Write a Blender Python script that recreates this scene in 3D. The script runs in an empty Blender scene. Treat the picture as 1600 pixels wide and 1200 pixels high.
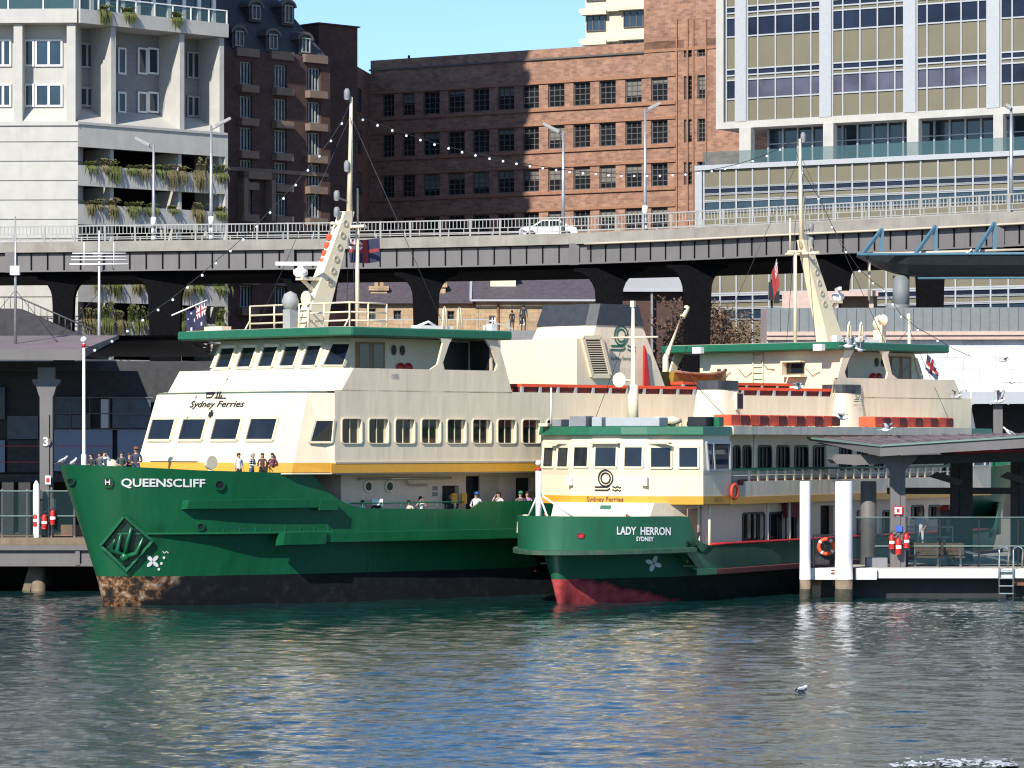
import bpy, bmesh, math, random
import numpy as np
from mathutils import Vector, Matrix
random.seed(7); np.random.seed(7)
R = math.radians
scene = bpy.context.scene
COL = scene.collection
# ---------------------------------------------------------------- camera, sky, sun, exposure
F, YH, ZC = 5500.0, 690.0, 7.5          # focal length in photo pixels, horizon row, eye height above the water
cam_d = bpy.data.cameras.new("Camera"); cam = bpy.data.objects.new("Camera", cam_d); COL.objects.link(cam)
cam.location = (0, 0, ZC); cam.rotation_euler = (R(90), 0, 0)
cam_d.sensor_width = 36; cam_d.lens = 36 * F / 1600; cam_d.shift_y = (YH - 600) / 1600
cam_d.clip_start = 1; cam_d.clip_end = 6000
scene.camera = cam
SUN_EL = R(37); SL = Vector((-.45, -.893, 0)).normalized()
SUN_AZ = math.atan2(SL.x, SL.y)
sv = Vector((SL.x * math.cos(SUN_EL), SL.y * math.cos(SUN_EL), math.sin(SUN_EL)))
w = bpy.data.worlds.new("World"); scene.world = w; w.use_nodes = True
nt = w.node_tree; bg = nt.nodes["Background"]
sky = nt.nodes.new("ShaderNodeTexSky"); sky.sky_type = 'NISHITA'; sky.sun_disc = False
sky.sun_elevation = SUN_EL; sky.sun_rotation = SUN_AZ % (2 * math.pi)
sky.air_density = 1.0; sky.dust_density = 0.1; sky.ozone_density = 4.0; sky.altitude = 0
tint = nt.nodes.new('ShaderNodeMix'); tint.data_type = 'RGBA'; tint.blend_type = 'MULTIPLY'; tint.inputs[0].default_value = 1; tint.inputs[7].default_value = (.80, .91, 1.08, 1)
nt.links.new(sky.outputs[0], tint.inputs[6]); nt.links.new(tint.outputs[2], bg.inputs[0]); bg.inputs[1].default_value = 0.12
sl = bpy.data.lights.new("Sun", 'SUN'); sl.energy = 5.0; sl.angle = R(0.5); sl.color = (1, .945, .85)
so = bpy.data.objects.new("Sun", sl); COL.objects.link(so)
so.rotation_euler = sv.to_track_quat('Z', 'Y').to_euler()
vs = scene.view_settings
vs.view_transform = 'Standard'; vs.look = 'None'; vs.exposure = 0.4; vs.gamma = 1.0
scene.cycles.max_bounces = 6; scene.cycles.pixel_filter_type = 'BLACKMAN_HARRIS'; scene.cycles.filter_width = 1.15; scene.cycles.transparent_max_bounces = 12
scene.cycles.use_denoising = True; scene.cycles.denoising_prefilter = 'ACCURATE'; scene.cycles.use_adaptive_sampling = False; scene.cycles.sample_clamp_indirect = 2.0; scene.cycles.caustics_reflective = False; scene.cycles.caustics_refractive = False
# ---------------------------------------------------------------- frames: a thing's own axes, and a pixel ray met with a plane of it
class Frame:
    def __init__(s, x, y, ang=0.0, z=0.0, flip=None):
        s.o = Vector((x, y, z)); s.a = R(ang); s.flip = flip
        s.ex = Vector((math.cos(s.a), math.sin(s.a), 0)); s.ey = Vector((-math.sin(s.a), math.cos(s.a), 0))
    def w(s, v):
        x = v[0] if s.flip is None else s.flip - v[0]
        return s.o + s.ex * x + s.ey * v[1] + Vector((0, 0, v[2]))
    def pix(s, px, py, y=0.0):
        rx = (px - 800) / F
        Y = (y + s.o.x * s.ey.x + s.o.y * s.ey.y) / (rx * s.ey.x + s.ey.y)
        X = rx * Y
        x = (X - s.o.x) * s.ex.x + (Y - s.o.y) * s.ex.y
        if s.flip is not None: x = s.flip - x
        return x, ZC - (py - YH) * Y / F - s.o.z
    def px(s, px, y=0.0): return s.pix(px, YH, y)[0]
W0 = Frame(0, 0)
def at(px, py, Y): return Vector(((px - 800) * Y / F, Y, ZC - (py - YH) * Y / F))
FRM = {}
# ---------------------------------------------------------------- mesh builder
class MB:
    def __init__(s, fr=None): s.fr = fr; s.v = []; s.f = []; s.m = []; s.s = []
    def add(s, vs, fs, m=0, smooth=False):
        b = len(s.v)
        for v in vs: s.v.append(s.fr.w(v) if s.fr else Vector(v))
        for f in fs: s.f.append([i + b for i in f]); s.m.append(m); s.s.append(smooth)
        return s
    def box(s, x0, y0, z0, x1, y1, z1, m=0):
        vs = [(x, y, z) for x in (x0, x1) for y in (y0, y1) for z in (z0, z1)]
        return s.add(vs, [(0,1,3,2),(4,6,7,5),(0,4,5,1),(2,3,7,6),(0,2,6,4),(1,5,7,3)], m)
    def cbox(s, c, d, m=0):
        return s.box(c[0]-d[0]/2, c[1]-d[1]/2, c[2]-d[2]/2, c[0]+d[0]/2, c[1]+d[1]/2, c[2]+d[2]/2, m)
    def bar(s, p, q, wd, h=None, m=0, up=(0,0,1)):
        p = Vector(p); q = Vector(q); h = h or wd; d = (q - p).normalized(); up = Vector(up)
        if abs(d.dot(up)) > .98: up = Vector((0, 1, 0))
        a = d.cross(up).normalized() * wd / 2; b = a.cross(d).normalized() * h / 2
        vs = [e + i * a + j * b for e in (p, q) for i, j in ((-1,-1),(1,-1),(1,1),(-1,1))]
        return s.add(vs, [(0,1,2,3),(7,6,5,4),(0,4,5,1),(1,5,6,2),(2,6,7,3),(3,7,4,0)], m)
    def tube(s, pts, r, n=6, m=0, smooth=True):
        pts = [Vector(p) for p in pts]; k = len(pts); rs = list(r) if hasattr(r, '__len__') else [r] * k
        vs = []
        for i, p in enumerate(pts):
            d = (pts[min(i+1, k-1)] - pts[max(i-1, 0)]).normalized()
            u = Vector((0,0,1)) if abs(d.z) < .9 else Vector((1,0,0))
            a = d.cross(u).normalized(); b = a.cross(d)
            for j in range(n):
                t = 2 * math.pi * j / n
                vs.append(p + (a * math.cos(t) + b * math.sin(t)) * rs[i])
        fs = [(i*n+j, i*n+(j+1) % n, (i+1)*n+(j+1) % n, (i+1)*n+j) for i in range(k-1) for j in range(n)]
        s.add(vs, fs, m, smooth)
        b = len(s.v) - k * n
        s.f += [[b+j for j in range(n)][::-1], [b+(k-1)*n+j for j in range(n)]]; s.m += [m, m]; s.s += [False, False]
        return s
    def prism(s, pts, vec, m=0):
        n = len(pts); pts = [Vector(p) for p in pts]; vec = Vector(vec)
        vs = pts + [p + vec for p in pts]
        return s.add(vs, [list(range(n))[::-1], list(range(n, 2*n))] + [(i, (i+1) % n, n+(i+1) % n, n+i) for i in range(n)], m)
    def ring(s, outer, inner, vec, m=0):
        n = len(outer); vec = Vector(vec); o = [Vector(p) for p in outer]; i_ = [Vector(p) for p in inner]
        vs = o + i_ + [p + vec for p in o] + [p + vec for p in i_]; fs = []
        for i in range(n):
            j = (i + 1) % n
            fs += [(i, j, n+j, n+i), (2*n+i, 3*n+i, 3*n+j, 2*n+j), (i, 2*n+i, 2*n+j, j), (n+i, n+j, 3*n+j, 3*n+i)]
        return s.add(vs, fs, m)
    def loft(s, rows, m=0, closed=False, smooth=False, caps=False, mrow=None):
        n = len(rows[0]); vs = [p for r in rows for p in r]; k = n if closed else n - 1
        for i in range(len(rows) - 1):
            pass
        b = len(s.v); s.add(vs, [], m)
        for i in range(len(rows) - 1):
            for j in range(k):
                s.f.append([b+i*n+j, b+i*n+(j+1) % n, b+(i+1)*n+(j+1) % n, b+(i+1)*n+j])
                s.m.append(mrow[i] if mrow else m); s.s.append(smooth)
        if caps:
            s.f += [[b+j for j in range(n)], [b+(len(rows)-1)*n+j for j in range(n)]]
            s.m += [mrow[0] if mrow else m, mrow[-1] if mrow else m]; s.s += [False, False]
        return s
    def ball(s, c, r, n=8, m=0, sc=(1,1,1)):
        rows = []
        for i in range(n // 2 + 1):
            t = math.pi * i / (n // 2)
            rows.append([(c[0]+r*sc[0]*math.sin(t)*math.cos(2*math.pi*j/n), c[1]+r*sc[1]*math.sin(t)*math.sin(2*math.pi*j/n), c[2]+r*sc[2]*math.cos(t)) for j in range(n)])
        return s.loft(rows, m, closed=True, smooth=True)
    def lathe(s, c, prof, n=12, m=0, axis='z', smooth=True):
        rows = []
        for r, h in prof:
            row = []
            for j in range(n):
                a = 2*math.pi*j/n; u, v = r*math.cos(a), r*math.sin(a)
                row.append({'z': (c[0]+u, c[1]+v, c[2]+h), 'x': (c[0]+h, c[1]+u, c[2]+v), 'y': (c[0]+u, c[1]+h, c[2]+v)}[axis])
            rows.append(row)
        return s.loft(rows, m, closed=True, smooth=smooth, caps=True)
    def holewall(s, x0, z0, x1, z1, y, depth, holes, m=0, mr=None):
        """upright wall at local y with real openings; reveals run 'depth' inwards (+y)"""
        mr = m if mr is None else mr
        xs = sorted(set([x0, x1] + [h[0] for h in holes] + [h[2] for h in holes]))
        zs = sorted(set([z0, z1] + [h[1] for h in holes] + [h[3] for h in holes]))
        for i in range(len(xs)-1):
            for j in range(len(zs)-1):
                a, b = (xs[i]+xs[i+1])/2, (zs[j]+zs[j+1])/2
                if any(h[0] < a < h[2] and h[1] < b < h[3] for h in holes): continue
                s.add([(xs[i],y,zs[j]),(xs[i+1],y,zs[j]),(xs[i+1],y,zs[j+1]),(xs[i],y,zs[j+1])], [(0,1,2,3)], m)
        for a, b, c, d in holes:
            for p, q in (((a,b),(c,b)),((c,b),(c,d)),((c,d),(a,d)),((a,d),(a,b))):
                s.add([(p[0],y,p[1]),(q[0],y,q[1]),(q[0],y+depth,q[1]),(p[0],y+depth,p[1])], [(3,2,1,0)], mr)
        return s
    def build(s, name, mats, parent=None, label=None, bevel=0):
        fr = FRM.get(parent.name) if parent else None
        if fr: vs = [(( v - fr.o).dot(fr.ex), (v - fr.o).dot(fr.ey), v.z - fr.o.z) for v in s.v]
        else: vs = [tuple(v) for v in s.v]
        me = bpy.data.meshes.new(name); me.from_pydata(vs, [], s.f)
        for mt in (mats if isinstance(mats, (list, tuple)) else [mats]): me.materials.append(mt)
        me.polygons.foreach_set('material_index', s.m); me.polygons.foreach_set('use_smooth', s.s); me.update()
        o = bpy.data.objects.new(name, me); COL.objects.link(o)
        if parent: o.parent = parent; FRM[o.name] = fr
        if label: o['label'] = label
        if bevel:
            b = o.modifiers.new('Bevel', 'BEVEL'); b.width = bevel; b.segments = 1; b.limit_method = 'ANGLE'; b.angle_limit = R(40)
        return o
def tag(o, label=None, cat=None, group=None, kind=None):
    if label: o['label'] = label
    if cat: o['category'] = cat
    if group: o['group'] = group
    if kind: o['kind'] = kind
    return o
def thing(name, label, cat, fr=None, loc=None, group=None):
    o = bpy.data.objects.new(name, None); COL.objects.link(o); o.empty_display_size = .3
    fr = fr or Frame(loc[0], loc[1], 0, loc[2] if len(loc) > 2 else 0)
    fr = Frame(fr.o.x, fr.o.y, math.degrees(fr.a), fr.o.z)
    o.location = fr.o; o.rotation_euler = (0, 0, fr.a); FRM[o.name] = fr
    return tag(o, label, cat, group)
def single(mb, name, mats, label, cat, group=None, base=None):
    """a thing that is one mesh: origin at its base"""
    b = Vector(base) if base is not None else Vector((sum(v.x for v in mb.v)/len(mb.v), sum(v.y for v in mb.v)/len(mb.v), min(v.z for v in mb.v)))
    mb.v = [v - b for v in mb.v]; o = mb.build(name, mats); o.location = b
    return tag(o, label, cat, group)
def dup(root, loc, rz=None, label=None, group=None):
    r = root.copy(); COL.objects.link(r); r.location = loc
    if rz is not None: r.rotation_euler = (0, 0, rz)
    if label: r['label'] = label
    if group: r['group'] = group
    for ch in list(root.children):
        c = ch.copy(); COL.objects.link(c); c.parent = r
        for g in ch.children:
            d = g.copy(); COL.objects.link(d); d.parent = c
    return r
def part_dup(o, off, parent=None):
    """a copy of a part (and its sub-parts) shifted by a vector in its thing's axes"""
    c = o.copy(); COL.objects.link(c); c.parent = parent or o.parent; c.location = o.location + Vector(off); FRM[c.name] = FRM.get(o.name)
    for g in o.children:
        d = g.copy(); COL.objects.link(d); d.parent = c
    return c
def rr(x0, z0, x1, z1, r, n=3, sh=0.0):
    """rounded rectangle in (x, z), sheared by sh at the top"""
    out = []
    for cx, cz, a0 in ((x1-r, z0+r, -90), (x1-r, z1-r, 0), (x0+r, z1-r, 90), (x0+r, z0+r, 180)):
        for i in range(n+1):
            a = R(a0 + 90*i/n); x, z = cx + r*math.cos(a), cz + r*math.sin(a)
            out.append((x + sh*(z-z0)/(z1-z0), z))
    return out
from mathutils.bvhtree import BVHTree
def caster(obj):
    """where the sight line of a photo pixel meets a built surface (to read marks off the photograph)"""
    fr = FRM.get(obj.name); me = obj.data; T = (lambda v: fr.w(v)) if fr else (lambda v: obj.matrix_world @ v)
    tree = BVHTree.FromPolygons([T(v.co) for v in me.vertices], [list(p.vertices) for p in me.polygons])
    def hit(px, py, lift=.03):
        d = Vector(((px-800)/F, 1, -(py-YH)/F)).normalized(); loc, nrm, _, _ = tree.ray_cast(Vector((0, 0, ZC)), d)
        if loc is None: return at(px, py, 165)
        if nrm.dot(d) > 0: nrm = -nrm
        return loc + nrm*lift
    return hit
def lerp(t, xs, ys): return float(np.interp(t, xs, ys))
# ---------------------------------------------------------------- materials
def mat(name, col, rough=.6, metal=0, var=.12, scale=3.0, bump=0.0, bscale=30.0, streak=0.0, dirt=None, spec=.5, emit=None, wrinkle=0.0):
    m = bpy.data.materials.new(name); m.use_nodes = True; t = m.node_tree; p = t.nodes['Principled BSDF']
    p.inputs['Roughness'].default_value = rough; p.inputs['Metallic'].default_value = metal
    p.inputs['Specular IOR Level'].default_value = spec
    c = (*col, 1); p.inputs['Base Color'].default_value = c
    geo = t.nodes.new('ShaderNodeNewGeometry')
    out = None
    if var:
        nz = t.nodes.new('ShaderNodeTexNoise'); nz.inputs['Scale'].default_value = scale; nz.inputs['Detail'].default_value = 5
        t.links.new(geo.outputs['Position'], nz.inputs['Vector'])
        mr = t.nodes.new('ShaderNodeMapRange'); mr.inputs[1].default_value = .25; mr.inputs[2].default_value = .75
        mr.inputs[3].default_value = 1 - var; mr.inputs[4].default_value = 1 + var
        t.links.new(nz.outputs['Fac'], mr.inputs[0])
        mx = t.nodes.new('ShaderNodeVectorMath'); mx.operation = 'SCALE'; mx.inputs[0].default_value = col
        t.links.new(mr.outputs[0], mx.inputs['Scale']); out = mx.outputs[0]
    if streak:
        mp = t.nodes.new('ShaderNodeMapping'); mp.inputs['Scale'].default_value = (3.5, 3.5, .22)
        t.links.new(geo.outputs['Position'], mp.inputs[0])
        n2 = t.nodes.new('ShaderNodeTexNoise'); n2.inputs['Scale'].default_value = 1.0; n2.inputs['Detail'].default_value = 6
        t.links.new(mp.outputs[0], n2.inputs['Vector'])
        r2 = t.nodes.new('ShaderNodeMapRange'); r2.inputs[1].default_value = .5; r2.inputs[2].default_value = .8; r2.inputs[4].default_value = streak
        t.links.new(n2.outputs['Fac'], r2.inputs[0])
        m2 = t.nodes.new('ShaderNodeMix'); m2.data_type = 'RGBA'
        t.links.new(r2.outputs[0], m2.inputs[0])
        if out: t.links.new(out, m2.inputs[6])
        else: m2.inputs[6].default_value = c
        m2.inputs[7].default_value = (*(dirt or [x*.45 for x in col]), 1); out = m2.outputs[2]
    if out: t.links.new(out, p.inputs['Base Color'])
    if bump:
        n3 = t.nodes.new('ShaderNodeTexNoise'); n3.inputs['Scale'].default_value = bscale; n3.inputs['Detail'].default_value = 4
        t.links.new(geo.outputs['Position'], n3.inputs['Vector'])
        b = t.nodes.new('ShaderNodeBump'); b.inputs['Strength'].default_value = bump; b.inputs['Distance'].default_value = .05
        t.links.new(n3.outputs['Fac'], b.inputs['Height']); t.links.new(b.outputs[0], p.inputs['Normal'])
    if wrinkle:
        mp = t.nodes.new('ShaderNodeMapping'); mp.inputs['Scale'].default_value = (1.15, 1.15, .28); t.links.new(geo.outputs['Position'], mp.inputs[0])
        n4 = t.nodes.new('ShaderNodeTexNoise'); n4.inputs['Scale'].default_value = 1.0; n4.inputs['Detail'].default_value = 2; t.links.new(mp.outputs[0], n4.inputs['Vector'])
        b2 = t.nodes.new('ShaderNodeBump'); b2.inputs['Strength'].default_value = wrinkle; b2.inputs['Distance'].default_value = .12
        t.links.new(n4.outputs['Fac'], b2.inputs['Height'])
        if bump: t.links.new(b.outputs[0], b2.inputs['Normal'])
        t.links.new(b2.outputs[0], p.inputs['Normal'])
    if emit: p.inputs['Emission Color'].default_value = (*emit[:3], 1); p.inputs['Emission Strength'].default_value = emit[3]
    return m
def brick_mat(name, c1, c2, mortar, su=(1, 1), ang=0.0):
    """bricks run along the wall's own axis: position is turned by the wall's angle first"""
    m = bpy.data.materials.new(name); m.use_nodes = True; t = m.node_tree; p = t.nodes['Principled BSDF']
    geo = t.nodes.new('ShaderNodeNewGeometry'); rot = t.nodes.new('ShaderNodeVectorRotate'); rot.rotation_type = 'Z_AXIS'
    rot.inputs['Angle'].default_value = -R(ang); t.links.new(geo.outputs['Position'], rot.inputs['Vector'])
    sp = t.nodes.new('ShaderNodeSeparateXYZ'); t.links.new(rot.outputs[0], sp.inputs[0])
    cb = t.nodes.new('ShaderNodeCombineXYZ'); t.links.new(sp.outputs[0], cb.inputs[0]); t.links.new(sp.outputs[2], cb.inputs[1])
    br = t.nodes.new('ShaderNodeTexBrick'); br.inputs['Scale'].default_value = 1.0
    br.inputs['Brick Width'].default_value = .46*su[0]; br.inputs['Row Height'].default_value = .17*su[1]; br.inputs['Mortar Size'].default_value = .018
    br.inputs['Color1'].default_value = (*c1, 1); br.inputs['Color2'].default_value = (*c2, 1); br.inputs['Mortar'].default_value = (*mortar, 1)
    br.inputs['Bias'].default_value = -.15
    t.links.new(cb.outputs[0], br.inputs['Vector'])
    nz = t.nodes.new('ShaderNodeTexNoise'); nz.inputs['Scale'].default_value = .8; nz.inputs['Detail'].default_value = 8; nz.inputs['Roughness'].default_value = .7
    t.links.new(geo.outputs['Position'], nz.inputs['Vector'])
    mr = t.nodes.new('ShaderNodeMapRange'); mr.inputs[1].default_value = .3; mr.inputs[2].default_value = .7; mr.inputs[3].default_value = .68; mr.inputs[4].default_value = 1.3
    t.links.new(nz.outputs['Fac'], mr.inputs[0])
    mx = t.nodes.new('ShaderNodeVectorMath'); mx.operation = 'SCALE'
    t.links.new(br.outputs['Color'], mx.inputs[0]); t.links.new(mr.outputs[0], mx.inputs['Scale']); t.links.new(mx.outputs[0], p.inputs['Base Color'])
    p.inputs['Roughness'].default_value = .85
    return m
def glass_mat(name, col, alpha, rough=.03):
    """clear sheet glass: part see-through, part glossy, tinted"""
    m = bpy.data.materials.new(name); m.use_nodes = True; t = m.node_tree
    for n in list(t.nodes):
        if n.type != 'OUTPUT_MATERIAL': t.nodes.remove(n)
    out = [n for n in t.nodes if n.type == 'OUTPUT_MATERIAL'][0]
    tr = t.nodes.new('ShaderNodeBsdfTransparent'); tr.inputs[0].default_value = (*[.80+.20*c for c in col], 1)
    p = t.nodes.new('ShaderNodeBsdfPrincipled'); p.inputs['Base Color'].default_value = (*col, 1); p.inputs['Roughness'].default_value = rough
    mx = t.nodes.new('ShaderNodeMixShader'); mx.inputs[0].default_value = alpha
    t.links.new(tr.outputs[0], mx.inputs[1]); t.links.new(p.outputs[0], mx.inputs[2]); t.links.new(mx.outputs[0], out.inputs[0])
    return m
M = {}
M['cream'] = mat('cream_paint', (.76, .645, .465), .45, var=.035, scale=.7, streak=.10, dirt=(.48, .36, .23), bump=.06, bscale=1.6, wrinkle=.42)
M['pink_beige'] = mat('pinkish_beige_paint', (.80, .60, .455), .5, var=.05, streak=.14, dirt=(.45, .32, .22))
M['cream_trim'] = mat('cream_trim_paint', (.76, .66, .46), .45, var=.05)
M['cream_dark'] = mat('darker_cream_paint', (.50, .43, .33), .5, var=.05)  # cream in a darker tone
M['white'] = mat('white_paint', (.78, .78, .76), .5, var=.05, streak=.15)
M['green'] = mat('green_hull_paint', (.006, .098, .036), .32, var=.13, scale=.5, streak=.30, dirt=(.02, .055, .03), bump=.06, bscale=1.1, wrinkle=.5)
M['green_trim'] = mat('green_trim_paint', (.012, .12, .062), .4, var=.1)
M['recess_shade'] = mat('green_recess_shade', (.006, .035, .022), .4, var=.2)  # hull green darkened to stand for the shade in the anchor recess
M['boot'] = mat('black_boot_paint', (.008, .010, .013), .5, var=.5, scale=1.2, streak=.35, dirt=(.032, .03, .027))
M['dark_paint'] = mat('dark_grey_paint', (.045, .045, .048), .7, var=.25, spec=.3)
M['leaf_dry'] = mat('dry_planter_foliage', (.17, .145, .06), .8, var=.5, scale=6)
M['blind'] = mat('window_blind', (.16, .155, .14), .8, var=.15)
M['red_boot'] = mat('red_antifouling', (.42, .045, .05), .6, var=.25, scale=1.5, streak=.4, dirt=(.12, .03, .03))
M['yellow'] = mat('yellow_band_paint', (.66, .33, .035), .45, var=.06, streak=.08)
M['black'] = mat('black_paint', (.012, .012, .014), .5, var=.2)
M['funnel_cap'] = mat('funnel_cap_paint', (.035, .038, .045), .5, var=.25)
M['dark'] = mat('dark_interior', (.024, .024, .026), .8, var=.3)
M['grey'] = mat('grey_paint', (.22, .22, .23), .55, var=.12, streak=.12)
M['deck'] = mat('deck_paint', (.10, .16, .12), .7, var=.15)
M['glass'] = mat('window_glass', (.012, .016, .02), .04, var=.4, scale=.9, spec=.6)
M['glass_blue'] = mat('blue_window_glass', (.02, .04, .06), .05, var=.35, scale=.5, spec=.7)
M['red'] = mat('red_paint', (.50, .02, .02), .45, var=.1)
M['orange'] = mat('orange_raft_cover', (.78, .085, .025), .6, var=.12, scale=2.5)
M['maroon'] = mat('maroon_raft_mesh', (.16, .03, .025), .8, var=.5, scale=7)
M['steel'] = mat('galvanised_steel', (.42, .42, .42), .4, metal=.6, var=.2)
M['chrome'] = mat('stainless_steel', (.65, .64, .60), .22, metal=.9, var=.1)
M['rust'] = mat('rusty_steel', (.22, .10, .05), .8, var=.5, scale=3, bump=.4, bscale=8)
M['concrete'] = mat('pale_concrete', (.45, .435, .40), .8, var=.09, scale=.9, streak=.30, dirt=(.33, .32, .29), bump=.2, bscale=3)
M['concrete_road'] = mat('weathered_concrete', (.27, .25, .215), .85, var=.2, scale=.8, streak=.3, bump=.3, bscale=4)
M['girder'] = mat('grey_girder_paint', (.145, .135, .132), .6, var=.1, scale=.6, streak=.25)
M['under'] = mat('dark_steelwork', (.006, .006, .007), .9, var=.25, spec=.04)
M['shade_glass'] = mat('shaded_office_glass', (.06, .085, .115), .4, var=.3, spec=.3)
M['rail_grey'] = mat('railing_paint', (.33, .33, .31), .6, var=.1)
M['wood'] = mat('weathered_timber', (.20, .15, .10), .85, var=.3, scale=2, streak=.4)
M['tile_roof'] = mat('slate_roof', (.075, .062, .075), .75, var=.3, scale=2.5, streak=.25)
M['stone'] = brick_mat('sandstone_blocks', (.44, .31, .18), (.36, .25, .15), (.25, .18, .12), (2, 2.4))
M['leaf'] = mat('planter_foliage', (.12, .135, .035), .7, var=.5, scale=6)
M['brown_leaf'] = mat('autumn_foliage', (.14, .085, .05), .8, var=.5, scale=5)
M['bark'] = mat('bark', (.11, .08, .06), .9, var=.3)
M['skin'] = mat('skin', (.52, .30, .21), .6, var=.05)
M['gull_white'] = mat('white_feathers', (.82, .82, .82), .7, var=.05)
M['gull_grey'] = mat('grey_feathers', (.34, .35, .37), .7, var=.1)
M['beak'] = mat('red_beak', (.55, .10, .03), .5, var=.05)
M['bulb'] = mat('white_festoon_bulb', (.8, .85, .95), .25, var=0, emit=(.8, .9, 1, .5))
M['cable'] = mat('dark_cable', (.03, .03, .035), .6, var=0)
M['panel_olive'] = mat('olive_spandrel_panel', (.165, .147, .095), .45, var=.10, scale=.35, streak=.12)
M['alu'] = mat('pale_aluminium', (.43, .44, .455), .45, metal=.2, var=.06)
M['fence_glass'] = glass_mat('tinted_fence_glass', (.03, .085, .10), .15)
M['bal_glass'] = glass_mat('balustrade_glass', (.10, .20, .21), .26)
M['pale_glass'] = glass_mat('clear_sheet_glass', (.2, .3, .32), .25)
M['blue_strut'] = mat('blue_strut_paint', (.07, .16, .22), .5, var=.1)
M['wharf_blue'] = mat('blue_grey_panel', (.20, .25, .35), .5, var=.08, scale=.8)
M['roof_purple'] = mat('faded_roof_sheet', (.17, .13, .135), .7, var=.15, scale=.7)
M['green_cap'] = mat('pale_green_edge', (.16, .24, .21), .6, var=.1)
M['tan'] = mat('tan_timber', (.30, .17, .09), .7, var=.2)
M['pink_stone'] = mat('pinkish_stone', (.50, .37, .31), .8, var=.12)
# ---------------------------------------------------------------- lettering
def masked(name, ma_col, mb_node, test, soft=.25, namp=.5, nscale=1.6, rough=.7):
    """two tones (paint, rust or painted shade) meeting along an uneven line: test = (a, b, c, d), second tone where a*x+b*y+c*z > d in the thing's own axes"""
    m = bpy.data.materials.new(name); m.use_nodes = True; t = m.node_tree; p = t.nodes['Principled BSDF']; p.inputs['Roughness'].default_value = rough; p.inputs['Specular IOR Level'].default_value = .2
    tc = t.nodes.new('ShaderNodeTexCoord'); dp = t.nodes.new('ShaderNodeVectorMath'); dp.operation = 'DOT_PRODUCT'; dp.inputs[1].default_value = test[:3]
    t.links.new(tc.outputs['Object'], dp.inputs[0]); nz = t.nodes.new('ShaderNodeTexNoise'); nz.inputs['Scale'].default_value = nscale; nz.inputs['Detail'].default_value = 6
    t.links.new(tc.outputs['Object'], nz.inputs['Vector']); ma = t.nodes.new('ShaderNodeMath'); ma.operation = 'MULTIPLY_ADD'; ma.inputs[1].default_value = namp*2; 
    t.links.new(nz.outputs['Fac'], ma.inputs[0]); t.links.new(dp.outputs['Value'], ma.inputs[2])
    mr = t.nodes.new('ShaderNodeMapRange'); mr.inputs[1].default_value = test[3]+namp-soft; mr.inputs[2].default_value = test[3]+namp+soft; t.links.new(ma.outputs[0], mr.inputs[0])
    mx = t.nodes.new('ShaderNodeMix'); mx.data_type = 'RGBA'; t.links.new(mr.outputs[0], mx.inputs[0])
    n2 = t.nodes.new('ShaderNodeTexNoise'); n2.inputs['Scale'].default_value = 1.9; n2.inputs['Detail'].default_value = 9; n2.inputs['Roughness'].default_value = .72; t.links.new(tc.outputs['Object'], n2.inputs['Vector'])
    for cols, sock in ((ma_col, 6), (mb_node, 7)):
        rp = t.nodes.new('ShaderNodeValToRGB'); cr = rp.color_ramp; cr.elements[0].position, cr.elements[0].color = cols[0][0], (*cols[0][1], 1); cr.elements[1].position, cr.elements[1].color = cols[-1][0], (*cols[-1][1], 1)
        for q, c in cols[1:-1]: cr.elements.new(q).color = (*c, 1)
        t.links.new(n2.outputs['Fac'], rp.inputs[0]); t.links.new(rp.outputs[0], mx.inputs[sock])
    t.links.new(mx.outputs[2], p.inputs['Base Color']); return m
def lettering(name, body, mt, parent, fr, place, wd, ht, shear=0.0, bold=0.0, label=None, lift=0.0):
    """flat painted letters; place(u, v) gives the local point for u in 0..wd, v in 0..ht"""
    cu = bpy.data.curves.new(name, 'FONT'); cu.body = body; cu.shear = shear; cu.offset = bold; cu.resolution_u = 3
    ob = bpy.data.objects.new(name, cu); COL.objects.link(ob)
    bpy.context.view_layer.update()
    me = bpy.data.meshes.new_from_object(ob.evaluated_get(bpy.context.evaluated_depsgraph_get()))
    bpy.data.objects.remove(ob); bpy.data.curves.remove(cu)
    vs = [v.co.copy() for v in me.vertices]; fs = [list(p.vertices) for p in me.polygons]; bpy.data.meshes.remove(me)
    x0 = min(v.x for v in vs); x1 = max(v.x for v in vs); y0 = min(v.y for v in vs); y1 = max(v.y for v in vs)
    mb = MB(fr); mb.add([place((v.x-x0)/(x1-x0)*wd, (v.y-y0)/(y1-y0)*ht) for v in vs], fs)
    return mb.build(name, mt, parent, label)
def arc(cx, cz, r, a0=0, a1=360, n=24): return [(cx + r*math.cos(R(a0+(a1-a0)*i/n)), cz + r*math.sin(R(a0+(a1-a0)*i/n))) for i in range(n+1)]
def ribbon(mb, line, wd, place, m=0):
    """a painted line of width wd along (u, v) points"""
    L, Rr = [], []
    for i, p in enumerate(line):
        a = line[max(i-1, 0)]; b = line[min(i+1, len(line)-1)]
        dx, dz = b[0]-a[0], b[1]-a[1]; l = math.hypot(dx, dz) or 1
        L.append(place(p[0]-dz/l*wd/2, p[1]+dx/l*wd/2)); Rr.append(place(p[0]+dz/l*wd/2, p[1]-dx/l*wd/2))
    mb.loft([L, Rr], m)
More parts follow.
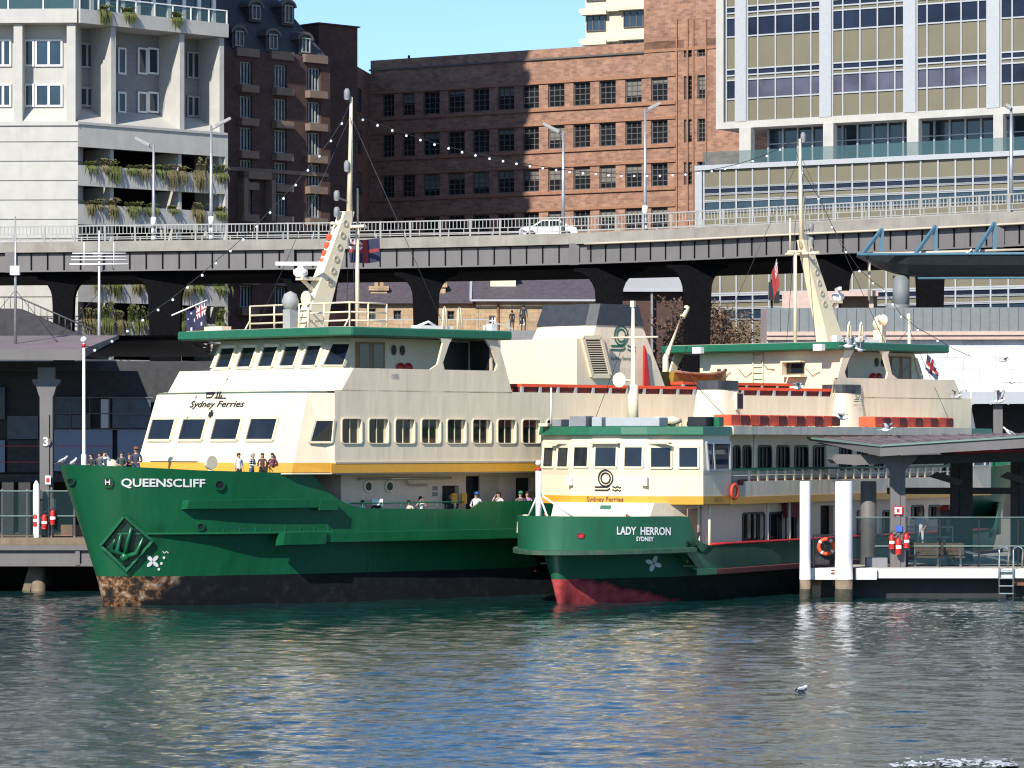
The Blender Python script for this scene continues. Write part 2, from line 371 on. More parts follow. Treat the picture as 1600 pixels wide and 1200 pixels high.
def ferry_emblem(mb, place, s):
    """the operator's mark: a double ring standing on two lines, with two small waves"""
    ribbon(mb, arc(0, .58, .40, 0, 360, 28), .075, lambda u, v: place(u*s, v*s))
    ribbon(mb, arc(0, .58, .26, 0, 360, 24), .075, lambda u, v: place(u*s, v*s))
    ribbon(mb, [(-.62, .14), (-.1, .14), (.1, .15), (.22, .22)], .075, lambda u, v: place(u*s, v*s))
    ribbon(mb, [(-.62, -.02), (.1, -.02), (.26, .08)], .075, lambda u, v: place(u*s, v*s))
    for k in (.14, -.02): ribbon(mb, [(.38+.06*i, k+.035*math.sin(i*1.6)) for i in range(9)], .06, lambda u, v: place(u*s, v*s))
# ---------------------------------------------------------------- water and ground
def build_water():
    ys = []; y = 66.0
    while y < 182: ys.append(y); y += .10 + (y-66)*.0011
    xs = np.arange(-31, 36.01, .17); ys = np.array(ys); X, Y = np.meshgrid(xs, ys)
    Z = np.zeros_like(X); rng = np.random.RandomState(3)
    for i in range(110):
        lam = .34 * (14.0 ** rng.rand()); th = R(68) + rng.normal(0, .62); k = 2*math.pi/lam
        amp = .0085 * lam ** .72 * (.55 + .9*rng.rand()); amp *= .62 if lam > 2.2 else 1
        ph = rng.rand()*6.28
        A = k*(math.cos(th)*X + math.sin(th)*Y) + ph
        env = .6 + .4*np.sin(X*.13*rng.rand() + Y*.09*rng.rand() + rng.rand()*6)
        Z += amp*.41*env*np.sin(A + .35*np.sin(A))
    nx, ny = len(xs), len(ys)
    v = np.stack([X, Y, Z], -1).reshape(-1, 3)
    idx = np.arange(nx*ny).reshape(ny, nx)
    f = np.stack([idx[:-1,:-1], idx[:-1,1:], idx[1:,1:], idx[1:,:-1]], -1).reshape(-1, 4)
    # calm skirt all round, a touch lower
    xr = [-420, -31, 36, 420]; yr = [-120, 66, float(ys[-1]), 226]; base = len(v); ex = []
    for b in yr:
        for a in xr: ex.append((a, b, -.03))
    v = np.concatenate([v, np.array(ex)]); ef = []
    for j in range(3):
        for i in range(3):
            if i == 1 and j == 1: continue
            a = base + j*4 + i; ef.append((a, a+1, a+5, a+4))
    f = np.concatenate([f, np.array(ef)])
    me = bpy.data.meshes.new('water'); me.vertices.add(len(v)); me.vertices.foreach_set('co', v.ravel())
    me.loops.add(f.size); me.polygons.add(len(f)); me.loops.foreach_set('vertex_index', f.ravel().astype(np.int32))
    me.polygons.foreach_set('loop_start', np.arange(0, f.size, 4, dtype=np.int32)); me.polygons.foreach_set('use_smooth', np.ones(len(f), dtype=bool))
    me.update(calc_edges=True)
    m = bpy.data.materials.new('harbour_water'); m.use_nodes = True; t = m.node_tree; p = t.nodes['Principled BSDF']
    p.inputs['Base Color'].default_value = (.006, .030, .030, 1); p.inputs['Roughness'].default_value = .035; p.inputs['IOR'].default_value = 2.5
    geo = t.nodes.new('ShaderNodeNewGeometry'); mp = t.nodes.new('ShaderNodeMapping'); mp.inputs['Scale'].default_value = (1.0, 1.5, 1)
    t.links.new(geo.outputs['Position'], mp.inputs[0])
    n = t.nodes.new('ShaderNodeTexNoise'); n.inputs['Scale'].default_value = 2.6; n.inputs['Detail'].default_value = 5; n.inputs['Roughness'].default_value = .6
    t.links.new(mp.outputs[0], n.inputs['Vector'])
    b = t.nodes.new('ShaderNodeBump'); b.inputs['Strength'].default_value = .24; b.inputs['Distance'].default_value = .10
    t.links.new(n.outputs['Fac'], b.inputs['Height']); t.links.new(b.outputs[0], p.inputs['Normal'])
    me.materials.append(m); o = bpy.data.objects.new('water', me); COL.objects.link(o); tag(o, kind='structure')
build_water()
M['paving'] = mat('quay_paving', (.20, .19, .18), .9, var=.2, scale=.6)
g = MB(); g.box(-700, 226.3, -3, 900, 2600, 2.3); tag(g.build('ground', M['paving']), kind='structure')
g = MB(); g.box(-420, 225.6, -3, 420, 226.3, 2.55)
tag(single(g, 'quay_wall', M['concrete_road'], 'concrete quay wall behind the sterns of the moored ferries', 'wall'))

# a little white wash at the lower right, from a boat just out of the picture
def build_foam():
    b = MB(); rng = random.Random(12)
    for i in range(130):
        px = 1395 + 190*rng.random()**.8; py = 1201 - abs(rng.gauss(0, 5.5)); p = at(px, py, 41250/(py-690)); k = rng.uniform(.02, .11)
        b.add([(p.x+k*1.6*math.cos(a*1.05)*rng.uniform(.6, 1), p.y+k*2.4*math.sin(a*1.05)*rng.uniform(.6, 1), .035+rng.random()*.05) for a in range(6)], [list(range(6))])
    tag(b.build('foam', mat('sea_foam', (.46, .49, .50), .6, var=.2, scale=8)), kind='stuff')
build_foam()
wrng = random.Random(5)
# ================================================================ BUILDINGS BEHIND THE QUAY
def pane_window(fr, par, x0, z0, x1, z1, y, cols, rows, gm, fm, bar=.09, name='window', edge=.10, depth=.10):
    """glass with a proud grid of glazing bars, one window = one mesh"""
    b = MB(fr); b.box(x0, y, z0, x1, y+.05, z1, 0)
    e = y - depth
    for a, c in ((x0, x0+edge), (x1-edge, x1)): b.box(a, e, z0, c, y-.002, z1, 1)
    for a, c in ((z0, z0+edge), (z1-edge, z1)): b.box(x0+edge, e+.004, a, x1-edge, y-.002, c, 1)
    for i in range(1, cols):
        x = x0 + (x1-x0)*i/cols; b.box(x-bar/2, e+.02, z0+edge, x+bar/2, y-.002, z1-edge, 1)
    for j in range(1, rows):
        z = z0 + (z1-z0)*j/rows; b.box(x0+edge, e+.04, z-bar/2, x1-edge, y-.002, z+bar/2, 1)
    if wrng.random() < .42 and 'brick' in par.name:
        h = (z1-z0-2*edge)*wrng.uniform(.15, .75); b.box(x0+edge, y-.012, z1-edge-h, x1-edge, y-.003, z1-edge, 2)
    return b.build(name, [gm, fm, M['blind']], par)
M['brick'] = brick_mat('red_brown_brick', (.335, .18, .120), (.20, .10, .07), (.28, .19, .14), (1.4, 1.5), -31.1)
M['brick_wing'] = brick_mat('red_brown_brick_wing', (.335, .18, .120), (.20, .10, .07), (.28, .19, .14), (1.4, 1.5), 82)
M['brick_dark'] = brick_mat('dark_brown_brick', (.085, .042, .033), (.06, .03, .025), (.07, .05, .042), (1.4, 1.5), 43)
M['brick_band'] = mat('brick_string_course', (.30, .15, .09), .85, var=.2)
M['win_dark'] = mat('steel_window_frame', (.10, .09, .085), .5, var=.1)
# ---- brick office building
BF = Frame(1.99, 365, -31.1)
bo = thing('brick_office_building', 'long red brown brick office building with rows of steel framed windows above the expressway', 'building', BF)
rows_b = [(121.5, 158), (188, 224.4), (255.5, 291), (324.7, 358)]
zr = [(BF.pix(1029.5, b)[1], BF.pix(1029.5, a)[1]) for a, b in rows_b]
pitch = zr[0][0] - zr[1][0]; zr.append((zr[3][0]-pitch, zr[3][1]-pitch)); zr.append((zr[4][0]-pitch, zr[4][1]-pitch))
wx = [(597.5, 616), (628.5, 648), (661, 687), (700, 726), (738.5, 764.5), (777.5, 803.5), (817, 842), (856.5, 882), (896, 922), (936.5, 962), (977, 1002.5), (1017.5, 1043)]
wx = [(BF.px(a), BF.px(b)) for a, b in wx]
nx_ = [(BF.px(1068.5), BF.px(1081)), (BF.px(1089.7), BF.px(1102))]
nz_ = [(BF.pix(1085, b)[1], BF.pix(1085, a)[1]) for a, b in ((61, 89), (118, 155), (186, 222), (253, 288))]
ztop = BF.pix(918, 89.5)[1]; xl, xb, xr_ = BF.px(579), BF.px(1006), BF.px(1150)
holes = [(a, z0, b, z1) for a, b in wx for z0, z1 in zr] + [(a, z0, b, z1) for a, b in nx_ for z0, z1 in nz_]
b = MB(BF); b.holewall(xl, 2.3, xr_, ztop, 0, .3, holes)
b.box(xl+.02, .5, 2.3, xr_, 24, ztop-.8); b.box(xl, 0, ztop, xr_, .45, ztop+.01); b.box(xr_-.01, 0, 2.3, xr_+.4, 24, ztop)
b.box(xb, 0, ztop+.011, xr_+.4, 20, ztop+24)
b.build('wall', M['brick'], bo)
b = MB(BF)
for z0, z1 in zr: b.box(xl, -.14, z1+.08, BF.px(1056), .05, z1+.34); b.box(xl, -.18, z0-.40, BF.px(1056), .05, z0-.12)
b.box(xb, -.1, ztop+.05, xr_, .05, ztop+.35)
for p in (1058, 1075, 1084, 1104): b.bar((BF.px(p), -.1, 10), (BF.px(p), -.1, BF.pix(p, 30)[1]), .16)
b.build('string_course', M['brick_band'], bo)
b = MB(BF); b.box(xl-.1, -.2, ztop+.02, xb, .6, ztop+.2); b.build('coping', M['win_dark'], bo)
for a, c in wx:
    for z0, z1 in zr: pane_window(BF, bo, a, z0, c, z1, .3, 3, 4, M['glass'], M['win_dark'], .08)
for a, c in nx_:
    for z0, z1 in nz_: pane_window(BF, bo, a, z0, c, z1, .3, 2, 5, M['glass'], M['win_dark'], .07)
for p, h in ((623, 1.7), (668, .9), (756, 1.2), (1000, 1.0)):
    b = MB(BF); x = BF.px(p); b.bar((x, 2, ztop-.8), (x, 2, ztop+h), .18); b.bar((x-.3, 2, ztop+h*.6), (x+.3, 2, ztop+h*.6), .12); b.build('roof_vent', M['under'], bo)
# wing of the same building, turning towards the hotel
WF = Frame(*(BF.w((xl, 0, 0)).xy), 82.0)
b = MB(WF); b.box(-46, -.01, 2.3, -.05, 9, ztop-.3); b.build('side_wing', M['brick_wing'], bo)
for i in range(5):
    for z0, z1 in zr[:5]: pane_window(WF, bo, -9.5-7*i, z0, -6-7*i, z1, -.08, 2, 4, M['glass'], M['win_dark'], .08)
# ---- dark brick hotel with a mansard roof
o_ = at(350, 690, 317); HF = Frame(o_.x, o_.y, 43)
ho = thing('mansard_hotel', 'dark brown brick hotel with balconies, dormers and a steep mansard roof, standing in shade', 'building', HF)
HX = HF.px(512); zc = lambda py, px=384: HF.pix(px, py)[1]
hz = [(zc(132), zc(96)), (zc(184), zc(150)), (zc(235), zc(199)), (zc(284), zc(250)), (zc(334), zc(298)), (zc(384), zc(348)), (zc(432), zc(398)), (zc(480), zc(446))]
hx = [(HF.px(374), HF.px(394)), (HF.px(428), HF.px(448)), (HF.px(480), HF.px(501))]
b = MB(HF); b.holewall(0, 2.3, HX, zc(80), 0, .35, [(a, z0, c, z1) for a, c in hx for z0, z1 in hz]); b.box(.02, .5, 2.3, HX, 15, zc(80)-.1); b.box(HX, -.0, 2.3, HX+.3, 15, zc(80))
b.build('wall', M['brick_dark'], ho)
M['tan_trim'] = mat('brown_stone_trim', (.19, .135, .10), .8, var=.15)
M['curtain'] = mat('net_curtain', (.30, .32, .32), .9, var=.3, scale=2)
for a, c in hx:
    for z0, z1 in hz:
        wdw = pane_window(HF, ho, a, z0, c, z1, .35, 4, 1, M['glass'], M['curtain'], .14)
        s = MB(HF); s.box(a-.25, -.75, z0-.75, c+.25, .08, z0-.08); s.build('balcony', M['tan_trim'], ho)
    s = MB(HF); s.box(a-.5, -.35, zc(80)-.5, c+.6, .1, zc(80)+.25); s.build('parapet_block', M['tan_trim'], ho)
b = MB(HF); b.box(-.2, -.12, zc(268), HX, .05, zc(262)); b.box(HF.px(372), -.9, zc(345), HF.px(372)+.5, .05, zc(268)); b.box(HF.px(415), -.9, zc(345), HF.px(415)+.5, .05, zc(268)); b.box(HF.px(372), -.9, zc(280), HF.px(415)+.5, .05, zc(268)-.01)
b.build('arch_surround', M['tan_trim'], ho)
b = MB(HF); zt, ze = zc(-40), zc(80)
b.loft([[(-2, .1, ze), (HX+.2, .1, ze), (HX+.2, 15, ze), (-2, 15, ze)], [(-2, 4.5, zt), (HX-3.6, 4.5, zt), (HX-3.6, 12, zt), (-2, 12, zt)]], closed=True, caps=True)
M['mansard'] = mat('slate_mansard', (.045, .047, .055), .6, var=.3, scale=2)
b.build('mansard_roof', M['mansard'], ho)
def dormer(px, py0, py1, yy):
    x = HF.px(px, yy); z0, z1 = HF.pix(px, py1, yy)[1], HF.pix(px, py0, yy)[1]
    b = MB(HF); pts = [(x-.75, yy, z0), (x+.75, yy, z0), (x+.75, yy, z1-.4)] + [(x+.75*math.cos(R(a)), yy, z1-.4+.55*math.sin(R(a))) for a in range(20, 180, 20)] + [(x-.75, yy, z1-.4)]
    b.prism(pts, (0, 4.2, 0), 0); b.build('dormer', M['mansard'], ho)
    b = MB(HF); pts = [(x+.95*math.cos(R(a)), yy-.15, z1-.38+.75*math.sin(R(a))) for a in range(0, 181, 20)]; b.ring(pts, [(x+.72*math.cos(R(a)), yy-.15, z1-.38+.5*math.sin(R(a))) for a in range(0, 181, 20)], (0, 4, 0)); b.build('dormer_hood', M['win_dark'], ho)
    pane_window(HF, ho, x-.5, z0+.2, x+.5, z1-.2, yy-.06, 2, 1, M['glass_blue'], M['curtain'], .1)
for p, a, c, y in ((373, 45, 76, .1), (426, 50, 81, .1), (477, 56, 86, .1), (399, 5, 34, 1.7), (450, 5, 40, 1.7)): dormer(p, a, c, y)
b = MB(HF); x = HF.px(526, 6); b.box(x-2.2, 6, 20, x+2.6, 10, HF.pix(526, 40, 6)[1]); b.box(x-2.4, 5.8, HF.pix(526, 40, 6)[1], x+2.8, 10.2, HF.pix(526, 38, 6)[1]); b.build('chimney_block', M['brick_dark'], ho)
# ---- concrete apartment tower, left
TO = at(122, 690, 300); TF = Frame(TO.x, TO.y, 43); TL = Frame(TO.x, TO.y, -2)
to = thing('concrete_apartment_tower', 'pale concrete tower with deep window bays and plants hanging from its open car park floors', 'building', TF)
tz = lambda py: TF.pix(122, py)[1]
TX = TF.px(352); PIT = 60.6*300/5500
# car park floors on the right face
ops = []
for k in range(6):
    zt = tz(229 + 60.6*k); ops.append((zt-1.57, zt))
b = MB(TF)
prev = tz(192)
for z0, z1 in ops:
    b.box(.0, 0, z1, TX, .35, prev); prev = z0
b.box(0, 0, 2.3, TX, .35, prev)
b.box(.02, 5, 2.3, TX, 18, tz(192)); b.box(TX, .0, 2.3, TX+.3, 18, tz(190))
b.build('parapet_wall', M['concrete'], to)
b = MB(TF)
for p in (182, 288):
    x = TF.px(p)
    for z0, z1 in ops: b = MB(TF); b.box(x-.35, .4, z0-.1, x, 4.9, z1+.1); b.build('pier', M['concrete'], to)
for z0, z1 in ops: b = MB(TF); b.box(TX-.4, .36, z0, TX-.02, 1.6, z1); b.build('pier', M['concrete'], to)
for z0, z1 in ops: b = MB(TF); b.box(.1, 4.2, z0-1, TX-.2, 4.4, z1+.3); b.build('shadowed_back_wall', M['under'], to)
b = MB(TF); b.box(0, -.12, tz(194), TX+.1, .5, tz(190)); b.build('ledge', M['concrete'], to)
# smooth ribbed front face
b = MB(TL); zz = tz(192); k = 0
while zz > 3:
    b.box(-60, 0, max(2.3, zz-PIT/2+.09), -.02, 3, zz); b.box(-60, .1, zz-PIT/2, -.05, 3, zz-PIT/2+.091); zz -= PIT/2
b.box(-24.5*1.0-.02, -.02, 2.3, -24.4, .1, tz(192)) if False else None
b.build('ribbed_wall', M['concrete'], to)
b = MB(TL); b.box(-60, -.15, tz(196), .05, .4, tz(190)); b.build('ledge', M['concrete'], to)
# two-storey bays
zb, zt2 = tz(190), tz(36)
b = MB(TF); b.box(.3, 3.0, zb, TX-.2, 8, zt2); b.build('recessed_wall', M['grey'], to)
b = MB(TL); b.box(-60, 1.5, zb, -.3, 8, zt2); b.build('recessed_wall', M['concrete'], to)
for p in (181, 288, 350):
    x = TF.px(p); b = MB(TF); b.box(x-.5, 0, zb, x, 3.02, zt2-.01); b.build('fin', M['concrete'], to)
for p in (-96, -56, 35, 118):
    x = TL.px(p); b = MB(TL); b.box(x-.75, -.02, zb, x, 1.52, zt2-.01); b.build('fin', M['concrete'], to)
b = MB(TF); x1 = TF.px(288)-.5
b.prism([(.2, .02, zb), (.2, 3.02, zb), (.2, 3.02, zb+1.5)], (TX-.5, 0, 0)); b.build('sloping_sill', M['concrete'], to)
b = MB(TL); b.prism([(-60, .02, zb), (-60, 1.52, zb), (-60, 1.52, zb+1.3)], (59.6, 0, 0)); b.build('sloping_sill', M['concrete'], to)
def flat_window(fr, p0, p1, ya, yb, y, cols, fm='white', gm='glass_blue'):
    x0, z1 = fr.pix(p0, ya, y); x1, z0 = fr.pix(p1, yb, y); pane_window(fr, to, x0, z0, x1, z1, y-.06, cols, 1, M[gm], M[fm], .2, edge=.16)
for ya, yb in ((62, 104), (131, 167)):
    for p0, p1 in ((-40, -20), (-8, 18), (38, 54), (55, 98)): flat_window(TL, p0, p1, ya, yb, 1.5, 2 if p1-p0 > 20 else 1)
for d, ya, yb in ((0, 66, 108), (0, 135, 168)):
    for p0, p1 in ((120, 150), (152, 164)): flat_window(TF, p0, p1, ya, yb, 3.0, 2, 'rail_grey')
    for p0, p1 in ((183, 196), (214, 229), (230, 247)): flat_window(TF, p0, p1, ya+8, yb+9, 3.0, 1, 'white')
    flat_window(TF, 291, 311, ya+14, yb+16, 3.0, 2, 'rail_grey')
# upper slab with a glazed balustrade, then the storeys out of the picture
b = MB(TF); b.box(-.02, -.35, zt2, TX+.1, 8, tz(14)); b.build('balcony_slab', M['concrete'], to)
b = MB(TL); b.box(-60, -.35, zt2+.003, -.05, 8, tz(14)-.003); b.build('balcony_slab', M['concrete'], to)
b = MB(TF); zs = tz(14)
b.box(0, -.2, zs, TX, -.17, zs+1.05, 1)
for i in range(9): x = TX*i/8; b.box(max(x-.06, 0), -.26, zs, x+.06, -.12, zs+1.2)
b.box(0, -.26, zs+1.1, TX, -.12, zs+1.2); b.build('balustrade', [M['white'], M['bal_glass']], to)
b = MB(TL); b.box(-60, -.2, zs, 0, -.17, zs+1.05, 1)
for i in range(20): b.box(-60+3*i, -.26, zs, -60+3*i+.1, -.12, zs+1.2)
b.box(-60, -.26, zs+1.1, 0, -.12, zs+1.2); b.build('balustrade', [M['white'], M['bal_glass']], to)
b = MB(TF); b.box(.4, 1.2, zs, TX-.4, 1.4, zs+3.2)
b.build('glazed_wall', M['glass_blue'], to)
b = MB(TF)
for i in range(10): b.box(.4+(TX-1)*i/9, 1.0, zs, .75+(TX-1)*i/9, 1.22, zs+3.2)
b.build('mullions', M['white'], to)
b = MB(TL); b.box(-60, 1.2, zs, -.5, 1.4, zs+3.2); b.build('glazed_wall', M['glass_blue'], to)
b = MB(TF); z = zs + 3.2
while z < 112: b.box(0, 0, z, TX, 17, z+1.3); b.box(.5, .6, z+1.3, TX-.5, 16, z+3.3, 1); z += 3.3
b.build('upper_storeys', [M['concrete'], M['glass_blue']], to)
b = MB(TL); z = zs + 3.2
while z < 112: b.box(-60, .02, z, -.05, 14, z+1.3); b.box(-59, .6, z+1.3, -.6, 13, z+3.3, 1); z += 3.3
b.build('upper_storeys', [M['concrete'], M['glass_blue']], to)
# hanging plants, one tuft = one plant
def tuft(fr, x, y, z, wd, up, down, n=48, rng=random):
    b = MB(fr)
    for i in range(n):
        px = x + rng.gauss(0, wd*.42); l = rng.uniform(.5, 1); hang = rng.random() < .55
        p = [Vector((px, y+rng.uniform(-.05, .3), z-.05))]
        dx = rng.gauss(0, .25)
        if hang: q = [(.15*dx, -.28, .18*up*l), (.5*dx, -.48, -.35*down*l), (.8*dx, -.5, -down*l)]
        else: q = [(.3*dx, -.1, .5*up*l), (.9*dx, -.25, .95*up*l), (1.5*dx, -.45, .8*up*l)]
        p += [p[0] + Vector(v) for v in q]; wv = rng.uniform(.05, .10)
        L = [v - Vector((wv, 0, 0)) for v in p[:-1]] + [p[-1]]; Rr = [v + Vector((wv, 0, .02)) for v in p[:-1]] + [p[-1] + Vector((.01, 0, 0))]
        b.loft([L, Rr])
    return b
def plants(px, row, wd, up=.8, down=1.0, lab='bushy green plant hanging over a concrete car park parapet', grp=None):
    x = TF.px(px); z0 = ops[row][0]
    single(tuft(TF, x, .1, z0, wd, up, down), 'hanging_plant', M['leaf_dry' if wrng.random() < .3 else 'leaf'], lab, 'plant', grp, base=TF.w((x, .1, z0)))
r1 = 'hanging green plant on the upper planted parapet above the expressway'; r2 = 'hanging green plant on the lower planted parapet just above the expressway railing'
r3 = 'green plant hanging from the parapet seen under the expressway girder'; r4 = 'tall green grassy plant in the dark opening beneath the expressway'
for p, wdt, u, d in ((142, .7, .5, .9), (163, .5, .9, .6), (178, .9, .8, 1.5), (205, .7, .4, .7), (225, .9, .5, 1.1), (247, .8, .6, .7), (266, 1.1, .7, 1.7), (285, .6, .6, 1.2), (312, 1.3, 1.6, 1.8), (345, 1.2, 1.0, .9)): plants(p, 0, wdt*.75, u, d*1.1, r1, 'plants on the upper parapet')
for p, wdt, u, d in ((142, .9, .4, 1.2), (155, .5, .6, .5), (176, .8, .8, 1.4), (203, .7, .5, 1.1), (216, .6, .6, .6), (236, 1.0, .5, .9), (270, .6, .4, .5), (310, 1.2, .8, 1.5), (345, 1.0, .6, .9)): plants(p, 1, wdt*.7, u, d*1.1, r2, 'plants on the lower parapet')
for p, wdt, u, d in ((150, .8, .5, 1.2), (178, 1.1, .7, 1.5), (215, .9, .5, 1.2), (230, .8, .5, .8), (288, .9, .5, 1.5), (310, 1.0, .6, 1.0), (345, 1.0, .6, 1.0)): plants(p, 3, wdt*.8, u, d, r3, 'plants seen under the girder')
for p, u, wd in ((141, 1.2, .8), (166, 1.9, .9), (186, 1.1, .6), (212, 1.7, 1.0), (236, 1.3, .7), (283, 1.5, .9), (312, 1.0, .7), (346, 1.6, .8)): plants(p, 4, wd, u, 1.5, r4, 'plants beneath the expressway')
for p in (162, 200, 275):
    x = TF.px(p, -.3); z = TF.pix(p, 14 if p < 180 else 22, -.3)[1]
    single(tuft(TF, x, -.3, zs+.05, .55, .6, 1.7 if p < 180 else 1.1, 60), 'hanging_plant', M['leaf'],
           {162: 'longest trailing plant hanging from the balcony slab at the top of the picture', 200: 'small trailing plant hanging in the middle of the tower balcony', 275: 'trailing plant with pale flowers hanging near the right end of the tower balcony'}[p], 'plant', base=TF.w((x, -.3, zs)))
# ---- glass and steel office tower, right
o_ = at(1133, 690, 330); GF = Frame(o_.x, o_.y, -31.9)
go = thing('curtain_wall_office_tower', 'tall office tower with olive panels, white mullions and concrete columns above a glazed podium', 'building', GF)
gz = lambda py, px=1185: GF.pix(px, py)[1]
cols = [(GF.px(a), GF.px(c)) for a, c in ((1151, 1168), (1283, 1301), (1414, 1433), (1544, 1564))]
cw = cols[1][0] - cols[0][0]; cols.append((cols[3][0]+cw, cols[3][1]+cw)); cols.append((cols[4][0]+cw, cols[4][1]+cw))
bays = [(GF.px(1135), cols[0][0])] + [(cols[i][1], cols[i+1][0]) for i in range(5)]
zp = 290*.3375*GF.w((0, 0, 0)).y/F * .995
base = [(455, 557, 'o'), (370, 450, 'w'), (345, 362, 'o'), (318, 340, 'n')]
edge_z = []
zslab0, zslab1 = gz(590*.3375), gz(560*.3375)
b = MB(GF); b.box(GF.px(1121), -.3, zslab0, cols[5][1], 20, zslab1); b.box(GF.px(1121), -.3, zslab1, 0-.02, 20, zslab1+70); b.box(.05, .5, zslab1, cols[5][1], 19.5, zslab1+66)
b.build('concrete_frame', M['concrete'], go)
for c in cols:
    b = MB(GF); b.box(c[0], -.35, zslab1, c[1], .45, zslab1+68); b.build('column', M['alu'], go)
M['navy_glass'] = mat('dark_blue_glass', (.012, .016, .034), .08, var=.6, scale=.4, spec=.35)
M['violet_glass'] = mat('curtained_glass', (.075, .07, .10), .12, var=.6, scale=.35, spec=.5)
def grid_bars(fr, x0, x1, z0, z1, xs, zs, y, th, mtn, par, name='mullion_grid'):
    b = MB(fr)
    for x in xs: b.box(x-th/2, y-.14, z0, x+th/2, y-.02, z1)
    for z in zs: b.box(x0, y-.12, z-th/2, x1, y-.022, z+th/2)
    return b.build(name, M[mtn], par)
nfl = 5
for bi, (x0, x1) in enumerate(bays):
    zs_ = []
    for f in range(nfl):
        for a, c, k in base + [(168, 312, 'o')] if f == 0 else [(x_[0]-290*f, x_[1]-290*f, x_[2]) for x_ in [(370, 450, 'w'), (345, 362, 'o'), (318, 340, 'n'), (168, 312, 'o')]]:
            z0, z1 = gz(c*.3375), gz(a*.3375); zs_ += [z0-.06]
            b = MB(GF); b.box(x0, 0, z0-.1, x1, .3, z1+.1)
            b.build({'o': 'spandrel_panel', 'w': 'window', 'n': 'window'}[k], M[{'o': 'panel_olive', 'w': 'violet_glass' if f == 0 and bi in (1, 2, 3) else 'navy_glass', 'n': 'navy_glass'}[k]], go)
    n = 5 if bi else 1
    xs = [x0 + (x1-x0)*t for t in ((.15, .39, .63, .87) if bi else ())]
    grid_bars(GF, x0, x1, zslab1, gz((168-290*(nfl-1))*.3375), xs + [x0+.06, x1-.06], sorted(set(zs_)), 0, .13, 'alu', go)
# open storey
PY = -4.0
ptop = GF.pix(1092, 259, PY)[1]; PX0 = GF.px(1092, PY); PX1 = cols[5][1]
b = MB(GF); b.box(PX0+4, 2.2, ptop, PX1, 2.4, zslab0-.01)
b.build('glazed_storey', M['glass_blue'], go)
b = MB(GF); x = PX0+4
while x < PX1: b.box(x, 2.0, ptop, x+.16, 2.19, zslab0-.02); x += 1.55
b.box(PX0+4, 2.05, ptop+2.2, PX1, 2.18, ptop+2.3)
b.build('mullions', M['alu'], go)
for p in ((1155, 1173), (1286, 1302), (1417, 1435), (1552, 1567), (1690, 1706)):
    b = MB(GF); b.box(GF.px(p[0], -.6), -.6, ptop, GF.px(p[1], -.6), .2, zslab0-.012); b.build('column', M['concrete'], go)
b = MB(GF); b.box(PX0+.3, PY+.2, ptop, PX1, PY+.24, ptop+1.25); b.build('balustrade', M['bal_glass'], go)
# podium
b = MB(GF); b.box(PX0-.3, PY-.3, ptop-.45, PX1, 20, ptop-.001); b.box(PX0-.3, PY-.25, 2.3, PX0+.45, 20, ptop-.46)
b.build('podium_frame', M['alu'], go)
b = MB(GF); b.box(PX0+.46, PY+.4, 2.3, PX1, 19, ptop-.5); b.build('podium_core', M['under'], go)
pz = lambda py: GF.pix(1110, py, PY)[1]
zs_ = []
segs = [(265, 292, 'o')]
for k in range(4):
    y0 = 292.5 + 84*k; segs += [(y0+3, y0+9.5, 'n'), (y0+13, y0+20, 'o'), (y0+24, y0+38, 'w'), (y0+41, y0+81, 'o')]
step = (GF.px(1600, PY)-PX0)/19.2; ncol = int((PX1-PX0-1)/step)
nb = 5
for i in range(nb):
    x0 = PX0+.46+(PX1-PX0-.46)*i/nb; x1 = PX0+.46+(PX1-PX0-.46)*(i+1)/nb
    for a, c, k in segs:
        z1, z0 = pz(a), pz(c)
        if z0 < 3: continue
        b = MB(GF); b.box(x0, PY, z0-.09, x1, PY+.3, z1+.09); b.build({'o': 'spandrel_panel', 'w': 'window', 'n': 'window'}[k], M[{'o': 'panel_olive', 'w': 'glass_blue', 'n': 'navy_glass'}[k]], go)
        if i == 0: zs_ += [z0-.09, z1+.09]
grid_bars(GF, PX0+.5, PX1, 3, ptop-.46, [PX0+.6+step*i for i in range(ncol)], [z for z in zs_ if z > 3], PY, .15, 'alu', go)
# ---- beige apartment tower far behind
o_ = at(915, 690, 430); AF = Frame(o_.x, o_.y, -24)
ao = thing('beige_apartment_tower', 'distant cream apartment tower with wide windows rising behind the brick office', 'building', AF)
M['beige'] = mat('cream_render', (.60, .54, .42), .8, var=.08, streak=.1)
b = MB(AF); AX = AF.px(1030); b.holewall(0, 20, AX, AF.pix(915, -60)[1], 0, .5, []); b.box(.01, .1, 20, AX, 14, AF.pix(915, -60)[1]-.01); b.build('wall', M['beige'], ao)
for k in range(-2, 4):
    yo = 47*k
    for p0, p1, a, c in ((917, 947, 25, 48), (975, 1006, 17, 42)):
        x0, z1 = AF.pix(p0, a+yo); x1, z0 = AF.pix(p1, c+yo); pane_window(AF, ao, x0, z0, x1, z1, -.1, 3, 1, M['glass_blue'], M['win_dark'], .12)
        b = MB(AF); b.box(x0-.4, -1.0, z1, x1+.4, .05, z1+.5); b.build('sun_hood', M['beige'], ao)
    x0, z1 = AF.pix(911, 12+yo); b = MB(AF); b.box(-.6, -.7, z1-.7, AX, .04, z1-.2); b.build('floor_band', M['beige'], ao)
